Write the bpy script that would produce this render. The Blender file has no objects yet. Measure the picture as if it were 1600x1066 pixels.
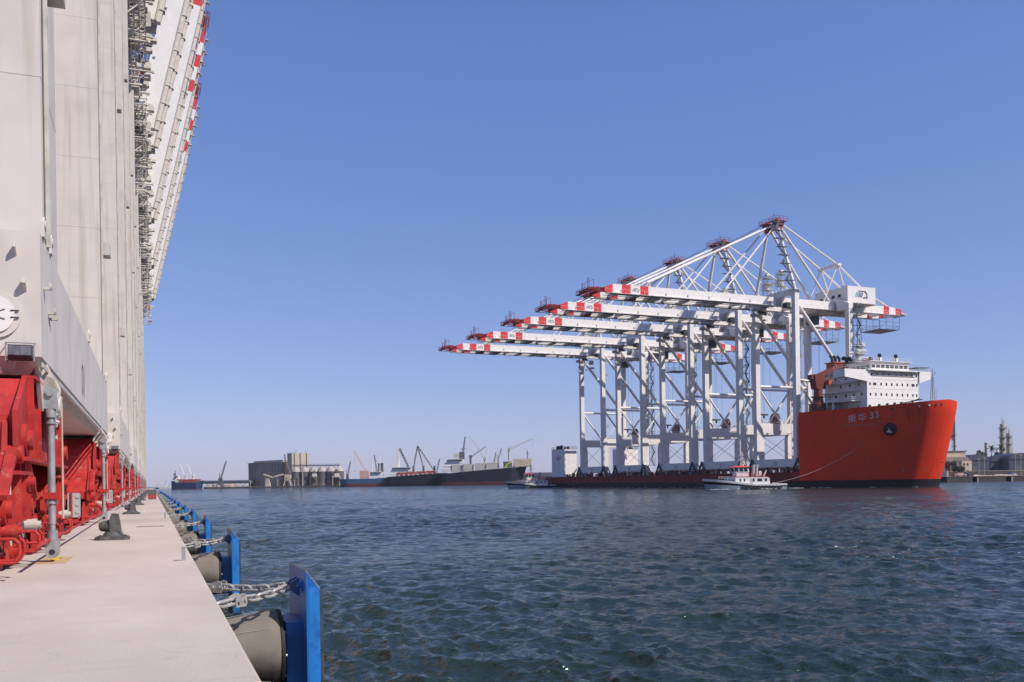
import bpy, math, random, json
import numpy as np
from mathutils import Vector, Matrix
R = math.radians
random.seed(33)
S = bpy.context.scene
COL = S.collection
# ---------------------------------------------------------------- camera
CAM_Z, YAW, ROLL = 3.0, R(21.2), 0.015
cd = bpy.data.cameras.new('camera')
cd.sensor_width = 36.0; cd.lens = 36.0 * 1450 / 1600
cd.shift_y = (751.5 - 533) / 1600
cd.clip_start = 0.1; cd.clip_end = 30000
cam = bpy.data.objects.new('camera', cd); COL.objects.link(cam)
_r = Vector((math.cos(YAW), -math.sin(YAW), 0)); _f = Vector((math.sin(YAW), math.cos(YAW), 0)); _u = Vector((0, 0, 1))
_cx = math.cos(ROLL) * _r - math.sin(ROLL) * _u
_cy = math.sin(ROLL) * _r + math.cos(ROLL) * _u
_m = Matrix((_cx, _cy, -_f)).transposed().to_4x4(); _m.translation = (0, 0, CAM_Z)
cam.matrix_world = _m
S.camera = cam
# ---------------------------------------------------------------- sky and sun
SUN_AZ, SUN_EL = R(40), R(44)          # azimuth: from -Y towards +X
sun_dir = Vector((math.sin(SUN_AZ) * math.cos(SUN_EL), -math.cos(SUN_AZ) * math.cos(SUN_EL), math.sin(SUN_EL)))
W = bpy.data.worlds.new('World'); S.world = W; W.use_nodes = True
nt = W.node_tree; nt.nodes.clear()
sky = nt.nodes.new('ShaderNodeTexSky'); sky.sky_type = 'NISHITA'; sky.sun_disc = False
sky.sun_elevation = SUN_EL; sky.sun_rotation = math.atan2(sun_dir.x, sun_dir.y)
sky.altitude = 0; sky.air_density = 1.0; sky.dust_density = 0.3; sky.ozone_density = 6.0
bg = nt.nodes.new('ShaderNodeBackground'); bg.inputs['Strength'].default_value = 0.13
wo = nt.nodes.new('ShaderNodeOutputWorld')
sp = nt.nodes.new('ShaderNodeSeparateColor'); cb = nt.nodes.new('ShaderNodeCombineColor'); nt.links.new(sky.outputs[0], sp.inputs[0])
for i, (a, g) in enumerate(((0.71, 0.80), (0.64, 0.705), (0.84, 0.53))):      # the camera's rendering of the clear sky: softer contrast, bluer
    k = nt.nodes.new('ShaderNodeMath'); k.operation = 'MULTIPLY'; k.inputs[1].default_value = 0.13; nt.links.new(sp.outputs[i], k.inputs[0])
    q = nt.nodes.new('ShaderNodeMath'); q.operation = 'POWER'; q.inputs[1].default_value = g; nt.links.new(k.outputs[0], q.inputs[0])
    w = nt.nodes.new('ShaderNodeMath'); w.operation = 'MULTIPLY'; w.inputs[1].default_value = a / 0.13; nt.links.new(q.outputs[0], w.inputs[0]); nt.links.new(w.outputs[0], cb.inputs[i])
nt.links.new(cb.outputs[0], bg.inputs[0]); nt.links.new(bg.outputs[0], wo.inputs[0])
sl = bpy.data.lights.new('sun', 'SUN'); sl.energy = 5.0; sl.angle = R(0.53); sl.color = (1.0, 0.93, 0.83)
so = bpy.data.objects.new('sun', sl); COL.objects.link(so)
so.rotation_euler = sun_dir.to_track_quat('Z', 'Y').to_euler(); so.location = (0, -50, 120)
S.view_settings.view_transform = 'Standard'; S.view_settings.look = 'None'
S.view_settings.exposure = 0.0; S.view_settings.gamma = 1.0
S.view_settings.use_curve_mapping = False
S.render.engine = 'CYCLES'
S.cycles.use_denoising = True; S.cycles.denoising_prefilter = 'ACCURATE'
S.cycles.max_bounces = 6; S.cycles.volume_bounces = 1
S.cycles.caustics_reflective = False; S.cycles.caustics_refractive = False
S.cycles.sample_clamp_indirect = 4.0
# ---------------------------------------------------------------- helpers
def tag(o, label=None, cat=None, group=None, kind=None):
    if label: o['label'] = label
    if cat: o['category'] = cat
    if group: o['group'] = group
    if kind: o['kind'] = kind
    return o
def empty(name, loc=(0, 0, 0), rz=0.0, label=None, cat=None, group=None):
    o = bpy.data.objects.new(name, None); COL.objects.link(o)
    o.location = loc; o.rotation_euler = (0, 0, rz); o.empty_display_size = 0.2
    return tag(o, label, cat, group)
def kids(o):
    return [c for c in ALLKIDS.get(o.name, [])]
ALLKIDS = {}
def adopt(c, p):
    c.parent = p; ALLKIDS.setdefault(p.name, []).append(c)
def copy_tree(o, parent=None):
    c = o.copy(); COL.objects.link(c)
    if parent: adopt(c, parent)
    for ch in kids(o): copy_tree(ch, c)
    return c
def inst(src, name, parent, loc=(0, 0, 0), rot=(0, 0, 0), scale=None):
    """another object on the same mesh"""
    c = bpy.data.objects.new(name, src.data); COL.objects.link(c)
    c.location = loc; c.rotation_euler = rot
    if scale: c.scale = scale
    if parent: adopt(c, parent)
    return c
def bez(*P, n=8):
    out = []
    for i in range(n + 1):
        Q = [Vector(p) for p in P]; t = i / n
        while len(Q) > 1: Q = [a.lerp(b, t) for a, b in zip(Q, Q[1:])]
        out.append(Q[0])
    return out
class MB:
    def __init__(s, scale=1.0, off=(0, 0, 0)):
        s.v = []; s.f = []; s.mi = []; s.cur = 0; s.k = scale; s.off = Vector(off); s.sm = []; s.smooth = False
    def add(s, vs, fs):
        b = len(s.v)
        s.v += [tuple(Vector(v) * s.k + s.off) for v in vs]
        for f in fs:
            s.f.append([b + i for i in f]); s.mi.append(s.cur); s.sm.append(s.smooth)
        return s
    BF = [(0, 3, 2, 1), (4, 5, 6, 7), (0, 1, 5, 4), (1, 2, 6, 5), (2, 3, 7, 6), (3, 0, 4, 7)]
    def box(s, x0, x1, y0, y1, z0, z1):
        return s.add([(x0, y0, z0), (x1, y0, z0), (x1, y1, z0), (x0, y1, z0), (x0, y0, z1), (x1, y0, z1), (x1, y1, z1), (x0, y1, z1)], s.BF)
    def hexa(s, lo, hi):
        """two quads (4 pts each, counter-clockwise from above)"""
        return s.add(list(lo) + list(hi), s.BF)
    def beam(s, p, q, w, h, up=(0, 0, 1)):
        p = Vector(p); q = Vector(q); d = (q - p).normalized(); up = Vector(up)
        if abs(d.dot(up)) > 0.98: up = Vector((0, 1, 0))
        a = d.cross(up).normalized() * (w / 2); b = a.cross(d).normalized() * (h / 2)
        return s.add([p - a - b, p + a - b, p + a + b, p - a + b, q - a - b, q + a - b, q + a + b, q - a + b], s.BF)
    def tube(s, p, q, r, n=8, r2=None, cap=True):
        p = Vector(p); q = Vector(q); d = (q - p).normalized()
        up = Vector((0, 0, 1)) if abs(d.z) < 0.95 else Vector((0, 1, 0))
        a = d.cross(up).normalized(); b = a.cross(d).normalized(); r2 = r if r2 is None else r2
        vs = []; 
        for c, rr in ((p, r), (q, r2)):
            vs += [c + (a * math.cos(2 * math.pi * i / n) + b * math.sin(2 * math.pi * i / n)) * rr for i in range(n)]
        sm = s.smooth; s.smooth = n > 5
        s.add(vs, [(i, (i + 1) % n, n + (i + 1) % n, n + i) for i in range(n)])
        s.smooth = False
        if cap:
            b0 = len(s.v) - 2 * n
            s.f.append([b0 + i for i in range(n)][::-1]); s.mi.append(s.cur); s.sm.append(False)
            s.f.append([b0 + n + i for i in range(n)]); s.mi.append(s.cur); s.sm.append(False)
        s.smooth = sm
        return s
    def path(s, pts, r, n=6):
        for i in range(len(pts) - 1): s.tube(pts[i], pts[i + 1], r, n)
        return s
    def lathe(s, o, axis, prof, n=16):
        """prof: list of (t along axis, radius)"""
        o = Vector(o); d = Vector(axis).normalized()
        up = Vector((0, 0, 1)) if abs(d.z) < 0.95 else Vector((0, 1, 0))
        a = d.cross(up).normalized(); b = a.cross(d).normalized(); vs = []
        for t, r in prof:
            vs += [o + d * t + (a * math.cos(2 * math.pi * i / n) + b * math.sin(2 * math.pi * i / n)) * max(r, 1e-4) for i in range(n)]
        sm = s.smooth; s.smooth = True
        fs = []
        for k in range(len(prof) - 1):
            fs += [(k * n + i, k * n + (i + 1) % n, (k + 1) * n + (i + 1) % n, (k + 1) * n + i) for i in range(n)]
        s.add(vs, fs); b0 = len(s.v) - len(vs)
        s.f.append([b0 + i for i in range(n)][::-1]); s.mi.append(s.cur); s.sm.append(False)
        s.f.append([b0 + (len(prof) - 1) * n + i for i in range(n)]); s.mi.append(s.cur); s.sm.append(False)
        s.smooth = sm
        return s
    def extr(s, pts, vec):
        n = len(pts); v = Vector(vec); P = [Vector(p) for p in pts]
        return s.add(P + [p + v for p in P], [list(range(n))[::-1], list(range(n, 2 * n))] + [(i, (i + 1) % n, n + (i + 1) % n, n + i) for i in range(n)])
    def ring(s, c, axis, R0, r, n=14, m=6):
        c = Vector(c); d = Vector(axis).normalized(); up = Vector((0, 0, 1)) if abs(d.z) < 0.95 else Vector((0, 1, 0))
        a = d.cross(up).normalized(); b = a.cross(d).normalized(); vs = []
        for i in range(n):
            e = a * math.cos(2 * math.pi * i / n) + b * math.sin(2 * math.pi * i / n)
            for j in range(m):
                vs.append(c + e * (R0 + r * math.cos(2 * math.pi * j / m)) + d * r * math.sin(2 * math.pi * j / m))
        sm = s.smooth; s.smooth = True
        s.add(vs, [(i * m + j, ((i + 1) % n) * m + j, ((i + 1) % n) * m + (j + 1) % m, i * m + (j + 1) % m) for i in range(n) for j in range(m)])
        s.smooth = sm; return s
    def rail(s, p, q, h=1.1, step=2.5, r=0.04, rails=2, up=(0, 0, 1), n=4):
        """a railing: posts and rails from p to q"""
        p = Vector(p); q = Vector(q); u = Vector(up); L = (q - p).length; k = max(1, int(round(L / step)))
        for i in range(k + 1):
            a = p.lerp(q, i / k); s.tube(a, a + u * h, r, n, cap=False)
        for j in range(1, rails + 1):
            o = u * (h * j / rails); s.tube(p + o, q + o, r, n, cap=False)
        return s
    def pieces(s):
        """face groups whose islands lie apart from one another"""
        n = len(s.v); par = list(range(n))
        def find(a):
            while par[a] != a: par[a] = par[par[a]]; a = par[a]
            return a
        for f in s.f:
            r0 = find(f[0])
            for i in f[1:]:
                r = find(i)
                if r != r0: par[r] = r0
        roots = {}
        for i in range(n): roots.setdefault(find(i), []).append(i)
        K = len(roots)
        if K == 1 or K > 500: return None
        V = np.array(s.v); keys = list(roots)
        lo = np.array([V[roots[k]].min(0) for k in keys]); hi = np.array([V[roots[k]].max(0) for k in keys]); size = (hi - lo).max(1)
        gap = np.maximum(0, np.maximum(lo[:, None] - hi[None], lo[None] - hi[:, None]))
        near = np.sqrt((gap ** 2).sum(2)) <= np.maximum(0.02, 0.48 * np.maximum(size[:, None], size[None]))
        lab = list(range(K)); stack = []; seen = [-1] * K; c = 0
        for i in range(K):
            if seen[i] >= 0: continue
            stack = [i]; seen[i] = c
            while stack:
                a = stack.pop()
                for b in np.nonzero(near[a])[0]:
                    if seen[b] < 0: seen[b] = c; stack.append(int(b))
            c += 1
        if c == 1: return None
        of = {}
        for ki, k in enumerate(keys):
            for i in roots[k]: of[i] = seen[ki]
        return c, of
    def build(s, name, mats, parent=None, M=None):
        if parent is not None and len(s.v) < 6000:
            pc = s.pieces()
            if pc and pc[0] <= 12:
                out = []
                for g in range(pc[0]):
                    q = MB(); idx = {}
                    for f, mi, sm in zip(s.f, s.mi, s.sm):
                        if pc[1][f[0]] != g: continue
                        ff = []
                        for i in f:
                            if i not in idx: idx[i] = len(q.v); q.v.append(s.v[i])
                            ff.append(idx[i])
                        q.f.append(ff); q.mi.append(mi); q.sm.append(sm)
                    if q.f: out.append(q._build(name, mats, parent, M))
                return out[0]
            o = s._build(name, mats, parent, M)
            if pc: o['kind'] = 'stuff'
            return o
        return s._build(name, mats, parent, M)
    def _build(s, name, mats, parent=None, M=None):
        me = bpy.data.meshes.new(name)
        vs = s.v if M is None else [tuple(M @ Vector(v)) for v in s.v]
        me.from_pydata(vs, [], s.f)
        if not isinstance(mats, (list, tuple)): mats = [mats]
        for m in mats: me.materials.append(m)
        if len(mats) > 1: me.polygons.foreach_set('material_index', s.mi)
        me.polygons.foreach_set('use_smooth', s.sm)
        me.update()
        if any(s.sm): me.set_sharp_from_angle(angle=R(38))
        o = bpy.data.objects.new(name, me); COL.objects.link(o)
        if parent: adopt(o, parent)
        return o
def text_mesh(txt, size, align='CENTER'):
    cu = bpy.data.curves.new('lettering', 'FONT'); cu.body = txt; cu.size = size; cu.align_x = align; cu.resolution_u = 2
    o = bpy.data.objects.new('lettering', cu); COL.objects.link(o)
    dg = bpy.context.evaluated_depsgraph_get(); dg.update()
    me = bpy.data.meshes.new_from_object(o.evaluated_get(dg))
    bpy.data.objects.remove(o); bpy.data.curves.remove(cu)
    return me
def lettering(txt, size, mat, parent, M=None, fn=None, bold=1.0, name='lettering'):
    """flat print laid on a surface: M maps the text plane to it, or fn maps every point"""
    me = text_mesh(txt, size)
    for v in me.vertices:
        v.co = fn(v.co) if fn else M @ Vector((v.co.x * bold, v.co.y, 0))
    me.materials.clear(); me.materials.append(mat); me.update()
    o = bpy.data.objects.new(name, me); COL.objects.link(o)
    if parent: adopt(o, parent)
    return o
# ---------------------------------------------------------------- materials
def mat(name, col, rough=0.55, metal=0.0, var=0.12, scale=1.5, col2=None, streak=0.0, bump=0.0, bscale=20.0, spec=0.5, coat=0.0, wear=None, wscale=2.0, wamt=0.45):
    m = bpy.data.materials.new(name); m.use_nodes = True
    t = m.node_tree; N = t.nodes; L = t.links; N.clear()
    out = N.new('ShaderNodeOutputMaterial'); p = N.new('ShaderNodeBsdfPrincipled'); L.new(p.outputs[0], out.inputs[0])
    p.inputs['Roughness'].default_value = rough; p.inputs['Metallic'].default_value = metal
    p.inputs['Specular IOR Level'].default_value = spec; p.inputs['Coat Weight'].default_value = coat
    tc = N.new('ShaderNodeTexCoord')
    n1 = N.new('ShaderNodeTexNoise'); n1.inputs['Scale'].default_value = scale; n1.inputs['Detail'].default_value = 6
    L.new(tc.outputs['Object'], n1.inputs['Vector'])
    r = N.new('ShaderNodeMixRGB'); c2 = col2 or tuple(c * (1 - 2 * var) for c in col)
    r.inputs[1].default_value = (*c2, 1); r.inputs[2].default_value = (*[min(1, c * (1 + var * 0.4)) for c in col], 1)
    mr = N.new('ShaderNodeMapRange'); mr.inputs[1].default_value = 0.25; mr.inputs[2].default_value = 0.6
    L.new(n1.outputs['Fac'], mr.inputs[0]); L.new(mr.outputs[0], r.inputs[0])
    c = r.outputs[0]
    if streak > 0:
        mp = N.new('ShaderNodeMapping'); mp.inputs['Scale'].default_value = (3.0, 3.0, 0.12)
        L.new(tc.outputs['Object'], mp.inputs[0])
        n2 = N.new('ShaderNodeTexNoise'); n2.inputs['Scale'].default_value = 1.6; n2.inputs['Detail'].default_value = 8; L.new(mp.outputs[0], n2.inputs['Vector'])
        m2 = N.new('ShaderNodeMapRange'); m2.inputs[1].default_value = 0.52; m2.inputs[2].default_value = 0.72; m2.inputs[4].default_value = streak
        L.new(n2.outputs['Fac'], m2.inputs[0])
        x = N.new('ShaderNodeMixRGB'); x.inputs[2].default_value = (*[k * f for k, f in zip(col, (0.62, 0.55, 0.46))], 1)
        L.new(c, x.inputs[1]); L.new(m2.outputs[0], x.inputs[0]); c = x.outputs[0]
    if wear:
        n3 = N.new('ShaderNodeTexNoise'); n3.inputs['Scale'].default_value = wscale; n3.inputs['Detail'].default_value = 9; n3.inputs['Roughness'].default_value = 0.7
        L.new(tc.outputs['Object'], n3.inputs['Vector'])
        m3 = N.new('ShaderNodeMapRange'); m3.inputs[1].default_value = 1 - wamt; m3.inputs[2].default_value = 1 - wamt + 0.08; L.new(n3.outputs['Fac'], m3.inputs[0])
        x = N.new('ShaderNodeMixRGB'); x.inputs[2].default_value = (*wear, 1); L.new(c, x.inputs[1]); L.new(m3.outputs[0], x.inputs[0]); c = x.outputs[0]
    L.new(c, p.inputs['Base Color'])
    if bump > 0:
        n4 = N.new('ShaderNodeTexNoise'); n4.inputs['Scale'].default_value = bscale; n4.inputs['Detail'].default_value = 5
        L.new(tc.outputs['Object'], n4.inputs['Vector'])
        b = N.new('ShaderNodeBump'); b.inputs['Strength'].default_value = bump; b.inputs['Distance'].default_value = 0.02
        L.new(n4.outputs['Fac'], b.inputs['Height']); L.new(b.outputs[0], p.inputs['Normal'])
    return m
WHITE = mat('white_crane_paint', (0.60, 0.548, 0.51), 0.6, spec=0.12, var=0.06, scale=0.8, streak=0.45)
WHITE_NEW = mat('fresh_white_crane_paint', (0.76, 0.725, 0.70), 0.5, spec=0.2, var=0.04, scale=0.5, streak=0.12)
WHITE2 = mat('white_paint_clean', (0.78, 0.745, 0.715), 0.55, spec=0.2, var=0.04, scale=0.6, streak=0.12)
CREAM = mat('cream_machinery_paint', (0.50, 0.47, 0.42), 0.5, var=0.15, scale=2.0)
RED = mat('red_bogie_paint', (0.43, 0.030, 0.026), 0.6, spec=0.3, var=0.2, scale=2.5, streak=0.55, wear=(0.40, 0.13, 0.10), wscale=3.4, wamt=0.42, bump=0.1, bscale=30)
REDB = mat('red_band_paint', (0.62, 0.03, 0.035), 0.4, var=0.06)
DKRED = mat('dark_red_steel', (0.27, 0.022, 0.025), 0.55, var=0.2)
GALV = mat('galvanised_steel', (0.36, 0.37, 0.38), 0.42, metal=0.35, var=0.15, scale=6, bump=0.1)
CREAM_L = mat('pale_cream_paint', (0.60, 0.55, 0.50), 0.6, spec=0.15, var=0.08, scale=2.0)
GREY = mat('grey_cabinet_paint', (0.40, 0.41, 0.40), 0.5, var=0.1, scale=3, streak=0.3)
STEEL = mat('dark_steel', (0.045, 0.047, 0.055), 0.5, metal=0.3, var=0.25, scale=4)
BLUEGREY = mat('blue_grey_stair_paint', (0.16, 0.19, 0.26), 0.5, var=0.1)
RUBBER = mat('fender_rubber', (0.19, 0.165, 0.14), 0.85, var=0.12, scale=2.2, streak=0.0, wear=(0.11, 0.095, 0.085), wscale=5, wamt=0.38, bump=0.12, bscale=14)
def tide(m, z0, z1, col):
    """wet, grown-over band below a height in the object's own space"""
    t = m.node_tree; N = t.nodes; L = t.links; p = [n for n in N if n.type == 'BSDF_PRINCIPLED'][0]; src = p.inputs['Base Color'].links[0].from_socket
    tc = N.new('ShaderNodeTexCoord'); sx = N.new('ShaderNodeSeparateXYZ'); L.new(tc.outputs['Object'], sx.inputs[0])
    n = N.new('ShaderNodeTexNoise'); n.inputs['Scale'].default_value = 5; n.inputs['Detail'].default_value = 6; L.new(tc.outputs['Object'], n.inputs['Vector'])
    k = N.new('ShaderNodeMath'); k.operation = 'MULTIPLY_ADD'; k.inputs[1].default_value = 0.3; L.new(n.outputs['Fac'], k.inputs[0]); L.new(sx.outputs['Z'], k.inputs[2])
    r = N.new('ShaderNodeMapRange'); r.inputs[1].default_value = z0 + 0.15; r.inputs[2].default_value = z1 + 0.15; r.inputs[3].default_value = 1; r.inputs[4].default_value = 0; L.new(k.outputs[0], r.inputs[0])
    x = N.new('ShaderNodeMixRGB'); x.inputs[2].default_value = (*col, 1); L.new(src, x.inputs[1]); L.new(r.outputs[0], x.inputs[0]); L.new(x.outputs[0], p.inputs['Base Color']); return m
tide(RUBBER, -1.12, -0.78, (0.022, 0.02, 0.018))
BLACK = mat('black_rubber', (0.012, 0.012, 0.014), 0.7, var=0.2)
BLUE = mat('blue_panel_paint', (0.018, 0.20, 0.60), 0.38, var=0.12, scale=1.2, wear=(0.012, 0.11, 0.40), wscale=1.3, wamt=0.49, bump=0.03, streak=0.35)
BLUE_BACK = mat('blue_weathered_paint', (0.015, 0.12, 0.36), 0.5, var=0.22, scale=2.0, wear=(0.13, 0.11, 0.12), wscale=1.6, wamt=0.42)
tide(BLUE, -2.0, -1.3, (0.012, 0.07, 0.16)); tide(BLUE_BACK, -1.9, -1.2, (0.012, 0.03, 0.05))
PAD = mat('grey_facing_pad', (0.05, 0.05, 0.055), 0.6, var=0.3, scale=5)
CHAIN = mat('galvanised_chain', (0.40, 0.38, 0.35), 0.5, metal=0.25, var=0.2, scale=12, bump=0.15, bscale=60)
IRON = mat('cast_iron_bollard', (0.055, 0.058, 0.065), 0.55, var=0.25, scale=5, col2=(0.15, 0.13, 0.115), bump=0.2, bscale=18)
GLASS = mat('dark_window_glass', (0.012, 0.016, 0.02), 0.08, var=0.1)
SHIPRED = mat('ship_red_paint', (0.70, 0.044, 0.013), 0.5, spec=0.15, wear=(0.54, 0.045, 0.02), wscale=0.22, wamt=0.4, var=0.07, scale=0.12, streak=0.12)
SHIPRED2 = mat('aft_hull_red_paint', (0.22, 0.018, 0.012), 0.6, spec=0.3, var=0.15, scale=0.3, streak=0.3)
BOOT = mat('boot_topping_paint', (0.02, 0.014, 0.018), 0.6, spec=0.3, var=0.25, scale=0.6)
DECKBR = mat('brown_deck_paint', (0.10, 0.035, 0.028), 0.7, var=0.2, scale=0.8)
NAVY = mat('dark_blue_brace_paint', (0.012, 0.035, 0.085), 0.45, var=0.15)
INK = mat('black_lettering', (0.02, 0.022, 0.03), 0.5, var=0.05)
LETTER = mat('pale_lettering', (0.62, 0.52, 0.50), 0.5, var=0.2, scale=3)
LETTER2 = mat('raised_letter_paint', (0.35, 0.13, 0.11), 0.5, var=0.2, scale=3)
LOGOB = mat('logo_dark_blue', (0.015, 0.04, 0.12), 0.5, var=0.05)
LOGOC = mat('logo_light_blue', (0.05, 0.30, 0.42), 0.5, var=0.05)
YELLOW = mat('yellow_plate_paint', (0.70, 0.47, 0.02), 0.5, var=0.1)
OCHRE = mat('faded_ochre_paint', (0.52, 0.36, 0.19), 0.8, var=0.15, scale=8)
ORANGE = mat('orange_red_funnel_paint', (0.42, 0.07, 0.03), 0.5, var=0.1)
BROWNRED = mat('brown_red_crane_paint', (0.16, 0.028, 0.018), 0.5, var=0.15)
# ================================================================ the setting
WATER_Z = -0.35; QZ = 1.6
def water_material():
    m = bpy.data.materials.new('harbour_water'); m.use_nodes = True
    t = m.node_tree; N = t.nodes; L = t.links; N.clear()
    out = N.new('ShaderNodeOutputMaterial'); p = N.new('ShaderNodeBsdfPrincipled'); L.new(p.outputs[0], out.inputs[0])
    p.inputs['Base Color'].default_value = (0.016, 0.031, 0.029, 1); p.inputs['Roughness'].default_value = 0.1; p.inputs['IOR'].default_value = 1.333
    tc = N.new('ShaderNodeTexCoord')
    hs = []
    for sc, st, amp in (((0.16, 0.32, 1), 1.0, 0.9), ((0.7, 1.2, 1), 1.0, 0.5), ((2.4, 3.6, 1), 1.0, 0.17), ((8, 10, 1), 1.0, 0.045)):
        mp = N.new('ShaderNodeMapping'); mp.inputs['Scale'].default_value = sc; mp.inputs['Rotation'].default_value = (0, 0, R(-35))
        L.new(tc.outputs['Object'], mp.inputs[0])
        n = N.new('ShaderNodeTexNoise'); n.inputs['Scale'].default_value = st; n.inputs['Detail'].default_value = 4; n.inputs['Roughness'].default_value = 0.55
        L.new(mp.outputs[0], n.inputs['Vector'])
        k = N.new('ShaderNodeMath'); k.operation = 'MULTIPLY'; k.inputs[1].default_value = amp; L.new(n.outputs['Fac'], k.inputs[0]); hs.append(k)
    a = N.new('ShaderNodeMath'); L.new(hs[0].outputs[0], a.inputs[0]); L.new(hs[1].outputs[0], a.inputs[1])
    b = a
    for h in hs[2:]:
        c = N.new('ShaderNodeMath'); L.new(b.outputs[0], c.inputs[0]); L.new(h.outputs[0], c.inputs[1]); b = c
    # wind lanes: patches where the ripples are stronger or weaker
    mp = N.new('ShaderNodeMapping'); mp.inputs['Scale'].default_value = (0.012, 0.05, 1); mp.inputs['Rotation'].default_value = (0, 0, R(15))
    L.new(tc.outputs['Object'], mp.inputs[0])
    n = N.new('ShaderNodeTexNoise'); n.inputs['Scale'].default_value = 1.0; n.inputs['Detail'].default_value = 3; L.new(mp.outputs[0], n.inputs['Vector'])
    mr = N.new('ShaderNodeMapRange'); mr.inputs[1].default_value = 0.35; mr.inputs[2].default_value = 0.65; mr.inputs[3].default_value = 0.55; mr.inputs[4].default_value = 1.0
    L.new(n.outputs['Fac'], mr.inputs[0])
    bp = N.new('ShaderNodeBump'); bp.inputs['Distance'].default_value = 1.25
    L.new(b.outputs[0], bp.inputs['Height']); L.new(mr.outputs[0], bp.inputs['Strength']); L.new(bp.outputs[0], p.inputs['Normal'])
    return m
def make_water():
    rng = np.random.RandomState(7)
    rad = [2.5]
    while rad[-1] < 10.5: rad.append(rad[-1] * 1.05)
    while rad[-1] < 420: rad.append(rad[-1] * 1.0036)
    while rad[-1] < 5200: rad.append(rad[-1] * 1.06)
    rad = np.array(rad)
    az = np.concatenate([np.radians(np.linspace(-16, 56, 620)), np.radians(np.linspace(56, 344, 60)[1:-1])])   # from +Y towards +X
    na, nr = len(az), len(rad)
    A, Q = np.meshgrid(az, rad)
    X = Q * np.sin(A); Y = Q * np.cos(A); Z = np.zeros_like(X); DX = np.zeros_like(X); DY = np.zeros_like(X)
    dr = np.gradient(rad)[:, None]
    for i in range(90):
        lam = 0.24 * (4.6 / 0.24) ** rng.rand()
        th = R(212) + rng.randn() * 0.6
        amp = 0.0081 * lam ** 0.8 * (0.5 + rng.rand())
        if lam > 1.4: amp *= 0.6
        k = 2 * np.pi / lam; ph = rng.rand() * 6.28
        fade = np.clip(lam / (2.0 * dr) - 1.0, 0, 1)
        arg = k * (X * np.cos(th) + Y * np.sin(th)) + ph
        Z += fade * amp * np.sin(arg)
        DX -= fade * 0.75 * amp * np.cos(th) * np.cos(arg); DY -= fade * 0.75 * amp * np.sin(th) * np.cos(arg)
    env = 0.75 + 0.45 * np.sin(X * 0.11 + 1.7 * np.sin(Y * 0.07)) * np.sin(Y * 0.09 + 1.3 * np.sin(X * 0.05))
    X = X + DX * -1 * env; Y = Y + DY * -1 * env; Z = Z * env + WATER_Z
    co = np.stack([X, Y, Z], -1).reshape(-1, 3)
    i = np.arange(nr - 1)[:, None]; j = np.arange(na)[None, :]; jn = (j + 1) % na
    q = np.stack([i * na + j, (i + 1) * na + j, (i + 1) * na + jn, i * na + jn], -1).reshape(-1, 4)
    q = q[:, ::-1]
    # the disc round the foot of the quay, below the concrete
    me = bpy.data.meshes.new('water'); me.vertices.add(len(co)); me.vertices.foreach_set('co', co.ravel().astype(np.float32))
    me.loops.add(q.size); me.loops.foreach_set('vertex_index', q.ravel().astype(np.int32))
    me.polygons.add(len(q)); me.polygons.foreach_set('loop_start', np.arange(len(q), dtype=np.int32) * 4)
    me.polygons.foreach_set('loop_total', np.full(len(q), 4, dtype=np.int32)); me.polygons.foreach_set('use_smooth', np.ones(len(q), dtype=bool))
    me.update(calc_edges=True); me.validate()
    if me.polygons[0].normal.z < 0: me.flip_normals()
    me.materials.append(water_material())
    o = bpy.data.objects.new('water', me); COL.objects.link(o); tag(o, 'dark blue green harbour water ruffled by small waves', kind='structure')
make_water()

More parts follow.
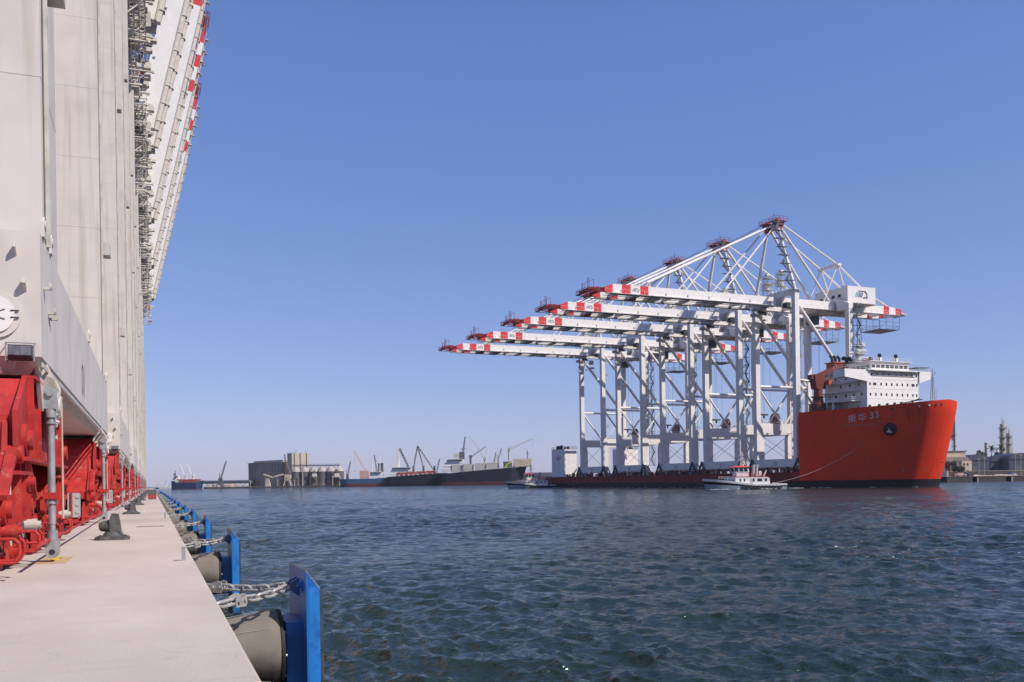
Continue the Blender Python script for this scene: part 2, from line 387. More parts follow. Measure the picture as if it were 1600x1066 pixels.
def concrete_material():
    m = bpy.data.materials.new('quay_concrete'); m.use_nodes = True
    t = m.node_tree; N = t.nodes; L = t.links; N.clear()
    out = N.new('ShaderNodeOutputMaterial'); p = N.new('ShaderNodeBsdfPrincipled'); L.new(p.outputs[0], out.inputs[0]); p.inputs['Roughness'].default_value = 0.85
    p.inputs['Specular IOR Level'].default_value = 0.25
    tc = N.new('ShaderNodeTexCoord')
    def noise(sc, det, rough=0.6):
        mp = N.new('ShaderNodeMapping'); mp.inputs['Scale'].default_value = sc; L.new(tc.outputs['Object'], mp.inputs[0])
        n = N.new('ShaderNodeTexNoise'); n.inputs['Scale'].default_value = 1; n.inputs['Detail'].default_value = det; n.inputs['Roughness'].default_value = rough
        L.new(mp.outputs[0], n.inputs['Vector']); return n.outputs['Fac']
    def rng_(f, a, b, c=0.0, d=1.0):
        r = N.new('ShaderNodeMapRange'); r.inputs[1].default_value = a; r.inputs[2].default_value = b; r.inputs[3].default_value = c; r.inputs[4].default_value = d; L.new(f, r.inputs[0]); return r.outputs[0]
    def mix(f, a, b):
        x = N.new('ShaderNodeMixRGB'); L.new(f, x.inputs[0])
        for k, v in ((1, a), (2, b)):
            if isinstance(v, tuple): x.inputs[k].default_value = (*v, 1)
            else: L.new(v, x.inputs[k])
        return x.outputs[0]
    c = mix(rng_(noise((0.6, 0.35, 0.6), 7), 0.3, 0.7), (0.49, 0.42, 0.37), (0.57, 0.495, 0.435))
    c = mix(rng_(noise((0.9, 9, 2), 5), 0.56, 0.75, 0, 0.55), c, (0.42, 0.355, 0.31))            # broom marks across the slab
    c = mix(rng_(noise((26, 26, 26), 4), 0.62, 0.74, 0, 0.5), c, (0.35, 0.295, 0.255))             # pores
    c = mix(rng_(noise((0.25, 0.12, 0.2), 4), 0.48, 0.7, 0, 0.75), c, (0.41, 0.35, 0.305))       # worn patches
    c = mix(rng_(noise((7, 16, 8), 3, 0.5), 0.73, 0.76, 0, 0.75), c, (0.22, 0.18, 0.165))        # small spalls
    c = mix(rng_(noise((1.1, 0.5, 1), 8, 0.75), 0.63, 0.74, 0, 0.35), c, (0.30, 0.25, 0.21))    # old oil and rust blots
    v = N.new('ShaderNodeTexVoronoi'); v.feature = 'DISTANCE_TO_EDGE'; v.inputs['Scale'].default_value = 0.33; w_ = N.new('ShaderNodeVectorMath'); w_.operation = 'ADD'; nz = N.new('ShaderNodeTexNoise'); nz.inputs['Scale'].default_value = 1.5; nz.inputs['Detail'].default_value = 5; L.new(tc.outputs['Object'], nz.inputs['Vector']); L.new(tc.outputs['Object'], w_.inputs[0]); L.new(nz.outputs['Color'], w_.inputs[1]); L.new(w_.outputs[0], v.inputs['Vector'])
    c = mix(rng_(v.outputs['Distance'], 0.0012, 0.004, 0.16, 0), c, (0.22, 0.18, 0.15))    # hair cracks
    L.new(c, p.inputs['Base Color'])
    b = N.new('ShaderNodeBump'); b.inputs['Strength'].default_value = 0.35; b.inputs['Distance'].default_value = 0.015
    a = N.new('ShaderNodeMath'); L.new(noise((1.2, 11, 3), 5), a.inputs[0]); L.new(noise((30, 30, 30), 3), a.inputs[1]); L.new(a.outputs[0], b.inputs['Height'])
    L.new(b.outputs[0], p.inputs['Normal'])
    return m
CONC = concrete_material()
STONE = mat('quay_wall_concrete', (0.25, 0.22, 0.20), 0.85, var=0.2, scale=0.7, streak=0.5, bump=0.3, bscale=6)
def make_quay():
    Y0, Y1, X0, XE, XG = -22.0, 640.0, -75.0, 0.72, -2.8
    m = MB()
    # cope slabs between the edge and the rail trench, one per 12.1 m bay, with open joints 2 cm wide; chamfered nose
    y = -20.6; i = 0
    while y < Y1:
        a, b = y + 0.006, y + 24.2 - 0.006
        a = max(a, Y0); b = min(b, Y1)
        if a < 330 and i % 1 == 0:
            e = 0.0
            m.add([(XG + 0.2, a, QZ - 0.9), (XE, a, QZ - 0.9), (XE, b, QZ - 0.9), (XG + 0.2, b, QZ - 0.9),
                   (XG + 0.2, a, QZ), (XE - 0.03, a, QZ), (XE - 0.03, b, QZ), (XG + 0.2, b, QZ),
                   (XE, a, QZ - 0.03), (XE, b, QZ - 0.03)],
                  [(0, 3, 2, 1), (4, 5, 6, 7), (5, 8, 9, 6), (8, 1, 2, 9), (0, 1, 8, 5, 4), (3, 7, 6, 9, 2), (0, 4, 7, 3)])
            y += 24.2
        else:
            m.box(XG + 0.2, XE, a, Y1, QZ - 0.9, QZ); break
        i += 1
    m.box(X0, XG - 0.2, Y0, Y1, QZ - 0.9, QZ)                      # apron behind the rail trench
    m.box(XG - 0.198, XG + 0.198, Y0, Y1, QZ - 0.9, QZ - 0.16)     # trench floor
    o = m.build('quay', [CONC]); tag(o, 'pale pinkish concrete quay apron running away along the water', kind='structure')
    w = MB(); w.box(X0, XE - 0.06, Y0, Y1, -8, QZ - 0.904)
    o = w.build('quay_wall', [STONE]); tag(o, 'stained concrete quay wall under the cope', kind='structure')
    r = MB()
    r.box(XG - 0.04, XG + 0.04, Y0, Y1, QZ - 0.158, QZ - 0.01); r.box(XG - 0.1, XG + 0.1, Y0, Y1, QZ - 0.159, QZ - 0.13)
    o = r.build('crane_rail', [mat('worn_rail_steel', (0.10, 0.085, 0.075), 0.45, metal=0.5, var=0.2)]); tag(o, 'steel crane rail sunk in a dark trench in the concrete quay', 'rail')
make_quay()

# ---------------------------------------------------------------- small things on the quay
def bollard_proto():
    t = empty('mooring_bollard')
    b = MB()
    oct_ = [(-0.43, -0.30), (-0.30, -0.40), (0.30, -0.40), (0.43, -0.30), (0.43, 0.30), (0.30, 0.40), (-0.30, 0.40), (-0.43, 0.30)]
    b.extr([(x, y, 0.012) for x, y in oct_], (0, 0, 0.055))
    b.extr([(x * 0.9, y * 0.9, 0.067) for x, y in oct_], (0, 0, 0.02))
    b.build('base_plate', IRON, t)
    n = MB()
    for i in range(6):
        a = 2 * math.pi * i / 6 + 0.5; n.tube((0.36 * math.cos(a), 0.33 * math.sin(a), 0.085), (0.36 * math.cos(a), 0.33 * math.sin(a), 0.115), 0.03, 6)
    n.build('anchor_bolt', IRON, t)
    s = MB(); s.lathe((0.02, 0, 0.08), (0, 0, 1), [(0, 0.31), (0.05, 0.26), (0.13, 0.20), (0.24, 0.165), (0.40, 0.17)], 20); s.build('stem', IRON, t)
    p = MB()     # upright horn leaning outwards, two cheeks with a rib between
    for y0, y1 in ((-0.20, -0.08), (0.06, 0.20)):
        p.extr([(-0.06, y0, 0.24), (0.13, y0, 0.10), (0.24, y0, 0.12), (0.20, y0, 0.42), (0.155, y0, 0.68), (-0.02, y0, 0.69), (-0.08, y0, 0.52)], (0, y1 - y0, 0))
    p.extr([(-0.04, -0.078, 0.30), (0.12, -0.078, 0.14), (0.15, -0.078, 0.40), (0.115, -0.078, 0.655), (0.0, -0.078, 0.66)], (0, 0.136, 0))
    p.build('upright_horn', IRON, t)
    h = MB(); h.lathe((0.05, 0, 0.36), (-1, 0, -0.02), [(0, 0.19), (0.12, 0.175), (0.24, 0.14), (0.31, 0.135), (0.36, 0.11), (0.385, 0.05)], 16); h.build('side_horn', IRON, t)
    return t
names = ['first', 'second', 'third', 'fourth', 'fifth', 'sixth', 'seventh', 'eighth', 'ninth', 'tenth', 'eleventh', 'twelfth', 'thirteenth', 'fourteenth', 'fifteenth', 'sixteenth', 'seventeenth', 'eighteenth', 'nineteenth', 'twentieth']
proto = bollard_proto()
for i in range(11):
    o = proto if i == 0 else copy_tree(proto)
    o.location = (-1.0, 26.9 + 24.2 * i, QZ); o.rotation_euler = (0, 0, R(random.uniform(-4, 4)))
    tag(o, ('dark iron bollard with two horns standing just past the yellow plate' if i == 0 else 'dark iron mooring bollard, %s along the quay from the yellow plate' % names[i]), 'bollard', 'iron mooring bollards along the quay')

t = empty('tie_down_plate', (-1.8, 19.9, QZ), 0, 'faded ochre plate with a yellow lifting flap in the concrete', 'floor plate')
m = MB(); m.extr([(-0.33, -0.82, 0.003), (0.29, -0.9, 0.003), (0.3, 0.72, 0.003), (-0.2, 0.86, 0.003)], (0, 0, 0.008)); m.build('plate', OCHRE, t)
m = MB(); m.box(-0.11, 0.06, -0.42, -0.36, 0.0112, 0.02); m.box(-0.03, 0.12, 0.2, 0.26, 0.0112, 0.02); m.build('slot', INK, t)
m = MB(); m.hexa([(-0.04, -0.35, 0.0112), (0.06, -0.35, 0.0112), (0.1, 0.19, 0.0112), (0.0, 0.19, 0.0112)], [(-0.04, -0.35, 0.02), (0.06, -0.35, 0.02), (0.1, 0.19, 0.05), (0.0, 0.19, 0.05)]); m.build('flap', YELLOW, t)
t = empty('recessed_cable_duct', (-0.07, 34.6, QZ), 0, 'narrow dark duct cover let into the concrete beyond the bollard', 'duct')
m = MB(); m.box(-0.46, 0.46, -0.22, 0.22, 0.002, 0.012); m.build('frame', mat('duct_frame', (0.32, 0.28, 0.26), 0.8, var=0.15), t)
m = MB(); m.box(-0.43, 0.43, -0.10, 0.12, 0.0125, 0.016); m.build('slot', IRON, t)
for i, (x, y, l) in enumerate([(0.53, 18.44, 'small steel angle post standing at the quay edge near the first chains'), (0.50, 42.8, 'small steel angle post at the quay edge further along the fenders')]):
    m = MB(); m.box(-0.035, 0.035, -0.02, -0.008, 0, 0.26); m.box(0.023, 0.035, -0.008, 0.06, 0, 0.26); m.box(-0.18, -0.1, -0.1, -0.02, 0.001, 0.012)
    o = m.build('angle_post', GALV); o.location = (x, y, QZ); tag(o, l, 'post', 'steel angle posts at the quay edge')
t = empty('control_cabinet', (0.0, 106.0, QZ), 0, 'red cabinet with a dark grey top standing alone on the quay', 'cabinet')
m = MB(); m.box(-0.42, 0.42, -0.3, 0.3, 0.06, 0.55); m.build('body', mat('cabinet_red', (0.30, 0.035, 0.04), 0.5), t)
m = MB(); m.box(-0.36, 0.36, -0.25, 0.25, 0.0, 0.06); m.build('plinth', GREY, t)
m = MB(); m.extr([(-0.42, -0.3, 0.55), (0.42, -0.3, 0.55), (0.42, -0.16, 1.05), (-0.42, -0.16, 1.05)], (0, 0.44, 0)); m.build('hood', mat('cabinet_dark', (0.07, 0.075, 0.07), 0.5), t)
m = MB(); m.box(-0.32, 0.32, -0.312, -0.301, 0.16, 0.46); m.build('door', mat('cabinet_door', (0.36, 0.05, 0.05), 0.5), t)
t = empty('junction_box', (-1.0, 104.0, QZ), 0, 'low black box beside the red cabinet on the quay', 'box')
m = MB(); m.box(-0.25, 0.25, -0.2, 0.2, 0, 0.27); m.build('body', BLACK, t)
m = MB(); m.box(-0.27, 0.27, -0.22, 0.22, 0.27, 0.31); m.build('lid', IRON, t)

# ---------------------------------------------------------------- fenders and their chains
def fender_proto():
    t = empty('quay_fender')
    m = MB()     # rubber cone lying across the gap, slightly waisted, ribs moulded round it
    m.lathe((0, 0, -0.86), (1, 0, 0), [(-0.3, 0.40), (0.06, 0.44), (0.3, 0.475), (0.55, 0.515), (0.70, 0.545), (0.78, 0.55), (0.84, 0.53)], 36); m.build('rubber_cone', RUBBER, t)
    m = MB()
    for i in (0.2, 1.3, 3.1, 4.4, 5.2, 8.3, 9.1, 9.9, 10.6, 11.4, 12.9):
        a = 2 * math.pi * i / 14 + 0.1; m.tube((-0.02, 0.443 * math.cos(a), -0.86 + 0.443 * math.sin(a)), (0.70, 0.548 * math.cos(a), -0.86 + 0.548 * math.sin(a)), 0.003, 4)
    tag(m.build('mould_seam', GREY, t), kind='stuff')
    m = MB(); m.lathe((0, 0, -0.86), (1, 0, 0), [(0.842, 0.55), (0.885, 0.55)], 36); m.build('flange', BLACK, t)
    m = MB()
    for i in range(10):
        a = 2 * math.pi * i / 10; m.tube((0.886, 0.49 * math.cos(a), -0.86 + 0.49 * math.sin(a)), (0.91, 0.49 * math.cos(a), -0.86 + 0.49 * math.sin(a)), 0.022, 6)
    m.build('flange_bolts', GALV, t)
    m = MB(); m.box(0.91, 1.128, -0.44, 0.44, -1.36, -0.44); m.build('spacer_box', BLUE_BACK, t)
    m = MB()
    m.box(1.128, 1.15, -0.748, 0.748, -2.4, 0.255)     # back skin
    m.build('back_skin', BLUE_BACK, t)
    m = MB()
    pts = [(1.1505, -0.75, -2.4), (1.30, -0.75, -2.4), (1.30, -0.75, 0.02), (1.1505, -0.75, 0.245)]
    m.extr(pts, (0, 1.5, 0)); m.build('panel', BLUE, t)
    m = MB(); m.hexa([(1.128, -0.752, 0.2565), (1.30, -0.752, 0.026), (1.30, 0.752, 0.026), (1.128, 0.752, 0.2565)], [(1.128, -0.752, 0.27), (1.305, -0.752, 0.037), (1.305, 0.752, 0.037), (1.128, 0.752, 0.27)]); m.build('top_plate', mat('worn_pale_edge', (0.33, 0.32, 0.32), 0.6, var=0.2, scale=8), t)
    for k in range(3):
        m = MB(); z0 = -2.38 + k * 0.8; m.box(1.302, 1.345, -0.745, 0.745, z0, min(z0 + 0.785, 0.0)); m.build('facing_pad', PAD, t)
    m = MB()     # chain lugs on the back of the panel
    for y in (-0.1, 0.1): m.extr([(1.127, y - 0.02, -0.13), (1.127, y - 0.02, 0.12), (1.03, y - 0.02, 0.07), (1.0, y - 0.02, 0.0), (1.03, y - 0.02, -0.06)], (0, 0.04, 0))
    m.build('chain_lug', BLUE_BACK, t)
    m = MB(); m.extr([(1.127, -0.52, -0.02), (1.127, -0.36, -0.02), (1.127, -0.40, 0.10), (1.127, -0.48, 0.10)], (-0.03, 0, 0)); m.tube((1.11, -0.44, 0.05), (1.06, -0.44, 0.05), 0.035, 10); m.build('lifting_eye', BLUE_BACK, t)
    return t
def link_mesh():
    m = MB(); L, Wd, r, n, k = 0.102, 0.045, 0.0205, 18, 7
    pts = []
    for i in range(n):
        a = 2 * math.pi * i / n
        pts.append(Vector((math.copysign(L - Wd, math.cos(a)) + Wd * math.cos(a), Wd * math.sin(a) * 1.0, 0)))
    vs = []
    for i in range(n):
        tdir = (pts[(i + 1) % n] - pts[i - 1]).normalized(); nn = Vector((0, 0, 1)); bb = tdir.cross(nn)
        for j in range(k):
            c = 2 * math.pi * j / k; vs.append(pts[i] + (bb * math.cos(c) + nn * math.sin(c)) * r)
    m.smooth = True
    m.add(vs, [(i * k + j, ((i + 1) % n) * k + j, ((i + 1) % n) * k + (j + 1) % k, i * k + (j + 1) % k) for i in range(n) for j in range(k)])
    return m
LINK = None
def chain(root, p, q, sag, each):
    """links hung from p to q in a shallow curve; each link is a part when it can be made out"""
    global LINK
    p = Vector(p); q = Vector(q); n = max(4, int(round((q - p).length / 0.163)))
    joined = MB() if not each else None
    for i in range(n):
        f = (i + 0.5) / n; c = p.lerp(q, f); c.z -= sag * 4 * f * (1 - f)
        d = (q - p).normalized(); d.z -= sag * 4 * (1 - 2 * f) / (q - p).length; d.normalize()
        M = d.to_track_quat('X', 'Z').to_matrix().to_4x4() @ Matrix.Rotation((0.6 if i % 2 else 0.6 + math.pi / 2), 4, 'X')
        M.translation = c
        if each:
            if LINK is None:
                o = link_mesh().build('link', CHAIN, root); LINK = o
            else: o = inst(LINK, 'link', root)
            o.matrix_local = M
        else:
            lm = link_mesh(); joined.smooth = True; joined.add([M @ Vector(v) for v in lm.v], lm.f[::2] if False else lm.f)
    if not each: tag(joined.build('links', CHAIN, root), kind='stuff')
def bracket(root, p, d):
    """galvanised tension bracket between the cope and the first link"""
    p = Vector(p); d = Vector(d).normalized(); side = d.cross(Vector((0, 0, 1))).normalized(); up = side.cross(d)
    m = MB()
    for s in (-1, 1):
        o = side * (0.055 * s)
        m.extr([p + o - d * 0.02 - up * 0.07, p + o + d * 0.17 - up * 0.085, p + o + d * 0.20 - up * 0.03, p + o + d * 0.18 + up * 0.07, p + o + d * 0.12 + up * 0.09, p + o - d * 0.02 + up * 0.06], side * 0.016)
    m.tube(p + d * 0.15 - side * 0.08, p + d * 0.15 + side * 0.09, 0.022, 8); m.tube(p + d * 0.03 - side * 0.085, p + d * 0.03 + side * 0.095, 0.026, 8)
    m.build('tension_bracket', CHAIN, root)
FP = fender_proto()
for i in range(21):
    yc = 13.0 + 12.1 * i
    o = FP if i == 0 else copy_tree(FP)
    o.location = (0.72, yc, QZ); o.rotation_euler = (0, 0, R(random.uniform(-0.6, 0.6)))
    tag(o, 'blue fender panel and rubber cone, %s along the quay edge' % (names[i] if i < 20 else 'twenty-first'), 'fender', 'blue panel fenders along the quay edge')
    if i < 14:
        for s in (-1, 1):
            p0 = (0.92 if s < 0 else 0.82, yc + s * (0.90 if s < 0 else 1.0), QZ - 0.06); p1 = (1.70, yc + s * 0.1, QZ + 0.0)
            c = empty('fender_chain', (0, 0, 0), 0, None, 'chain', 'galvanised chains holding the fender panels')
            c['label'] = ('galvanised chain of the %s blue fender along the quay, %s' % (names[i], 'lower one' if s < 0 else 'one behind it'))
            d = (Vector(p1) - Vector(p0)).normalized()
            bracket(c, p0, d)
            if i < 4: chain(c, Vector(p0) - d * 0.26, Vector(p0) + d * 0.02, 0.0, True)
            chain(c, Vector(p0) + d * 0.16, p1, 0.03, i < 4)
# ================================================================ ship-to-shore gantry cranes
# crane frame: x towards the water, y along the rail, z up from the rail; dimensions in units of the ship's cranes
def rotb(pts_fn, ang): return pts_fn
def make_crane(k, sill_z0, sill_z1, legY, sill_hy, boom_ang, boom_len, bog, hx=0.8, sy=9.08, seams=False, full=True):
    t = empty('gantry_crane'); WP = WHITE if seams else WHITE_NEW
    XL = -20.6                                       # landward rail
    def B(): return MB(k)
    # --- sills
    for x in (0.0, XL):
        m = B()
        w = hx + 0.03
        m.box(x - w, x + w, -sill_hy, sill_hy, sill_z0 + 0.25, sill_z1)
        m.hexa([(x - w, -sill_hy + 0.25, sill_z0), (x + w - 0.2, -sill_hy + 0.25, sill_z0), (x + w - 0.2, sill_hy - 0.25, sill_z0), (x - w, sill_hy - 0.25, sill_z0)],
               [(x - w, -sill_hy, sill_z0 + 0.249), (x + w, -sill_hy, sill_z0 + 0.249), (x + w, sill_hy, sill_z0 + 0.249), (x - w, sill_hy, sill_z0 + 0.249)])
        sb = m.build('sill_beam', WP, t)
        if x == 0.0: t_sill = sb
    # --- legs: widened below the portal beam, straight above
    zp0, zp1 = 12.4, 15.4
    for x, sg in ((0.0, 1), (XL, -1)):
        for y in (-sy, sy):
            m = B()
            a, b = y - legY / 2, y + legY / 2
            xs = x + sg * hx; xi = x - sg * (hx + 1.25); xt = x - sg * hx
            def q(x0, x1, z, g=0): 
                lo, hi = min(x0, x1), max(x0, x1)
                return [(lo, a + g, z), (hi, a + g, z), (hi, b - g, z), (lo, b - g, z)]
            m.hexa(q(xs, xi, sill_z1), q(xs, xi, zp0 - 1.5)); m.hexa(q(xs, xi, zp0 - 1.499), q(xs, xt, zp1 + 1.2))
            m.hexa(q(xs, xt, zp1 + 1.201), q(xs, xt, 53.6 if sg > 0 else 49.3))
            leg = m.build('leg', WP, t)
            if seams and sg > 0:
                w = MB(k); z = sill_z1 + 2.6
                while z < 40:
                    g = 0.005; xi2 = (xi if z < zp0 - 1.5 else (xi + (xt - xi) * min(1, (z - zp0 + 1.5) / (zp1 + 2.7 - zp0)))) 
                    w.box(min(xs, xi2) - g, max(xs, xi2) + g, a - g, b + g, z - 0.012, z + 0.012); z += 2.35
                w.build('weld_seam', WP, leg)
                w = MB(k)
                w.tube((xs + 0.05, a + 0.25, sill_z1), (xs + 0.05, a + 0.25, 34), 0.04, 6); w.build('conduit', CREAM, leg)
                for zz in (9.1, 21.0, 30):
                    w = MB(k); w.box(xs + 0.001, xs + 0.30, a + 0.35, a + 0.95, zz, zz + 0.42); w.build('lamp_box', CREAM, leg)
    # --- portal beams and bracing
    for y in (-sy, sy):
        m = B(); m.box(XL + hx, -hx, y - 0.5, y + 0.5, zp0, zp1); m.build('portal_beam', WP, t)
        m = B(); m.tube((-hx, y, 27), (XL + hx, y, 27), 0.42, 10); m.build('tie_pipe', WP, t)
        m = B(); m.tube((-hx + 0.2, y, 50), (XL + hx, y, 27.4), 0.52, 10); m.build('upper_brace', WP, t)
        m = B(); m.tube((-hx + 0.2, y, 26.6), (-9.7, y, zp1 - 0.1), 0.34, 10); m.build('lower_brace', WP, t)
        m = B(); m.tube((XL + hx - 0.2, y, 26.6), (-10.9, y, zp1 - 0.1), 0.34, 10); m.build('lower_brace', WP, t)
        m = B(); m.rail((XL + 1.2, y - 0.5, zp1), (-1.2, y - 0.5, zp1), 1.1, 2.0, 0.035); tag(m.build('portal_railing', WP, t), kind='stuff')
    m = B(); m.box(XL - 0.6, XL + 0.6, -sy + legY / 2, sy - legY / 2, zp0, zp1); pb = m.build('portal_beam', WP, t)
    m = B(); m.rail((XL + 0.6, -sy + legY / 2, zp1), (XL + 0.6, sy - legY / 2, zp1), 1.1, 2.0, 0.035); tag(m.build('portal_railing', WP, t), kind='stuff')
    # --- leg head beams
    m = B(); m.box(-0.75, 0.75, -sy + legY / 2, sy - legY / 2, 52.45, 54.3); m.build('head_beam', WP, t)
    m = B()
    m.extr([(XL - 0.9, -sy - 0.9, 49.3), (XL - 0.9, -sy - 0.9, 51.0), (XL - 0.9, -4.6, 53.4), (XL - 0.9, 4.6, 53.4), (XL - 0.9, sy + 0.9, 51.0), (XL - 0.9, sy + 0.9, 49.3), (XL - 0.9, 5.2, 49.3), (XL - 0.9, 4.4, 52.3), (XL - 0.9, -4.4, 52.3), (XL - 0.9, -5.2, 49.3)][::-1], (1.8, 0, 0))
    m.build('landward_head_beam', WP, t)
    for y in (-sy, sy):
        m = B(); m.box(-1.5, 1.5, y - 1.5, y + 1.5, 53.6, 53.72); m.rail((1.5, y - 1.5, 53.72), (1.5, y + 1.5, 53.72), 1.1, 1.5, 0.035); m.rail((-1.5, y - 1.5, 53.72), (-1.5, y + 1.5, 53.72), 1.1, 1.5, 0.035)
        m.build('head_platform', WP, t)
    # --- girders
    gy = 3.5
    for s in (-1, 1):
        m = B(); y = s * gy
        m.box(-40.0, 1.6, y - 0.45, y + 0.45, 49.7, 52.3); m.build('girder', WP, t)
        m = B(); m.cur = 0
        xs = [-40.0, -42.3, -45.0, -47.5]; hs = [52.3, 52.3, 52.0, 51.6, 51.2]; lo = [49.7, 49.7, 49.9, 50.2]
        cols = [REDB, WP, REDB]
        for i in range(3):
            mm = B(); mm.hexa([(xs[i + 1], y - 0.45, lo[i + 1]), (xs[i] - 0.003, y - 0.45, lo[i]), (xs[i] - 0.003, y + 0.45, lo[i]), (xs[i + 1], y + 0.45, lo[i + 1])],
                                   [(xs[i + 1], y - 0.45, hs[i + 1]), (xs[i] - 0.003, y - 0.45, hs[i]), (xs[i] - 0.003, y + 0.45, hs[i]), (xs[i + 1], y + 0.45, hs[i + 1])])
            mm.build('red_girder_end' if i != 1 else 'white_girder_end', cols[i], t)
        m = B()                                       # outer walkway with railing
        m.box(-46, 1.5, y + s * 0.45 if s > 0 else y - 1.25, y + 1.25 if s > 0 else y - 0.45, 49.62, 49.69)
        m.rail((-46, y + s * 1.2, 49.69), (1.5, y + s * 1.2, 49.69), 1.1, 2.4, 0.04)
        for x in range(-44, 2, 3): m.beam((x, y + s * 0.45, 49.9), (x, y + s * 1.25, 49.66), 0.1, 0.14)
        m.build('walkway', WP, t)
    m = B()
    for x in (-47.0, -41, -35, -29, -23, -12, -6): m.box(x - 0.3, x + 0.3, -gy + 0.45, gy - 0.45, 49.9, 51.2)
    m.build('cross_tie', WP, t)
    m = B(); m.beam((-47.5, -gy, 50.7), (-51.0, -2, 50.6), 0.3, 0.5); m.beam((-47.5, gy, 50.7), (-51.0, 2, 50.6), 0.3, 0.5); m.box(-51.5, -50.7, -2.4, 2.4, 50.2, 50.9); m.rail((-51.4, -2.2, 50.9), (-48, -3.5, 50.9)); m.rail((-51.4, 2.2, 50.9), (-48, 3.5, 50.9))
    m.rail((-50, -2, 52.2), (-38, -3.5, 53.4), 0.1, 2, 0.06)
    m.build('girder_end_frame', CREAM, t)
    m = B()                                           # hanging maintenance platform under the back end
    m.box(-46.5, -38, -4.2, 4.2, 45.0, 45.12)
    for x in (-46.4, -43.6, -40.8, -38.1):
        for y in (-4.2, 4.2): m.tube((x, y, 45), (x, y, 49.7), 0.07, 5)
    for y in (-4.2, 4.2):
        for z in (46.1, 47.4): m.tube((-46.4, y, z), (-38.1, y, z), 0.06, 5)
        m.tube((-46.4, y, 45.1), (-43.6, y, 47.4), 0.05, 5); m.tube((-40.8, y, 47.4), (-38.1, y, 45.1), 0.05, 5)
    m.rail((-46.4, -4.2, 45.1), (-46.4, 4.2, 45.1)); m.rail((-38, -4.2, 45.1), (-38, 4.2, 45.1))
    m.build('service_platform', BLUEGREY, t)
    # --- machinery house
    m = B(); m.box(-32.0, -20.8, -5.6, 8.5, 51.6, 56.6); h = m.build('machinery_house', WP, t)
    m = B(); m.box(-32.4, -20.4, -6.8, 8.9, 51.35, 51.55); m.rail((-32.3, -6.7, 51.55), (-20.5, -6.7, 51.55), 1.1, 2, 0.035); m.rail((-20.5, -6.7, 51.55), (-20.5, 8.8, 51.55), 1.1, 2, 0.035)
    m.build('house_walkway', CREAM, t)
    m = B(); m.rail((-31.9, -5.5, 56.6), (-20.9, -5.5, 56.6), 1.0, 2, 0.035); m.rail((-20.9, -5.5, 56.6), (-20.9, 8.4, 56.6), 1.0, 2, 0.035); m.build('roof_railing', WP, h)
    for x, y in ((-30, -3.5), (-27.5, -3.6), (-25, -3.4), (-22.6, -3.5), (-28, 3), (-24, 4)):
        m = B(); m.box(x - 0.8, x + 0.8, y - 0.7, y + 0.7, 56.61, 57.4); m.tube((x, y, 57.4), (x, y, 57.7), 0.35, 8); m.build('roof_vent', mat_vent, h)
    for i in range(4):
        m = B(); m.box(-20.8, -20.74, -3.4 + 2.6 * i, -2.2 + 2.6 * i, 53.6, 54.6); m.build('louvre', STEEL, h)
    m = B(); m.box(-23.2, -22.2, -5.66, -5.602, 51.8, 53.9); m.build('door', CREAM, h)
    logo(h, k, lambda u, v: Vector((-26.2 - u * 0.95, 8.53, 54.2 + v * 1.25)) * k, 1.0)
    # --- A-frame
    ap = 75.2
    for s in (-1, 1):
        m = B(); m.tube((0, s * sy, 53.7), (0.3, s * 2.2, ap - 0.8), 0.5, 10, 0.42); m.build('apex_leg', WP, t)
        m = B(); m.tube((-18.2, s * gy, 52.3), (-0.4, s * 2.2, ap - 0.9), 0.42, 10); m.build('apex_back_leg', WP, t)
        m = B(); m.tube((-0.6, s * 2.3, ap), (-21.5, s * 3.7, 64.0), 0.3, 8); m.tube((-21.5, s * 3.7, 64.0), (-33, s * gy, 56.3), 0.3, 8); m.tube((-33, s * gy, 56.3), (-42, s * gy, 52.3), 0.28, 8); m.build('backstay', WP, t)
        m = B(); m.tube((-21.5, s * 3.7, 64.0), (-25.4 + 1, s * 3.5, 56.6), 0.24, 8); m.tube((-21.5, s * 3.7, 64.0), (-16, s * gy, 52.3), 0.2, 8); m.build('stay_stand', WP, t)
        m = B()
        m.box(-1.2, 1.6, s * 2.3 - 1.0, s * 2.3 + 1.0, ap - 0.7, ap + 0.5); m.extr([(-0.6, s * 2.3 - 0.6, ap - 2.2), (1.0, s * 2.3 - 0.6, ap - 2.2), (1.6, s * 2.3 - 0.6, ap - 0.7), (-1.2, s * 2.3 - 0.6, ap - 0.7)], (0, 1.2, 0))
        m.lathe((0.2, s * 2.3 - 0.5, ap + 0.9), (0, 1, 0), [(0, 0.7), (1.0, 0.7)], 12)
        for c in (((-2.2, s * 2.3 - 1.6), (2.6, s * 2.3 - 1.6)), ((-2.2, s * 2.3 + 1.6), (2.6, s * 2.3 + 1.6)), ((2.6, s * 2.3 - 1.6), (2.6, s * 2.3 + 1.6))):
            m.rail((*c[0], ap + 0.5), (*c[1], ap + 0.5), 1.2, 1.6, 0.05)
        m.box(-2.2, 2.6, s * 2.3 - 1.6, s * 2.3 + 1.6, ap + 0.36, ap + 0.49)
        m.build('apex_head', mat_apex, t)
    m = B(); m.box(-0.5, 0.5, -2.2, 2.2, ap - 1.6, ap - 0.8); m.build('apex_cross_beam', mat_apex, t)
    m = B(); m.box(-22.2, -20.8, -4.6, 4.6, 63.6, 64.3); m.rail((-20.8, -4.6, 64.3), (-20.8, 4.6, 64.3), 1.1, 2.2, 0.035); m.build('stay_cross_beam', WP, t)
    m = B(); m.tube((0.4, 0.6, ap + 0.4), (0.4, 0.6, ap + 3.6), 0.06, 5); m.build('aerial', STEEL, t)
    # zig-zag stair up the A-frame leg (far side)
    m = B(); y0 = sy; flip = 1; z = 53.8
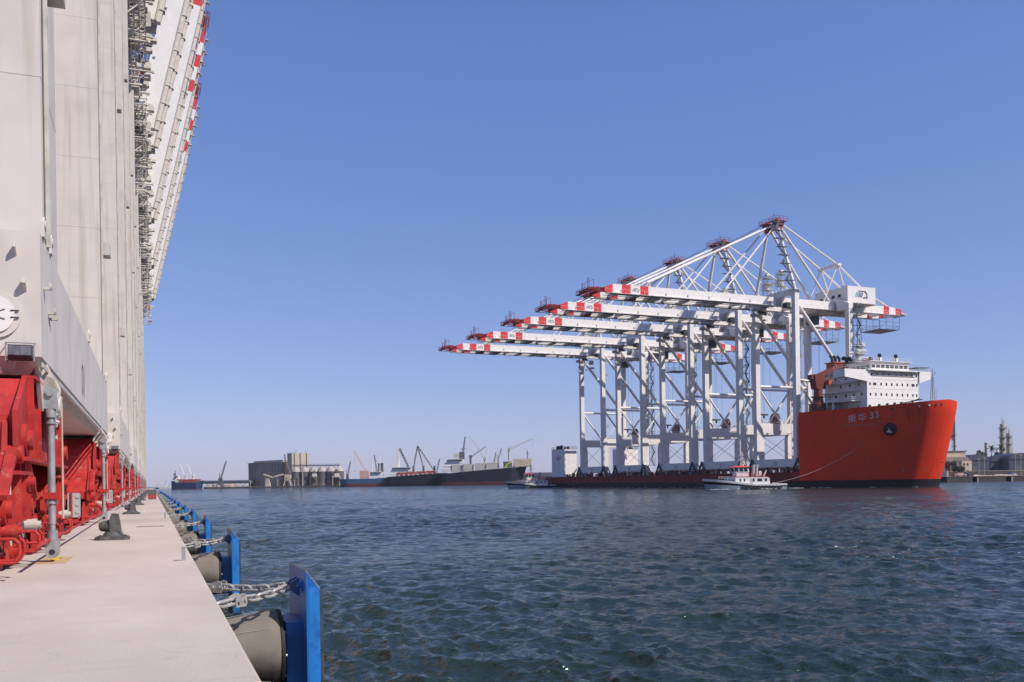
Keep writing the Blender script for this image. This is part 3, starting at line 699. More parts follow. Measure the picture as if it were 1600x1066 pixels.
    for i in range(8):
        f = i / 8; f2 = (i + 1) / 8
        y1 = sy + (2.8 - sy) * f; y2 = sy + (2.8 - sy) * f2; xa = 1.0 + 2.2 * (i % 2); xb = 1.0 + 2.2 * ((i + 1) % 2)
        za = 53.8 + (ap - 54) * f; zb = 53.8 + (ap - 54) * f2
        m.beam((xa, y1 + 0.8, za), (xb, y2 + 0.8, zb), 0.8, 0.18); m.rail((xa, y1 + 1.2, za), (xb, y2 + 1.2, zb), 1.0, 1.2, 0.05); m.box(min(xa, xb) - 0.6, max(xa, xb) + 0.6, y2 + 0.1, y2 + 1.6, zb - 0.1, zb)
    m.build('apex_stair', BLUEGREY, t)
    # hoist tower / stair on the landward leg facing the bow
    m = B(); y = sy
    for (dx, dy) in ((-0.9, 0.9), (-2.5, 0.9), (-0.9, 2.4), (-2.5, 2.4)): m.tube((XL + dx, y + dy, sill_z1), (XL + dx, y + dy, 51), 0.07, 5)
    n = 16
    for i in range(n):
        za = sill_z1 + (50 - sill_z1) * i / n; zb = sill_z1 + (50 - sill_z1) * (i + 1) / n
        xa, xb = (XL - 0.9, XL - 2.5) if i % 2 else (XL - 2.5, XL - 0.9)
        m.beam((xa, y + 2.0, za), (xb, y + 2.0, zb), 0.7, 0.1); m.box(XL - 2.7, XL - 0.8, y + 0.8, y + 2.5, zb - 0.06, zb); m.tube((xa, y + 2.4, za + 1), (xb, y + 2.4, zb + 1), 0.05, 4); m.tube((xa, y + 0.9, za), (xb, y + 0.9, zb), 0.05, 4)
    m.build('stair_tower', BLUEGREY, t)
    # ladders with small landings on the seaward legs
    m = B()
    for z in (20, 27, 34, 41, 47):
        m.box(-hx - 1.4, -hx, sy - 0.9, sy + 0.9, z, z + 0.08); m.rail((-hx - 1.35, sy - 0.9, z), (-hx - 1.35, sy + 0.9, z), 1.0, 0.9, 0.035)
    m.tube((-hx - 0.25, sy - 0.2, 16), (-hx - 0.25, sy - 0.2, 52), 0.04, 4); m.tube((-hx - 0.25, sy + 0.2, 16), (-hx - 0.25, sy + 0.2, 52), 0.04, 4)
    m.build('leg_ladder', CREAM, t)
    # --- trolley with the driver's cab, hanging under the girders
    m = B(); m.box(-21, -13.5, -3.2, 3.2, 49.0, 49.6); m.box(-20.5, -18, -2.6, 2.6, 49.6, 51.0); m.box(-16.5, -14, -2.4, 2.4, 49.6, 50.8); tr = m.build('trolley', CREAM, t)
    m = B(); m.box(-19.6, -16.6, -5.2, -2.6, 46.4, 48.95); cb = m.build('driver_cab', mat('cab_dark_teal', (0.03, 0.06, 0.075), 0.3), tr)
    m = B(); m.box(-16.6, -16.55, -5.1, -2.7, 46.7, 48.6); m.box(-19.5, -16.7, -5.25, -5.202, 46.9, 48.5); m.build('cab_window', GLASS, cb)
    m = B()
    for x in (-15.5, -18.5):
        for y in (-1.5, 1.5): m.tube((x, y, 49.0), (x, y, 20 + (x + 18) * 0.1), 0.035, 4, cap=False)
    m.build('hoist_rope', STEEL, t)
    m = B(); m.box(-18.7, -15.3, -0.25, 0.25, 19.4, 19.9); m.tube((-17, 0, 19.4), (-17, 0, 18.4), 0.3, 8); m.build('hook_beam', STEEL, t)
    # --- latch towers and hinge machinery on the seaward head
    for y in (-3.2, 3.2):
        m = B()
        for dx in (-0.9, 0.9):
            for dy in (-0.9, 0.9): m.tube((dx, y + dy, 54.3), (dx, y + dy, 60.2), 0.1, 5)
        for z in (55.8, 57.6, 59.4):
            m.box(-1.3, 1.3, y - 1.3, y + 1.3, z, z + 0.1); m.rail((-1.3, y - 1.3, z + 0.1), (1.3, y - 1.3, z + 0.1), 1.0, 1.3, 0.04); m.rail((1.3, y - 1.3, z + 0.1), (1.3, y + 1.3, z + 0.1), 1.0, 1.3, 0.04)
        m.tube((-0.9, y - 0.9, 54.4), (0.9, y - 0.9, 57.6), 0.06, 4); m.tube((0.9, y - 0.9, 57.6), (-0.9, y - 0.9, 60), 0.06, 4)
        m.lathe((-0.6, y, 60.4), (1, 0, 0), [(0, 0.5), (1.2, 0.5)], 10)
        m.build('latch_tower', CREAM, t)
    m = B()
    for y in (-gy, gy):
        for s in (-1, 1): m.extr([(1.0, y + s * 0.62, 49.6), (2.9, y + s * 0.62, 49.9), (2.9, y + s * 0.62, 51.4), (1.0, y + s * 0.62, 52.5)], (0, 0.12 * s, 0))
        m.tube((2.3, y - 0.9, 50.6), (2.3, y + 0.9, 50.6), 0.32, 10)
    m.build('hinge_plate', CREAM, t)
    for y in (-2.2, -0.8, 0.8, 2.2):
        m = B(); m.lathe((0.9, y - 0.2, 51.2), (0, 1, 0), [(0, 0.75), (0.14, 0.75), (0.14, 0.6), (0.26, 0.6), (0.26, 0.75), (0.4, 0.75)], 14); m.build('hinge_sheave', STEEL, t)
    for y in (-5.6, 5.6):
        m = B(); m.box(-1.6, 1.8, y - 0.9, y + 0.9, 49.0, 49.1); m.box(-0.8, 0.6, y - 0.6, y + 0.6, 49.1, 50.6); m.lathe((0.9, y - 0.5, 49.9), (0, 1, 0), [(0, 0.6), (1.0, 0.6)], 12); m.rail((1.8, y - 0.9, 49.1), (1.8, y + 0.9, 49.1), 1.0, 0.9, 0.045); m.build('hinge_winch', STEEL, t)
    m = B()
    for y in (-gy, gy): m.rail((-38, y, 52.3), (-3, y, 52.3), 0.9, 2.4, 0.045, 1)
    tag(m.build('girder_railing', GREY, t), kind='stuff')
    m = B()
    rr = random.Random(5)
    for i in range(90 if seams else 14):
        x = rr.uniform(0.9, 3.2); y = rr.uniform(-7, 7); z = rr.uniform(44, 53) if not seams else rr.uniform(47.8, 57); d = rr.uniform(0.3, 0.8) if not seams else rr.uniform(0.1, 0.5)
        if abs(abs(y) - gy) < 1.1 and x > 0.8 and 49 < z < 53: z -= 5
        m.box(x - d, x + d * 0.6, y - d, y + d, z, z + d * rr.uniform(0.6, 1.6))
        m.tube((0.7, y, z + 0.1), (x, y, z + 0.1), 0.1, 5)
    tag(m.build('hinge_machinery', CREAM_L, t), kind='stuff')
    m = B()
    for z in (47.6, 50.0, 52.4):
        for x in (0.9, 1.3, 1.8, 2.35): m.box(x - 0.05, x + 0.05, -8, 8, z, z + 0.12)
        for i in range(21): m.box(0.9, 2.35, -8 + i * 0.8 - 0.04, -8 + i * 0.8 + 0.04, z + 0.02, z + 0.1)
        m.rail((2.35, -8, z + 0.1), (2.35, 8, z + 0.1), 1.1, 1.6, 0.045)
    for y in (-7.5, -2.5, 2.5, 7.5): m.beam((0.8, y, 46.2), (2.3, y, 47.6), 0.12, 0.12); m.tube((2.3, y, 47.6), (2.3, y, 52.4), 0.08, 5)
    if seams: m.build('hinge_gallery', WHITE, t)
    # --- boom, built flat then swung about the hinge
    H = Vector((2.3, 0, 50.6)) * k
    MR = Matrix.Translation(H) @ Matrix.Rotation(-boom_ang, 4, 'Y') @ Matrix.Translation(-H)
    bl = boom_len
    e = [bl - 19.1, bl - 16.4, bl - 13.3, bl - 10.5, bl - 7.6, bl - 5.0]        # band edges from the root outwards
    root_b = None
    for s in (-1, 1):
        y = s * gy
        m = B(); m.box(2.7, e[0], y - 0.45, y + 0.45, 49.7, 52.3)
        g = m.build('boom_girder', WHITE_NEW, t, MR)
        for i in range(5):
            mm = B(); h1 = 52.3 if i < 4 else 52.3; h2 = 52.3 if i < 4 else 51.3; l2 = 49.7 if i < 4 else 50.2
            a, b = e[i] + 0.003, e[i + 1]
            mm.hexa([(a, y - 0.45, 49.7), (b, y - 0.45, l2), (b, y + 0.45, l2), (a, y + 0.45, 49.7)], [(a, y - 0.45, h1), (b, y - 0.45, h2), (b, y + 0.45, h2), (a, y + 0.45, h1)])
            o = mm.build('red_band' if i % 2 == 0 else 'white_band', REDB if i % 2 == 0 else WHITE_NEW, t, MR)
            if i == 1:
                for sd in (-1, 1):
                    if (s == 1) == (sd == 1):
                        cx = (a + b) / 2
                        logo(o, k, (lambda cx, y, sd: (lambda u, v: MR @ (Vector((cx - sd * u * -0.0 + (u * 0.42 if sd < 0 else u * -0.42) * 1.0, y + sd * 0.458, 51.0 + v * 0.55)) * k)))(cx, y, sd), 1.0)
        m = B(); ww = (y + s * 0.45, y + s * (0.62 if seams else 1.25)); m.box(2.7, bl - 5, min(ww), max(ww), 49.62, 49.69)
        if seams:
            m.box(2.7, bl - 19.5, y - 0.4, y + 0.4, 49.1, 49.6)
            x_ = 4.0
            while x_ < bl - 6: m.box(x_, x_ + 0.12, y - 0.48, y + 0.48, 48.9, 49.66); x_ += 2.6
        else:
            m.rail((2.7, y + s * 1.2, 49.69), (bl - 5, y + s * 1.2, 49.69), 1.1, 2.5, 0.03, 1)
            for x in range(4, int(bl - 6), 3): m.beam((x, y + s * 0.45, 49.95), (x, y + s * 1.28, 49.64), 0.12, 0.18)
        m.build('boom_walkway', CREAM_L if seams else WP, t, MR)
        m = B(); m.rail((2.7, y + s * 0.3, 52.3), (bl - 8, y + s * 0.3, 52.3), 0.85, 2.2, 0.045, 1); tag(m.build('boom_railing', WP if seams else GREY, t, MR), kind='stuff')
        m = B() if not seams else None
        if not seams: m.tube((2.7, s * 2.3, 49.35), (bl - 6, s * 2.3, 49.35), 0.07, 4); m.tube((2.7, s * 1.5, 49.5), (bl - 6, s * 1.5, 49.5), 0.06, 4); m.build('festoon_line', STEEL, t, MR)
        m = B(); x_ = 5
        while x_ < bl - 8:
            if not seams: m.box(x_, x_ + 0.25, y + s * 0.46, y + s * 0.65, 50.3, 50.8)
            m.tube((x_ + 1.2, y + s * 0.9, 49.7), (x_ + 1.2, y + s * 0.9, 48.9), 0.06, 4) if not seams else m.box(x_, x_ + 0.2, y + s * 0.46, y + s * 0.6, 51.6, 51.9); x_ += 7.3
        tag(m.build('boom_lamp', GALV, t, MR), kind='stuff')
        m = B(); m.box(2.7, bl - 6, y - s * 0.46 - 0.12, y - s * 0.46 + 0.12, 49.5, 49.68); m.build('trolley_rail', CREAM, t, MR)
    m = B()
    x = 8
    while x < bl - 8: m.box(x - 0.25, x + 0.25, -gy + 0.45, gy - 0.45, 49.9, 51.0); x += 6
    m.box(20.4, 21.6, -gy + 0.45, gy - 0.45, 50.5, 52.2); m.box(46.9, 48.1, -gy + 0.45, gy - 0.45, 50.5, 52.2)
    m.build('boom_cross_tie', WP, t, MR)
    m = B()
    for y in (-1, 1):
        m.beam((bl - 5, y * gy, 51.0), (bl - 0.8, y * 2.7, 51.0), 0.28, 0.3); m.beam((bl - 5, y * gy, 50.3), (bl - 0.8, y * 2.7, 50.6), 0.28, 0.3)
        for i in range(4): m.beam((bl - 5 + i * 1.2, y * (gy - i * 0.2), 50.3), (bl - 4.2 + i * 1.1, y * (gy - i * 0.2), 51.1), 0.12, 0.12)
        m.rail((bl - 5.5, y * 3.9, 50.0), (bl - 0.3, y * 3.3, 50.0), 1.1, 1.2, 0.055); m.box(bl - 5.5, bl - 0.3, y * 3.6 - 0.3, y * 3.6 + 0.3, 49.93, 50.0)
    m.box(bl - 1.1, bl - 0.8, -3.0, 3.0, 50.5, 51.1); m.box(bl - 4.9, bl - 4.6, -3.3, 3.3, 50.3, 51.1); m.beam((bl - 4.8, -3.2, 50.7), (bl - 1, 2.7, 50.7), 0.2, 0.25); m.beam((bl - 4.8, 3.2, 50.7), (bl - 1, -2.7, 50.7), 0.2, 0.25)
    m.box(bl - 0.9, bl, -3.4, 3.4, 49.93, 50.0); m.rail((bl - 0.05, -3.4, 50), (bl - 0.05, 3.4, 50), 1.1, 1.1, 0.055)
    m.box(bl - 3.6, bl - 2.7, -1.6, 1.6, 51.1, 51.7); m.rail((bl - 2.4, -2.6, 51.1), (bl - 2.4, 2.6, 51.1), 2.3, 2.6, 0.06, 1); m.rail((bl - 0.9, 1.9, 51.1), (bl - 0.9, 2.7, 51.1), 2.6, 0.8, 0.08, 1); m.rail((bl - 1.6, -2.7, 51.1), (bl - 1.6, -2.1, 51.1), 2.0, 0.6, 0.08, 1)
    for y in (-2, -0.7, 0.7, 2): m.lathe((bl - 4, y - 0.15, 51.3), (0, 1, 0), [(0, 0.4), (0.3, 0.4)], 10)
    m.build('boom_tip_frame', DKRED, t, MR)
    m = B()                                           # stay anchors on the boom
    for X in (21, 47.5):
        for s in (-1, 1): m.extr([(X - 1.2, s * gy - 0.25, 52.3), (X + 0.9, s * gy - 0.25, 52.3), (X + 0.2, s * gy - 0.25, 53.7), (X - 0.6, s * gy - 0.25, 53.7)], (0, 0.5, 0))
        m.box(X - 1.5, X + 1.5, -3, 3, 52.4, 52.5); m.rail((X - 1.5, -3, 52.5), (X - 1.5, 3, 52.5), 1.1, 1.5, 0.04); m.rail((X + 1.5, -3, 52.5), (X + 1.5, 3, 52.5), 1.1, 1.5, 0.04)
    m.build('stay_anchor', CREAM, t, MR)
    m = B()
    for x, l in ((26, 2.2), (33, 1.4), (bl - 24, 3.0)): m.box(x, x + l, -2.6, 2.6, 49.2, 49.68)
    m.build('rope_support', GALV, t, MR)
    for s in (-1, 1):
        if boom_ang < 0.2:
            for X, r in ((21, 0.26), (47.5, 0.28)):
                q = MR @ (Vector((X, s * gy, 53.4)) * k); m = MB(); m.tube(Vector((0.8, s * 2.2, ap - 0.3)) * k, q, r * k, 8); m.build('forestay', WP, t)
            m = MB()
            for o in (0.35, 0.7): m.tube(Vector((1.2, s * (1.2 + o * 0.3), ap + 0.9)) * k, MR @ (Vector((45, s * 1.2, 53.6)) * k), 0.05 * k, 4)
            m.build('hoist_cable', STEEL, t)
        else:
            q1 = MR @ (Vector((21, s * gy, 53.6)) * k); a0 = Vector((0.8, s * 2.2, ap - 0.3)) * k
            mid = (a0 + q1) / 2 + Vector((-5.5, 0, 4)) * k
            m = MB(); m.tube(a0, mid, 0.26 * k, 8); m.tube(mid, q1, 0.26 * k, 8); m.build('forestay', WP, t)
            q2 = MR @ (Vector((47.5, s * gy, 53.6)) * k); m = MB(); m.tube(q1 + Vector((0, 0, 2)), q2, 0.22 * k, 8); m.build('forestay', WP, t)
    # --- simple bogies for the cranes seen from far off
    if bog:
        for x in (0, XL):
            for yc in (-sy, sy):
                for j in (-2.9, 2.9):
                    if abs(yc + j) > 12.2: j *= 0.8
                    m = B(); y = yc + j
                    m.extr([(x - 0.55, y - 2.0, 0.75), (x - 0.55, y + 2.0, 0.75), (x - 0.55, y + 1.6, 1.0), (x - 0.55, y + 0.55, sill_z0 - 0.02), (x - 0.55, y - 0.55, sill_z0 - 0.02), (x - 0.55, y - 1.6, 1.0)], (1.1, 0, 0))
                    for q in (-1.25, 1.25):
                        m.box(x - 0.62, x + 0.62, y + q - 0.95, y + q + 0.95, 0.28, 0.74)
                    eq = m.build('bogie', mat_bog, t)
                    w = B()
                    for q in (-1.75, -0.75, 0.75, 1.75): w.lathe((x - 0.35, y + q, 0.33), (1, 0, 0), [(0, 0.33), (0.7, 0.33)], 12)
                    w.build('wheels', STEEL, eq)
                    w = B()
                    for q, zz in ((-1.6, 0.95), (0.2, 0.35), (1.1, 1.1)): w.box(x + 0.63, x + 0.85, y + q, y + q + 0.28, zz, zz + 0.3)
                    w.build('motor_box', CREAM, eq)
    return t, t_sill, pb
mat_vent = mat('tan_vent', (0.40, 0.28, 0.20), 0.6)
mat_apex = mat('apex_red', (0.30, 0.025, 0.025), 0.5, var=0.15)
mat_bog = mat('bogie_red', (0.30, 0.022, 0.016), 0.5, var=0.25, scale=2)
def logo(parent, k, f, size):
    """port operator's mark: slanted light and dark bars under a dark hooked stroke; f maps (u, v) in metres to the surface"""
    def slab(pts, mt, nm):
        m = MB(); m.add([f(u, v) for u, v in pts], [list(range(len(pts)))]); m.build(nm, mt, parent)
    for i in range(5):
        u = -2.6 + i * 0.62
        slab([(u, -0.7), (u + 0.42, -0.7), (u + 1.0, 0.55), (u + 0.62, 0.55)], LOGOC if i < 2 else LOGOB, 'logo_bar')
    slab([(-1.4, 0.7), (1.3, 0.7), (1.9, 0.95), (-1.1, 0.95)], LOGOB, 'logo_stroke')
    slab([(1.3, 0.7), (1.9, 0.95), (2.6, 0.3), (2.7, -0.9), (2.25, -0.9), (2.15, 0.1)], LOGOB, 'logo_stroke')
    slab([(0.6, -0.9), (2.25, -0.9), (2.25, -0.55), (1.0, -0.55)], LOGOB, 'logo_stroke')

# ---------------------------------------------------------------- the cranes along the quay, booms raised
KQ = 1.2
SZ0, SZ1 = 3.43 / KQ, 5.95 / KQ
qc, qsill, _pb = make_crane(KQ, SZ0, SZ1, 2.42, 11.0, R(77.0), 60.0, False, hx=0.805, seams=True)
def sill_fittings(root):
    m = MB(); m.lathe((0.28, -13.2, 4.45), (0, -1, 0), [(0.0, 0.41), (0.05, 0.41), (0.05, 0.335)], 32); m.build('hatch_ring', WHITE, root)
    m = MB(); m.lathe((0.26, -13.25, 4.45), (0, -1, 0), [(0.0, 0.33), (0.035, 0.33)], 32); hl = m.build('hatch_lid', WHITE2, root)
    m = MB(); 
    for a in (0.35, -0.35): m.beam((0.2, -13.29, 4.45 - 0.02), (0.2 + 0.26 * math.cos(a), -13.29, 4.45 + 0.26 * math.sin(a)), 0.014, 0.014)
    m.beam((0.53, -13.29, 4.52), (0.66, -13.27, 4.52), 0.02, 0.02); m.beam((0.53, -13.29, 4.40), (0.66, -13.27, 4.40), 0.02, 0.02); m.build('hatch_hinge', STEEL, hl)
    fl = MB(); fl.extr([(0.50, -13.42, 3.62), (0.50, -13.52, 3.70), (0.50, -13.45, 3.90), (0.50, -13.33, 3.88), (0.50, -13.33, 3.66)][::-1], (0.38, 0, 0)); f = fl.build('floodlight', STEEL, root)
    m = MB()
    for x in (0.52, 0.70): m.add([(x, -13.427, 3.632), (x + 0.165, -13.427, 3.632), (x + 0.165, -13.523, 3.705), (x, -13.523, 3.705)], [(0, 1, 2, 3)]); 
    for x in (0.515, 0.695): m.add([(x, -13.524, 3.712), (x + 0.17, -13.524, 3.712), (x + 0.17, -13.457, 3.885), (x, -13.457, 3.885)], [(0, 1, 2, 3)])
    m.build('lamp_glass', mat_lampglass, f)
    m = MB(); m.path([(0.47, -13.22, 3.62), (0.47, -13.47, 3.62), (0.47, -13.47, 3.93), (0.47, -13.22, 3.96)], 0.012); m.path([(0.91, -13.22, 3.62), (0.91, -13.47, 3.62), (0.91, -13.47, 3.93), (0.91, -13.22, 3.96)], 0.012); m.tube((0.47, -13.47, 3.93), (0.91, -13.47, 3.93), 0.012, 6); m.path([(0.62, -13.4, 3.64), (0.58, -13.35, 3.5), (0.45, -13.24, 3.46), (0.36, -13.22, 3.52)], 0.01)
    m.build('lamp_guard', GALV, f)
    m = MB(); m.path([(0.30, -13.2, 3.85), (0.30, -13.36, 3.86), (0.30, -13.4, 3.78), (0.33, -13.36, 3.5), (0.36, -13.25, 3.43)], 0.035, 8); m.build('cable_elbow', WHITE2, root)
    for x, z, w in ((0.60, 5.72, 0.03), (0.72, 5.1, 0.06)):
        m = MB(); m.extr([(x, -13.2, z), (x, -13.36, z - 0.02), (x, -13.38, z - 0.10), (x, -13.2, z - 0.22)], (w, 0, 0)); m.build('lifting_lug', WHITE, root)
    m = MB(); m.extr([(0.86, -13.0, 3.6), (0.86, -11.6, 3.3), (0.86, -11.75, 2.9), (0.86, -12.4, 2.82), (0.86, -12.75, 3.3)], (0.07, 0, 0)); m.build('end_gusset', WHITE, root)
    for y in (-12.9, -11.6, 0.2, 11.8):
        m = MB(); m.extr([(1.0, y, 5.95), (1.0, y + 0.28, 5.95), (1.0, y + 0.28, 6.22), (1.0, y + 0.14, 6.34), (1.0, y, 6.22)], (0.045, 0, 0)); m.lathe((1.046, y + 0.14, 6.18), (1, 0, 0), [(0, 0.085), (0.02, 0.085)], 14); m.build('top_lug', WHITE, root)
    for y, z in ((-12.75, 5.02), (-12.0, 4.7), (-11.8, 4.62)):
        m = MB(); m.box(1.0, 1.14, y, y + 0.09, z, z + 0.045); m.box(1.1, 1.14, y, y + 0.09, z, z + 0.13); m.build('cable_hook', CREAM, root)
    m = MB(); m.box(1.0, 1.02, -13.2, 13.2, 3.55, 3.63); m.path([(1.06, -11.2, 3.5), (1.07, -8, 3.42), (1.07, -3, 3.45), (1.06, 3, 3.4), (1.06, 11, 3.5)], 0.02); m.build('cable_run', CREAM, root)
mat_lampglass = mat('floodlight_glass', (0.13, 0.125, 0.14), 0.12, var=0.2, scale=8)
sill_fittings(qc)
def storm_pole(root, y, x=1.04):
    m = MB(); m.tube((x, y, 0.72), (x, y, 2.75), 0.066, 14); m.tube((x, y, 2.72), (x, y, 2.90), 0.10, 14); m.tube((x, y, 2.60), (x, y, 2.64), 0.10, 14); m.tube((x, y, 0.60), (x, y, 0.72), 0.055, 12); m.tube((x, y, 0.36), (x, y, 0.60), 0.095, 14); m.tube((x, y, 1.10), (x, y, 1.16), 0.10, 12)
    p = m.build('tie_down_rod', GALV, root)
    m = MB()
    for dy in (-0.10, 0.05): m.extr([(x - 0.12, y + dy, 2.88), (x + 0.12, y + dy, 2.88)] + [(x + 0.12 * math.cos(a), y + dy, 3.18 + 0.12 * math.sin(a)) for a in [math.pi * i / 8 for i in range(9)]], (0, 0.05, 0))
    m.tube((x, y - 0.16, 3.18), (x, y + 0.14, 3.18), 0.07, 14); m.build('upper_clevis', GALV, p)
    m = MB()
    for dy in (-0.11, 0.05): m.extr([(x + 0.12 * math.cos(a), y + dy, 0.20 + 0.12 * math.sin(a)) for a in [math.pi + math.pi * i / 8 for i in range(9)]] + [(x + 0.12, y + dy, 0.44), (x - 0.12, y + dy, 0.44)], (0, 0.055, 0))
    m.build('lower_clevis', GALV, p)
    m = MB(); m.lathe((x, y - 0.111, 0.20), (0, -1, 0), [(0, 0.05), (0.012, 0.05)], 14); m.build('pin_hole', INK, p)
    m = MB(); m.lathe((x - 0.09, y - 0.03, 3.22), (0, 1, 0), [(0, 0.27), (0.06, 0.27)], 24); m.extr([(x - 0.3, y - 0.03, 3.2), (x + 0.16, y - 0.03, 3.2), (x - 0.05, y - 0.03, 3.75), (x - 0.3, y - 0.03, 3.8)], (0, 0.06, 0)); m.build('pole_ear', WHITE, root)
    m = MB(); m.lathe((1.0, y + 0.75, 3.0), (1, 0, 0), [(0, 0.42), (0.08, 0.42), (0.08, 0.2), (0.16, 0.2)], 24); m.extr([(1.0, y + 0.33, 3.0), (1.0, y + 1.17, 3.0), (1.0, y + 1.05, 3.5), (1.0, y + 0.45, 3.5)], (0.07, 0, 0))
    for i in range(10):
        a = 2 * math.pi * i / 10; m.tube((1.07, y + 0.75 + 0.33 * math.cos(a), 3 + 0.33 * math.sin(a)), (1.12, y + 0.75 + 0.33 * math.cos(a), 3 + 0.33 * math.sin(a)), 0.03, 6)
    m.build('pivot_disc', WHITE, root)
    m = MB(); m.box(0.75, x + 0.14, y - 0.03, y + 0.03, 1.18, 1.32); m.box(x - 0.14, x + 0.15, y - 0.13, y - 0.09, 1.19, 1.31); m.build('pole_stay', RED, root)
def pivot(m, x, y, z, r, d=0.16):
    m.lathe((x, y, z), (1, 0, 0), [(0, r), (d * 0.45, r), (d * 0.45, r * 0.62), (d, r * 0.62)], 20)
def bogie_group(root, yc, sgn):
    # main equaliser under the white pivot bracket
    m = MB(); m.box(-0.85, 0.85, yc - 1.1, yc + 1.1, 3.362, 3.43); m.box(0.935, 0.985, yc - 0.7, yc + 0.7, 2.4, 3.43); m.build('pivot_bracket', WHITE, root)
    m = MB(); m.extr([(-0.72, yc - 3.7, 1.95), (-0.72, yc + 3.7, 1.95), (-0.72, yc + 3.7, 2.6), (-0.72, yc + 2.6, 3.3), (-0.72, yc - 2.6, 3.3), (-0.72, yc - 3.7, 2.6)], (1.44, 0, 0))
    for x in (-0.80, 0.72): m.extr([(x, yc - 3.9, 1.85), (x, yc + 3.9, 1.85), (x, yc + 3.9, 2.66), (x, yc + 2.6, 3.36), (x, yc - 2.6, 3.36), (x, yc - 3.9, 2.66)], (0.08, 0, 0))
    for a in (-2.6, -1.5, 1.5, 2.6): m.box(0.80, 0.90, yc + a - 0.03, yc + a + 0.03, 1.9, 3.3)
    m.box(0.80, 0.93, yc - 3.9, yc + 3.9, 1.85, 1.91); m.box(0.80, 0.93, yc - 2.6, yc + 2.6, 3.31, 3.36)
    me = m.build('main_equaliser', RED, root)
    m = MB(); pivot(m, 0.985, yc, 2.75, 0.30, 0.1); pivot(m, 0.80, yc - 3.3, 2.2, 0.27); pivot(m, 0.80, yc + 3.3, 2.2, 0.27); m.build('pivot_pin', RED, me)
    for j in (-3.3, 3.3):
        y = yc + j
        m = MB()
        pr = [(-1.75, 0.98), (-0.75, 0.80), (0.75, 0.80), (1.75, 0.98), (1.75, 1.25), (0.62, 1.95), (0.45, 2.45), (-0.45, 2.45), (-0.62, 1.95), (-1.75, 1.25)]
        m.extr([(-0.56, y + a, b) for a, b in pr], (1.12, 0, 0))
        for x in (-0.64, 0.56): m.extr([(x, y + a * 1.06, b + (0.06 if b > 1.1 else -0.06)) for a, b in pr], (0.08, 0, 0))
        for a in (-1.0, -0.3, 0.3, 1.0): m.box(0.64, 0.80, y + a - 0.03, y + a + 0.03, 0.85, 1.3 if abs(a) > 0.5 else 2.0)
        m.extr([(0.642, y - 0.9, 1.62), (0.642, y + 0.9, 1.62), (0.642, y + 0.9, 1.68), (0.642, y - 0.9, 1.68)], (0.2, 0, 0))
        eq = m.build('equaliser', RED, root)
        m = MB(); pivot(m, 0.64, y - 1.3, 1.08, 0.24); pivot(m, 0.64, y + 1.3, 1.08, 0.24); m.build('pivot_pin', RED, eq)
        m = MB(); m.lathe((0.64, y + 0.55, 1.5), (1, 0, 0), [(0, 0.17), (0.2, 0.17), (0.2, 0.10), (0.28, 0.10)], 18); m.lathe((0.64, y - 0.5, 1.95), (1, 0, 0), [(0, 0.15), (0.22, 0.15)], 16); m.build('brake_drum', RED, eq)
        m = MB(); m.box(0.6405, 0.652, y + 0.95, y + 1.2, 1.12, 1.24); m.build('warning_plate', YELLOW if j < 0 else WHITE2, eq)
        m = MB()
        for a in np.arange(-1.5, 1.51, 0.25): m.lathe((0.64, y + a, 0.92), (1, 0, 0), [(0, 0.028), (0.025, 0.028)], 6)
        tag(m.build('flange_bolts', DKRED, eq), kind='stuff')
        m = MB(); m.extr([(0.645, y - 1.95, 1.30), (0.645, y - 0.7, 2.05), (0.645, y - 0.66, 1.98), (0.645, y - 1.9, 1.22)], (0.16, 0, 0)); m.extr([(0.645, y + 1.95, 1.30), (0.645, y + 0.7, 2.05), (0.645, y + 0.66, 1.98), (0.645, y + 1.9, 1.22)][::-1], (0.16, 0, 0)); m.build('flange_plate', RED, eq)
        for q in (-1.3, 1.3):
            b = MB()
            for x in (-0.50, 0.42): b.extr([(x, y + q - 1.0, 0.12), (x, y + q + 1.0, 0.12), (x, y + q + 1.0, 0.62), (x, y + q + 0.45, 0.86), (x, y + q - 0.45, 0.86), (x, y + q - 1.0, 0.62)], (0.08, 0, 0))
            b.box(-0.42, 0.42, y + q - 0.2, y + q + 0.2, 0.3, 0.8); b.box(-0.3, 0.3, y + q - 1.05, y + q - 1.0, 0.1, 0.55); b.box(-0.3, 0.3, y + q + 1.0, y + q + 1.05, 0.1, 0.55)
            bo = b.build('bogie', RED, root)
            for ww in (-0.55, 0.55):
                w = MB(); w.lathe((-0.16, y + q + ww, 0.30), (1, 0, 0), [(0, 0.36), (0.06, 0.36), (0.06, 0.31), (0.26, 0.31), (0.26, 0.36), (0.32, 0.36)], 22); w.build('wheel', STEEL, bo)
                w = MB(); w.lathe((0.50, y + q + ww, 0.32), (1, 0, 0), [(0, 0.2), (0.06, 0.2), (0.06, 0.13), (0.14, 0.13)], 16); w.build('axle_cap', RED, bo)
            g = MB()      # motor and gearbox slung on the side
            g.lathe((0.5, y + q, 0.74), (1, 0, 0), [(0, 0.11), (0.36, 0.11), (0.36, 0.07), (0.42, 0.07)], 14); g.box(0.5, 0.64, y + q - 0.17, y + q + 0.17, 0.52, 0.9); g.build('drive_motor', RED if q < 0 else CREAM, bo)
            g = MB()      # bent tube guard
            for off in (-0.42, 0.12):
                g.path([(0.40, y + q + off, 0.28), (0.86, y + q + off, 0.28), (0.93, y + q + off, 0.40), (0.93, y + q + off, 0.56), (0.86, y + q + off, 0.64), (0.40, y + q + off, 0.64)], 0.026, 8)
            g.build('tube_guard', RED, bo)
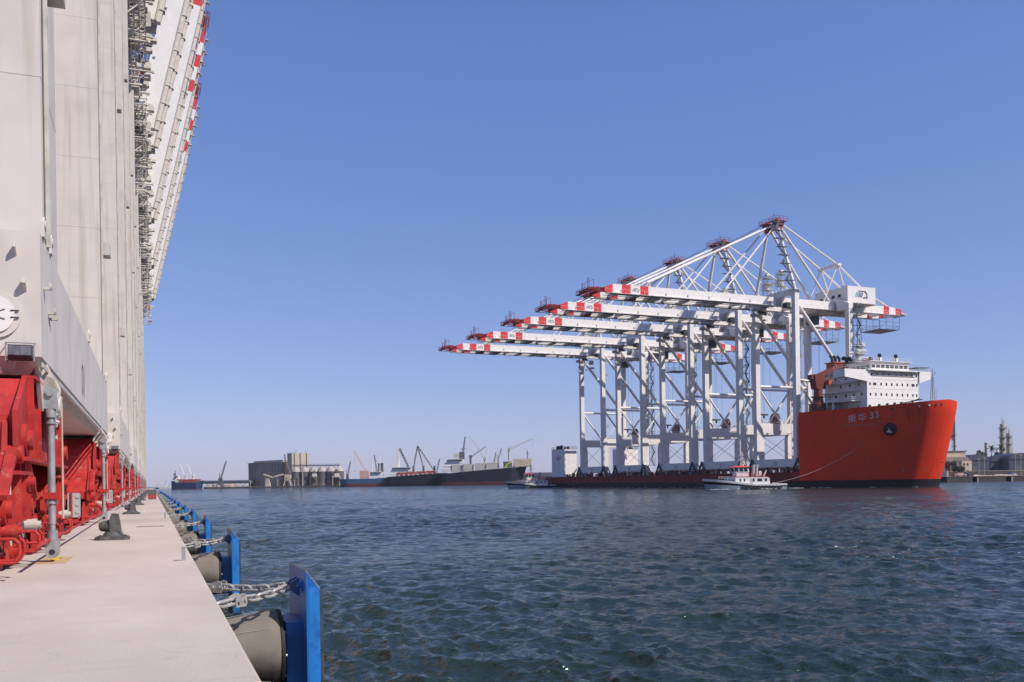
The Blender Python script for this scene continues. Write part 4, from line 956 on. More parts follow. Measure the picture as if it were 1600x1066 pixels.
            g = MB(); g.path(bez((0.5, y + q - 0.6, 0.95), (0.75, y + q - 0.3, 0.35), (0.7, y + q + 0.1, 0.25), (0.45, y + q + 0.5, 0.6)), 0.013, 5); g.path(bez((0.55, y + q - 0.8, 0.5), (0.8, y + q - 0.5, 0.2), (0.7, y + q + 0.1, 0.6), (0.5, y + q + 0.2, 1.15)), 0.011, 5); g.build('cable_loop', BLACK, bo)
    # rail sweep, small steps and boxes
    m = MB(); m.extr([(-0.35, yc - 5.3 * 1, 0.05), (0.42, yc - 5.3, 0.05), (0.42, yc - 5.3, 0.42), (-0.35, yc - 5.3, 0.75)], (0, 0.06, 0)); m.extr([(0.42, yc + 5.1, 0.05), (0.62, yc + 5.1, 0.05), (0.62, yc + 5.5, 0.35), (0.42, yc + 5.5, 0.35)], (0, 0.3, 0)); m.build('rail_sweep', RED, root)
    for dy, x, z0, z1, w in ((6.3, 0.74, 0.62, 1.25, 0.6),):
        m = MB(); m.box(x, x + 0.26, yc + dy - w / 2, yc + dy + w / 2, z0, z1); bx = m.build('electric_box', GREY, root)
        m = MB(); m.box(x + 0.261, x + 0.275, yc + dy - w / 2 + 0.03, yc + dy + w / 2 - 0.03, z0 + 0.04, z1 - 0.04); 
        for i in range(3): m.box(x + 0.2, x + 0.285, yc + dy - w / 2 - 0.02, yc + dy - w / 2, z0 + 0.1 + i * 0.2, z0 + 0.15 + i * 0.2)
        m.build('box_door', GREY, bx)
        m = MB(); m.beam((0.44, yc + dy, z0 - 0.03), (x + 0.26, yc + dy, z0 - 0.03), 0.3, 0.05); m.beam((x + 0.1, yc + dy - w / 2 - 0.03, z0 - 0.1), (x + 0.1, yc + dy - w / 2 - 0.03, z1 + 0.05), 0.04, 0.04); m.build('box_shelf', RED, bx)
    m = MB(); m.tube((0.96, yc + 2.0, 0.72), (0.96, yc + 2.0, 3.4), 0.022, 8); m.tube((0.72, yc - 4.3, 0.5), (0.72, yc - 4.3, 1.5), 0.02, 8); m.build('conduit_pipe', mat_cond, root)
mat_cond = mat('buff_conduit', (0.50, 0.40, 0.30), 0.5, var=0.1)
for yc, sg in ((-10.9, -1), (10.9, 1)): bogie_group(qc, yc, sg)
m = MB(); m.tube((1.0, -14.6, 0.42), (1.0, 15, 0.42), 0.03, 8)
for y in (-13, -9.5, -6, -2.5, 2.5, 6, 9.5, 13): m.tube((0.5, y, 0.42), (1.0, y, 0.42), 0.026, 6)
m.build('guard_rail', RED, qc)
m = MB(); m.box(-0.4, 0.4, -6.2, 6.2, 1.05, 1.25); m.build('side_gangway', RED, qc)
for y in (-12.2, 7.9): storm_pole(qc, y)
qlab = ['white gantry crane lettered 01, round hatch and floodlight on its sill end', 'second white gantry crane along the quay, its sill end framed past the first',
        'third white gantry crane along the quay, standing just behind the second', 'fourth white quay crane with the widest raised boom in view', 'fifth white quay crane, raised boom partly behind the fourth one',
        'sixth white quay crane whose raised boom shows the higher red banded tip', 'seventh and last white quay crane with the lower red banded boom tip']
for i, y in enumerate((31.6, 75.3, 123.0, 170.0, 217.0, 264.0, 311.0)):
    o = qc if i == 0 else copy_tree(qc)
    o.location = (-2.8, y, QZ); tag(o, qlab[i], 'crane', 'white gantry cranes along the quay')
# the first crane carries its number on the sill
lettering('01', 1.35, INK, qc, M=Matrix.Translation((1.0045, -2.3, 4.0)) @ Matrix(((0, 0, 1, 0), (1, 0, 0, 0), (0, 1, 0, 0), (0, 0, 0, 1))), name='sill_number')
# ================================================================ the heavy-lift ship with five cranes on its deck
PH = R(2.7)
SHIP_M = Matrix.Rotation(PH, 4, 'Z')          # ship frame: x away from the quay, y towards the stern, origin at the world origin
KNOT = [(212, 185.0), (206, 187.2), (199, 190.2), (192, 193.1), (187, 195.2), (183.3, 196.9), (180.7, 198.3), (178.9, 199.9), (177.9, 201.8), (177.4, 203.5), (177.3, 205.0)]
NC = 205.0
def crom(P, n=5):
    out = []
    Q = [P[0]] + P + [P[-1]]
    Q[0] = (2 * P[0][0] - P[1][0], P[0][1])
    Q[-1] = (P[-1][0] + 0.6, 2 * P[-1][1] - P[-2][1])
    for i in range(1, len(Q) - 2):
        for k in range(n):
            t = k / n; a, b, c, d = Q[i - 1], Q[i], Q[i + 1], Q[i + 2]
            out.append(tuple(0.5 * (2 * b[j] + (c[j] - a[j]) * t + (2 * a[j] - 5 * b[j] + 4 * c[j] - d[j]) * t * t + (3 * b[j] - a[j] - 3 * c[j] + d[j]) * t ** 3) for j in (0, 1)))
    out.append(P[-1]); return out
BOWC = crom(KNOT)
def bow_pt(i, z):
    """near-side hull point for curve index i at height z: flared above, finer at the waterline"""
    s, n = BOWC[i]; u = i / (len(BOWC) - 1); f = min(1.0, max(0.0, (z + 0.5) / 22.0))
    g = (1 - f) ** 1.15
    return (n + (NC - n) * 0.05 * g * u, s + (212 - s) * 0.19 * g)
def deck_z(i): 
    u = i / (len(BOWC) - 1); return 21.5 + 1.35 * u
ship = empty('heavy_lift_ship', (0, 0, 0), PH, 'big red heavy-lift ship carrying five white gantry cranes on its low deck', 'ship')
# forecastle shell
def shell(z0, z1f, name, mt, rows):
    m = MB(); nb = len(BOWC); N = 2 * nb - 1
    grid = []
    for r in range(rows + 1):
        row = []
        for i in list(range(nb)) + list(range(nb - 2, -1, -1)):
            side = 0; row.append(None)
        for j in range(N):
            i = j if j < nb else N - 1 - j
            top = z1f(i); z = z0 + (top - z0) * r / rows
            n, s = bow_pt(i, z)
            if j >= nb: n = 2 * NC - n
            row[j] = (n, s, z)
        grid.append(row)
    vs = [p for row in grid for p in row]; m.smooth = True
    fs = []
    for r in range(rows):
        for j in range(N - 1): fs.append((r * N + j + 1, r * N + j, (r + 1) * N + j, (r + 1) * N + j + 1)[::-1])
    m.add(vs, fs); m.smooth = False
    b = len(m.v) - len(vs)
    for r in range(rows): m.f.append([r * N, (r + 1) * N, (r + 1) * N + N - 1, r * N + N - 1]); m.mi.append(0); m.sm.append(False)
    return m, N, rows
m, N, rows = shell(1.82, deck_z, 'bow', SHIPRED, 14)
top_ = [m.v[rows * N + k] for k in range(N)]
m.build('forecastle_hull', SHIPRED, ship)
m = MB(); m.add([(x, y, z - 0.6) for x, y, z in top_], [list(range(N))]); m.build('forecastle_deck', mat('grey_green_deck', (0.09, 0.10, 0.09), 0.7), ship)
m, N, rows = shell(-3.0, lambda i: 1.818, 'bow', BOOT, 4)
m.build('boot_topping', BOOT, ship)
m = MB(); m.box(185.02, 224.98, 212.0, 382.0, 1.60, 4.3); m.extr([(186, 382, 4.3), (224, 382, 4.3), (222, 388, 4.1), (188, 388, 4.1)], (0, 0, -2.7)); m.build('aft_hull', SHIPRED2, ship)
m = MB(); m.box(185.03, 224.97, 212.0, 382.0, -3.0, 1.598); m.box(188, 222, 382, 387.5, -3, 1.39); m.build('boot_topping', BOOT, ship)
m = MB(); m.box(185.6, 224.4, 212.2, 381.6, 4.302, 4.36); m.build('cargo_deck', DECKBR, ship)
m = MB()
y = 216
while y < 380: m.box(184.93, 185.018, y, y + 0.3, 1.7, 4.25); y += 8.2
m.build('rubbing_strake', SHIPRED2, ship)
# hull openings near the rail
m0 = None
for i, w in ((12, 0.5), (15, 0.4), (20, 0.9), (24, 0.5), (30, 0.55), (35, 0.6), (39, 0.6), (43, 0.5)):
    n, s = bow_pt(i, deck_z(i) - 1.0); n2, s2 = bow_pt(i + 1, deck_z(i) - 1.0)
    d = Vector((n2 - n, s2 - s, 0)).normalized(); nr = Vector((-d.y, d.x, 0)); nr = nr if nr.x < 0 or nr.y < 0 else -nr
    c = Vector((n, s, deck_z(i) - 1.15))
    q = MB(); q.extr([c + d * (w * 0.55 * math.cos(a)) + Vector((0, 0, 0.33 * math.sin(a))) for a in [2 * math.pi * k / 12 for k in range(12)]], nr * 0.07); fl = q.build('fairlead', BROWNRED, ship)
    q = MB(); q.extr([c + nr * 0.072 + d * (w * 0.42 * math.cos(a)) + Vector((0, 0, 0.24 * math.sin(a))) for a in [2 * math.pi * k / 12 for k in range(12)]], nr * 0.02); q.build('fairlead_hole', INK if i not in (30, 35) else WHITE2, fl)
def near_n(s, z):
    """offset of the near side of the forecastle at (s, z)"""
    for i in range(len(BOWC) - 1):
        a = bow_pt(i, z); b = bow_pt(i + 1, z)
        if a[1] >= s >= b[1]:
            t = (a[1] - s) / max(1e-6, a[1] - b[1]); return a[0] + (b[0] - a[0]) * t
    return NC
def on_hull(s0, z0, w=1.0, slope=0.0, lift=0.05):
    return lambda co: Vector((near_n(s0 - co.x * w, z0 + co.y) - lift, s0 - co.x * w, z0 + co.y + co.x * slope))
lettering('振', 2.3, LETTER, ship, fn=on_hull(197.3, 18.05, 1.0, 0.04), name='hull_lettering')
lettering('华', 2.3, LETTER, ship, fn=on_hull(194.6, 18.25, 1.0, 0.04), name='hull_lettering')
lettering('33', 2.6, LETTER, ship, fn=on_hull(191.5, 18.65, 1.0, 0.05), name='hull_lettering')
lettering('ZHENHUA', 1.25, LETTER2, ship, fn=on_hull(195.4, 16.55, 1.35, 0.035), name='hull_lettering')
lettering('33', 1.25, LETTER2, ship, fn=on_hull(190.5, 16.9, 1.35, 0.035), name='hull_lettering')
# anchor pocket: dark bowl with the anchor inside
ax = on_hull(187.9, 15.4, 1, 0, 0.0)(Vector((0, 0, 0)))
d1 = (on_hull(187.9, 15.4)(Vector((1, 0, 0))) - on_hull(187.9, 15.4)(Vector((-1, 0, 0)))).normalized(); d2 = (on_hull(187.9, 15.4)(Vector((0, 1, 0))) - on_hull(187.9, 15.4)(Vector((0, -1, 0)))).normalized()
nr = d1.cross(d2).normalized(); nr = nr if nr.dot(Vector((-1, -0.5, 0))) > 0 else -nr
q = MB(); q.lathe(ax - nr * 0.5, nr, [(0, 2.0), (0.95, 1.62), (1.25, 1.25), (1.28, 0.9)], 28); ap_ = q.build('anchor_bolster', mat('anchor_black', (0.010, 0.014, 0.022), 0.6, spec=0.2), ship)
q = MB(); q.lathe(ax + nr * 0.79, nr, [(0, 0.85), (0.03, 0.8)], 20); q.build('anchor_recess', INK, ap_)
q = MB(); q.beam(ax + nr * 0.9 + d1 * 0.1 - d2 * 0.9, ax + nr * 0.9 + d2 * 0.2, 0.25, 0.25); q.beam(ax + nr * 0.95 - d1 * 0.55 - d2 * 0.55, ax + nr * 0.95 + d1 * 0.75 - d2 * 0.75, 0.5, 0.35); q.build('anchor', LETTER, ap_)
m = MB()
for (s, z) in ((186, 4.3), (182.5, 4.5)):
    f = on_hull(s, z, 1, 0, 0.03)
    m.add([f(Vector((0.35 * math.cos(a), 0.35 * math.sin(a), 0))) for a in [2 * math.pi * k / 10 for k in range(10)]], [list(range(10))])
m.build('thruster_mark', LETTER2, ship)
m = MB()
for (s, z, w) in ((207, 15.5, 1.6), (203, 17.8, 1.0), (200.5, 8.5, 1.4), (196, 9.2, 1.1), (204, 5.2, 1.2), (192, 6.0, 1.3), (180.5, 6.1, 1.4), (197, 12.5, 0.8)):
    f = on_hull(s, z, 1, 0, 0.03); m.add([f(Vector((0, 0, 0))), f(Vector((w, 0.05, 0))), f(Vector((w, 0.14, 0))), f(Vector((0, 0.1, 0)))], [(0, 1, 2, 3)])
tag(m.build('scuff_marks', LETTER2, ship), kind='stuff')
m = MB()
for k in range(9): z = 2.2 + 0.6 * k; f = on_hull(181.2, z, 1, 0, 0.04); m.add([f(Vector((0, 0, 0))), f(Vector((0.45, 0, 0))), f(Vector((0.45, 0.28, 0))), f(Vector((0, 0.28, 0)))], [(0, 1, 2, 3)])
m.build('draught_mark', LETTER, ship)
m = MB()
for k in range(12):
    f = on_hull(196.5 - k * 0.32, 16.0 - k * 1.15, 1, 0, 0.03); m.add([f(Vector((0, 0, 0))), f(Vector((0.14, 0, 0))), f(Vector((0.42, -1.15, 0))), f(Vector((0.3, -1.15, 0)))], [(0, 1, 2, 3)])
m.build('rub_streak', LETTER2, ship)
m = MB(); rr = random.Random(8)
for k in range(26):
    s_ = rr.uniform(180.5, 209); z_ = deck_z(20) - rr.uniform(1.2, 2.0); l_ = rr.uniform(1.0, 5.5); w_ = rr.uniform(0.06, 0.2); f = on_hull(s_, z_, 1, 0, 0.025); m.add([f(Vector((0, 0, 0))), f(Vector((w_, 0, 0))), f(Vector((w_ * 0.7, -l_, 0))), f(Vector((w_ * 0.4, -l_, 0)))], [(0, 1, 2, 3)])
tag(m.build('rust_run', mat('rust_brown', (0.20, 0.035, 0.015), 0.8), ship), kind='stuff')
m = MB()
for k in range(7):      # horizontal plate seams, standing slightly proud round the bow
    z = 3.6 + 2.6 * k
    for i in range(len(BOWC) - 1):
        a = bow_pt(i, z); b = bow_pt(i + 1, z)
        m.beam((a[0], a[1], z), (b[0], b[1], z), 0.03, 0.06)
m.build('plate_seam', SHIPRED, ship)
# forecastle deck house
def win(parent, P, u, v, w, h, nrm):
    P = Vector(P); u = Vector(u); v = Vector(v); nrm = Vector(nrm)
    q = MB(); q.extr([P - u * w / 2 - v * h / 2, P + u * w / 2 - v * h / 2, P + u * w / 2 + v * h / 2, P - u * w / 2 + v * h / 2], nrm * 0.05)
    return q.build('window', GLASS, parent)
m = MB(); m.box(195.4, 214.8, 196.0, 212.5, 21.6, 32.4); dh = m.build('deck_house', WHITE2, ship)
for z in (24.5, 27.3, 30.0):
    m = MB(); m.box(195.34, 214.86, 195.94, 212.56, z, z + 0.07); m.build('deck_edge', WHITE2, dh)
for z, xs in ((25.7, [196.6, 198.6, 200.6, 202.6, 204.6, 206.6, 208.6, 210.6, 212.6, 214.1]), (28.6, [196.5, 197.9, 198.5, 200.6, 202.6, 204.6, 206.6, 208.6, 210.6, 212.4, 213.0, 214.2]), (31.3, [197.2, 199.3, 201.4, 203.5, 206.2, 208.2, 210.2, 212.2, 214.0])):
    for x in xs: win(dh, (x, 196.0, z), (1, 0, 0), (0, 0, 1), 0.5, 0.75, (0, -1, 0))
for z, ys in ((28.6, [199, 202.5, 206]), (30.9, [200, 204, 208]), (25.9, [198, 201, 204, 208, 210.5])):
    for y in ys: win(dh, (195.4, y, z), (0, 1, 0), (0, 0, 1), 0.6, 0.8, (-1, 0, 0))
for z, x0 in ((23.9, 192.0), (26.9, 193.4), (29.4, 194.2)):       # side decks along the house
    m = MB(); m.box(x0, 195.399, 198.5, 214, z, z + 0.16); m.rail((x0 + 0.05, 198.5, z + 0.16), (x0 + 0.05, 214, z + 0.16), 1.05, 1.6, 0.04); m.rail((x0 + 0.05, 198.5, z + 0.16), (195.4, 198.5, z + 0.16), 1.05, 1.6, 0.04)
    m.beam((x0 + 0.3, 200, z), (195.4, 200, z - 1.6), 0.12, 0.12); m.beam((x0 + 0.3, 211, z), (195.4, 211, z - 1.6), 0.12, 0.12)
    m.build('side_deck', WHITE2, ship)
m = MB(); m.box(190.4, 195.39, 203.5, 214, 21.6, 21.9)
for y in (204, 206.4, 208.8, 211, 213.6): m.box(190.5, 190.8, y, y + 0.25, 21.9, 23.9)
m.box(190.3, 192.4, 203.5, 214, 23.95, 24.2); m.rail((190.4, 203.5, 24.2), (190.4, 214, 24.2), 1.0, 1.8, 0.045); m.build('mooring_deck', WHITE2, ship)
m = MB()
for (x, y) in ((192.0, 204.8), (192.2, 206.9), (193.4, 210.4)): m.lathe((x - 0.8, y, 22.6), (1, 0, 0), [(0, 0.75), (0.15, 0.75), (0.15, 0.4), (1.3, 0.4), (1.3, 0.75), (1.45, 0.75)], 14); m.box(x - 0.9, x + 0.9, y - 0.5, y + 0.5, 21.9, 22.2)
m.build('mooring_winch', GREY, ship)
# navigation bridge with wings
m = MB(); m.box(187.0, 195.38, 195.6, 200.0, 30.3, 32.5); m.extr([(187.0, 195.6, 30.3), (195.38, 195.6, 30.3), (195.38, 195.6, 29.2)], (0, 1.0, 0)); m.build('bridge_wing', WHITE2, ship)
m = MB(); m.box(214.82, 219.2, 195.6, 200.0, 30.5, 32.6); m.extr([(214.82, 195.6, 30.5), (219.2, 195.6, 30.5), (214.82, 195.6, 29.2)], (0, 1.0, 0)); m.build('bridge_wing', WHITE2, ship)
m = MB(); m.rail((187.05, 195.65, 32.5), (195.3, 195.65, 32.5), 0.9, 1.3, 0.04); m.rail((214.8, 195.65, 32.6), (219.1, 195.65, 32.6), 0.9, 1.3, 0.04); m.rail((219.1, 195.65, 32.6), (219.1, 200, 32.6), 0.9, 1.3, 0.04); m.rail((187.05, 195.65, 32.5), (187.05, 200, 32.5), 0.9, 1.3, 0.04); m.build('wing_railing', WHITE2, ship)
m = MB(); m.box(214, 219.4, 196.2, 200.2, 33.75, 33.9); m.build('wing_canopy', NAVY, ship)
m = MB(); m.box(195.0, 215.2, 195.2, 213, 32.41, 32.62); m.rail((195.1, 195.3, 32.62), (215.1, 195.3, 32.62), 0.9, 1.3, 0.035); m.build('bridge_deck', WHITE2, ship)
m = MB(); m.box(198.6, 213.0, 197.6, 206, 32.62, 33.3); m.box(198.6, 213.0, 197.6, 206, 34.35, 35.2); m.box(198.7, 212.9, 197.75, 205.9, 33.3, 34.35); wh = m.build('wheelhouse', WHITE2, ship)
for i in range(8): win(wh, (199.6 + i * 1.75, 197.75, 33.83), (1, 0, 0), (0, 0, 1), 1.35, 0.85, (0, -1, 0))
for i in range(4): win(wh, (198.7, 199 + i * 1.8, 33.83), (0, 1, 0), (0, 0, 1), 1.4, 0.85, (-1, 0, 0))
m = MB(); m.box(198.0, 213.6, 197.0, 206.6, 35.2, 35.36); m.rail((198.1, 197.1, 35.36), (213.5, 197.1, 35.36), 0.9, 1.4, 0.035); m.build('wheelhouse_roof', WHITE2, wh)
m = MB()     # window wiping gallery under the bridge front, a slatted bracket row
for i in range(24): x = 197.6 + i * 0.66; m.beam((x, 195.3, 32.3), (x + 0.35, 195.9, 31.0), 0.1, 0.1)
m.box(197.2, 213.4, 194.9, 195.99, 32.2, 32.3); m.box(197.2, 213.4, 195.8, 195.99, 30.95, 31.05); m.build('gallery_bracket', CREAM, ship)
for x in (203.2, 209.4):
    m = MB(); m.tube((x, 199, 35.36), (x, 199, 36.6), 0.14, 8); m.lathe((x, 199, 36.5), (0, 0, 1), [(0, 0.3), (0.35, 0.55), (0.9, 0.55), (1.2, 0.3)], 12); m.build('searchlight', NAVY, ship)
for x in (205.0, 211.3):
    m = MB(); m.lathe((x, 201, 35.36), (0, 0, 1), [(0, 0.35), (0.5, 0.35), (0.6, 0.75), (1.1, 0.8), (1.5, 0.55), (1.7, 0.1)], 14); m.build('radome', WHITE2, ship)
# radar mast
m = MB(); m.hexa([(202.4, 206.2, 32.6), (204.2, 206.2, 32.6), (204.2, 208, 32.6), (202.4, 208, 32.6)], [(202.8, 206.6, 41), (203.8, 206.6, 41), (203.8, 207.6, 41), (202.8, 207.6, 41)])
for z, w in ((36.2, 2.6), (38.6, 2.2), (40.8, 1.6)): m.box(203.3 - w, 203.3 + w, 205.6, 208.4, z, z + 0.14); m.rail((203.3 - w, 205.65, z + 0.14), (203.3 + w, 205.65, z + 0.14), 0.9, 1.0, 0.05); m.beam((203.3 - w, 206.9, z), (203.3, 206.9, z - 1.4), 0.15, 0.15); m.beam((203.3 + w, 206.9, z), (203.3, 206.9, z - 1.4), 0.15, 0.15)
m.box(201.2, 204.8, 205.5, 205.9, 39.4, 39.8); m.box(202, 205.5, 205.4, 205.8, 37.3, 37.6)
m.tube((203.3, 207.1, 41), (203.3, 207.1, 43.8), 0.12, 6); m.tube((201.9, 207.1, 40.9), (201.9, 207.1, 42.6), 0.09, 6); m.tube((204.9, 207.1, 38.7), (204.9, 207.1, 41.6), 0.14, 6); m.lathe((204.9, 207.1, 41.4), (0.2, -0.8, 0.3), [(0, 0.5), (0.4, 0.6)], 10)
m.build('radar_mast', mat('mast_offwhite', (0.55, 0.54, 0.52), 0.5, var=0.1), ship)
# funnel casing and pipes
for x0, x1, y0, y1, z1 in ((196.0, 201.0, 209.0, 212.4, 36.3), (205.4, 210.0, 208.6, 212.3, 35.6)):
    m = MB(); m.box(x0 + 0.02, x1 - 0.02, y0 + 0.02, y1 - 0.02, 24.0, z1 - 2.9); m.build('funnel_casing', WHITE2, ship)
    m = MB(); m.box(x0, x1, y0, y1, z1 - 2.899, z1 - 0.3); m.box(x0 - 0.35, x1 + 0.35, y0 - 0.35, y1 + 0.35, z1 - 0.3, z1); fu = m.build('funnel', ORANGE, ship)
    for i in range(3):
        m = MB(); x = x0 + 0.9 + i * 1.4; m.tube((x, y0 + 2, z1), (x, y0 + 2, z1 + 1.4), 0.38, 10); m.tube((x, y0 + 2, z1 + 1.3), (x - 0.8, y0 + 2, z1 + 2.0), 0.38, 10); m.build('exhaust_pipe', STEEL, fu)
for x in (202.2, 204.0):
    m = MB(); pts = [(x, 210.5, 33), (x, 210.5, 36.4), (x - 0.3, 210.5, 37.3), (x - 1.0, 210.5, 37.8), (x - 1.7, 210.5, 37.5)]; 
    for i in range(4): m.tube(pts[i], pts[i + 1], 0.55, 12)
    m.build('vent_cowl', STEEL, ship)
# provision crane on the forecastle's near after corner
m = MB(); m.lathe((190.4, 209.8, 21.4), (0, 0, 1), [(0, 2.6), (1.0, 2.7), (2.6, 2.4), (2.9, 1.5), (4.4, 1.4), (4.45, 2.1), (4.65, 2.1), (4.7, 1.3), (7.6, 1.2)], 22); cp = m.build('deck_crane_pedestal', BROWNRED, ship)
m = MB(); m.extr([(188.9, 208.6, 28.2), (192.1, 208.6, 28.2), (192.4, 208.6, 31.0), (191.5, 208.6, 32.4), (188.3, 208.6, 32.4), (188.3, 208.6, 31.2)], (0, 2.4, 0)); m.box(187.3, 190.2, 208.9, 210.7, 31.0, 32.3); m.build('crane_house', BROWNRED, cp)
m = MB()
def tbeam(p, q, w0, h0, w1, h1):
    p = Vector(p); q = Vector(q); d = (q - p).normalized(); a = d.cross(Vector((0, 0, 1))).normalized(); b = a.cross(d)
    return [p - a * w0 - b * h0, p + a * w0 - b * h0, p + a * w0 + b * h0, p - a * w0 + b * h0, q - a * w1 - b * h1, q + a * w1 - b * h1, q + a * w1 + b * h1, q - a * w1 + b * h1]
m.add(tbeam((190.5, 209.8, 31.9), (197.5, 209.2, 35.0), 0.6, 0.75, 0.6, 0.7), MB.BF); m.add(tbeam((197.5, 209.2, 35.0), (209.0, 208.4, 37.4), 0.55, 0.6, 0.35, 0.35), MB.BF)
m.tube((191.9, 209.8, 29.2), (196.6, 209.3, 33.8), 0.22, 8); m.tube((191.4, 210.5, 30), (195.4, 210.2, 33.4), 0.2, 8)
m.build('jib', BROWNRED, cp)
m = MB(); m.lathe((209.0, 207.9, 37.4), (0, 1, 0), [(0, 0.7), (1.0, 0.7)], 14); m.build('jib_sheave', STEEL, cp)
m = MB(); m.box(192.2, 193.6, 207.4, 208.55, 29.4, 30.7); m.build('crane_cab', mat('orange_cab', (0.45, 0.10, 0.03), 0.5), cp)
# foremast on the bow
m = MB()
for dx in (-0.45, 0.45):
    for dy in (-0.45, 0.45): m.tube((208 + dx, 185 + dy, 22.2), (208 + dx * 0.3, 185 + dy * 0.3, 29.6), 0.08, 5)
for z in np.arange(23.2, 29.5, 0.9): f = 0.45 * (1 - 0.7 * (z - 22.2) / 7.4); m.tube((208 - f, 185 - f, z), (208 + f, 185 - f, z), 0.05, 4); m.tube((208 - f, 185 - f, z), (208 + f, 185 - f, z + 0.8), 0.04, 4); m.tube((208 - f, 185 - f, z), (208 - f, 185 + f, z), 0.05, 4)
m.tube((208, 185, 29.5), (208, 185, 32.0), 0.09, 6); m.beam((207.4, 185, 30.2), (208.9, 185, 30.5), 0.1, 0.1); m.tube((208.9, 185, 30.2), (208.9, 185, 31.2), 0.09, 5); m.build('foremast', mat('mast_grey', (0.33, 0.31, 0.32), 0.5), ship)
m = MB(); m.tube((211.6, 187, 22), (211.6, 187, 26.5), 0.05, 5); m.build('jackstaff', GREY, ship)
m = MB()
for i in range(6, 24, 2):
    n, s = bow_pt(i, deck_z(i)); m.box(n + 0.7, n + 1.2, s - 0.25, s + 0.25, deck_z(i), deck_z(i) + 0.55)
m.beam((198.2, 186, 22.4), (203.5, 184.5, 23.4), 0.3, 0.3); m.beam((200.2, 186, 22.6), (202.6, 184.5, 23.6), 0.25, 0.25); m.tube((201, 185.5, 22), (201, 185.5, 23.2), 0.25, 8); m.build('deck_fittings', STEEL, ship)
# stern buoyancy casings
for x0, x1, nm in ((186.2, 192.2, 0), (217.8, 223.8, 1)):
    m = MB(); m.box(x0, x1, 363, 375.5, 4.36, 16.6); st = m.build('stern_casing', WHITE2, ship)
    m = MB(); m.box(x0 - 0.1, x1 + 0.1, 362.9, 375.6, 16.601, 16.75); m.rail((x0, 363, 16.75), (x0, 375.5, 16.75), 1.0, 1.6, 0.05); m.rail((x0, 363, 16.75), (x1, 363, 16.75), 1.0, 1.6, 0.05); m.build('casing_railing', STEEL, st)
    rr = random.Random(nm)
    m = MB()
    for i in range(9): a = rr.uniform(x0 + 0.6, x1 - 0.8); b = rr.uniform(363.5, 374); m.box(a, a + rr.uniform(0.4, 1.2), b, b + rr.uniform(0.4, 1.4), 16.75, 16.75 + rr.uniform(0.5, 1.7))
    m.build('casing_gear', STEEL, st)
    m = MB(); m.tube((x0 - 0.08, 368.2, 5), (x0 - 0.08, 368.2, 14.8), 0.05, 5); m.build('ladder', CREAM, st)
m = MB()
for z0, z1, y0, y1 in ((13.15, 13.4, 367.2, 370.4), (11.9, 12.15, 367.8, 371.0)): m.box(186.15, 186.199, y0, y1, z0, z1)
m.box(186.15, 186.199, 366.2, 366.45, 12.4, 13.0); m.box(186.15, 186.199, 371.5, 371.75, 12.3, 12.9)
bd = m.build('emblem_frame', REDB, ship)
for i in range(5):
    m = MB(); y = 367.3 + i * 0.75; m.box(186.16, 186.199, y, y + 0.38, 12.3, 13.0); m.build('emblem_bar', LETTER2, ship)
m = MB(); rr = random.Random(3)
for i in range(34):
    y = rr.uniform(214, 362); x = rr.choice([185.9, 186.3, 187.5, 189.9]); w = rr.uniform(0.3, 1.0); m.box(x, x + 0.6, y, y + w, 4.36, 4.36 + rr.uniform(0.4, 1.3))
tag(m.build('deck_gear', CREAM, ship), kind='stuff')
m = MB(); rr = random.Random(4)
for i in range(110):
    y = rr.uniform(214, 362); x = rr.choice([185.9, 186.4, 187.0, 189.6]); w = rr.uniform(0.2, 1.2); m.box(x, x + 0.5, y, y + w, 4.36, 4.36 + rr.uniform(0.3, 1.7))
tag(m.build('lashing_gear', BROWNRED, ship), kind='stuff')
m = MB(); m.rail((185.5, 213, 4.36), (185.5, 362, 4.36), 1.0, 2.0, 0.03); tag(m.build('deck_railing', STEEL, ship), kind='stuff')

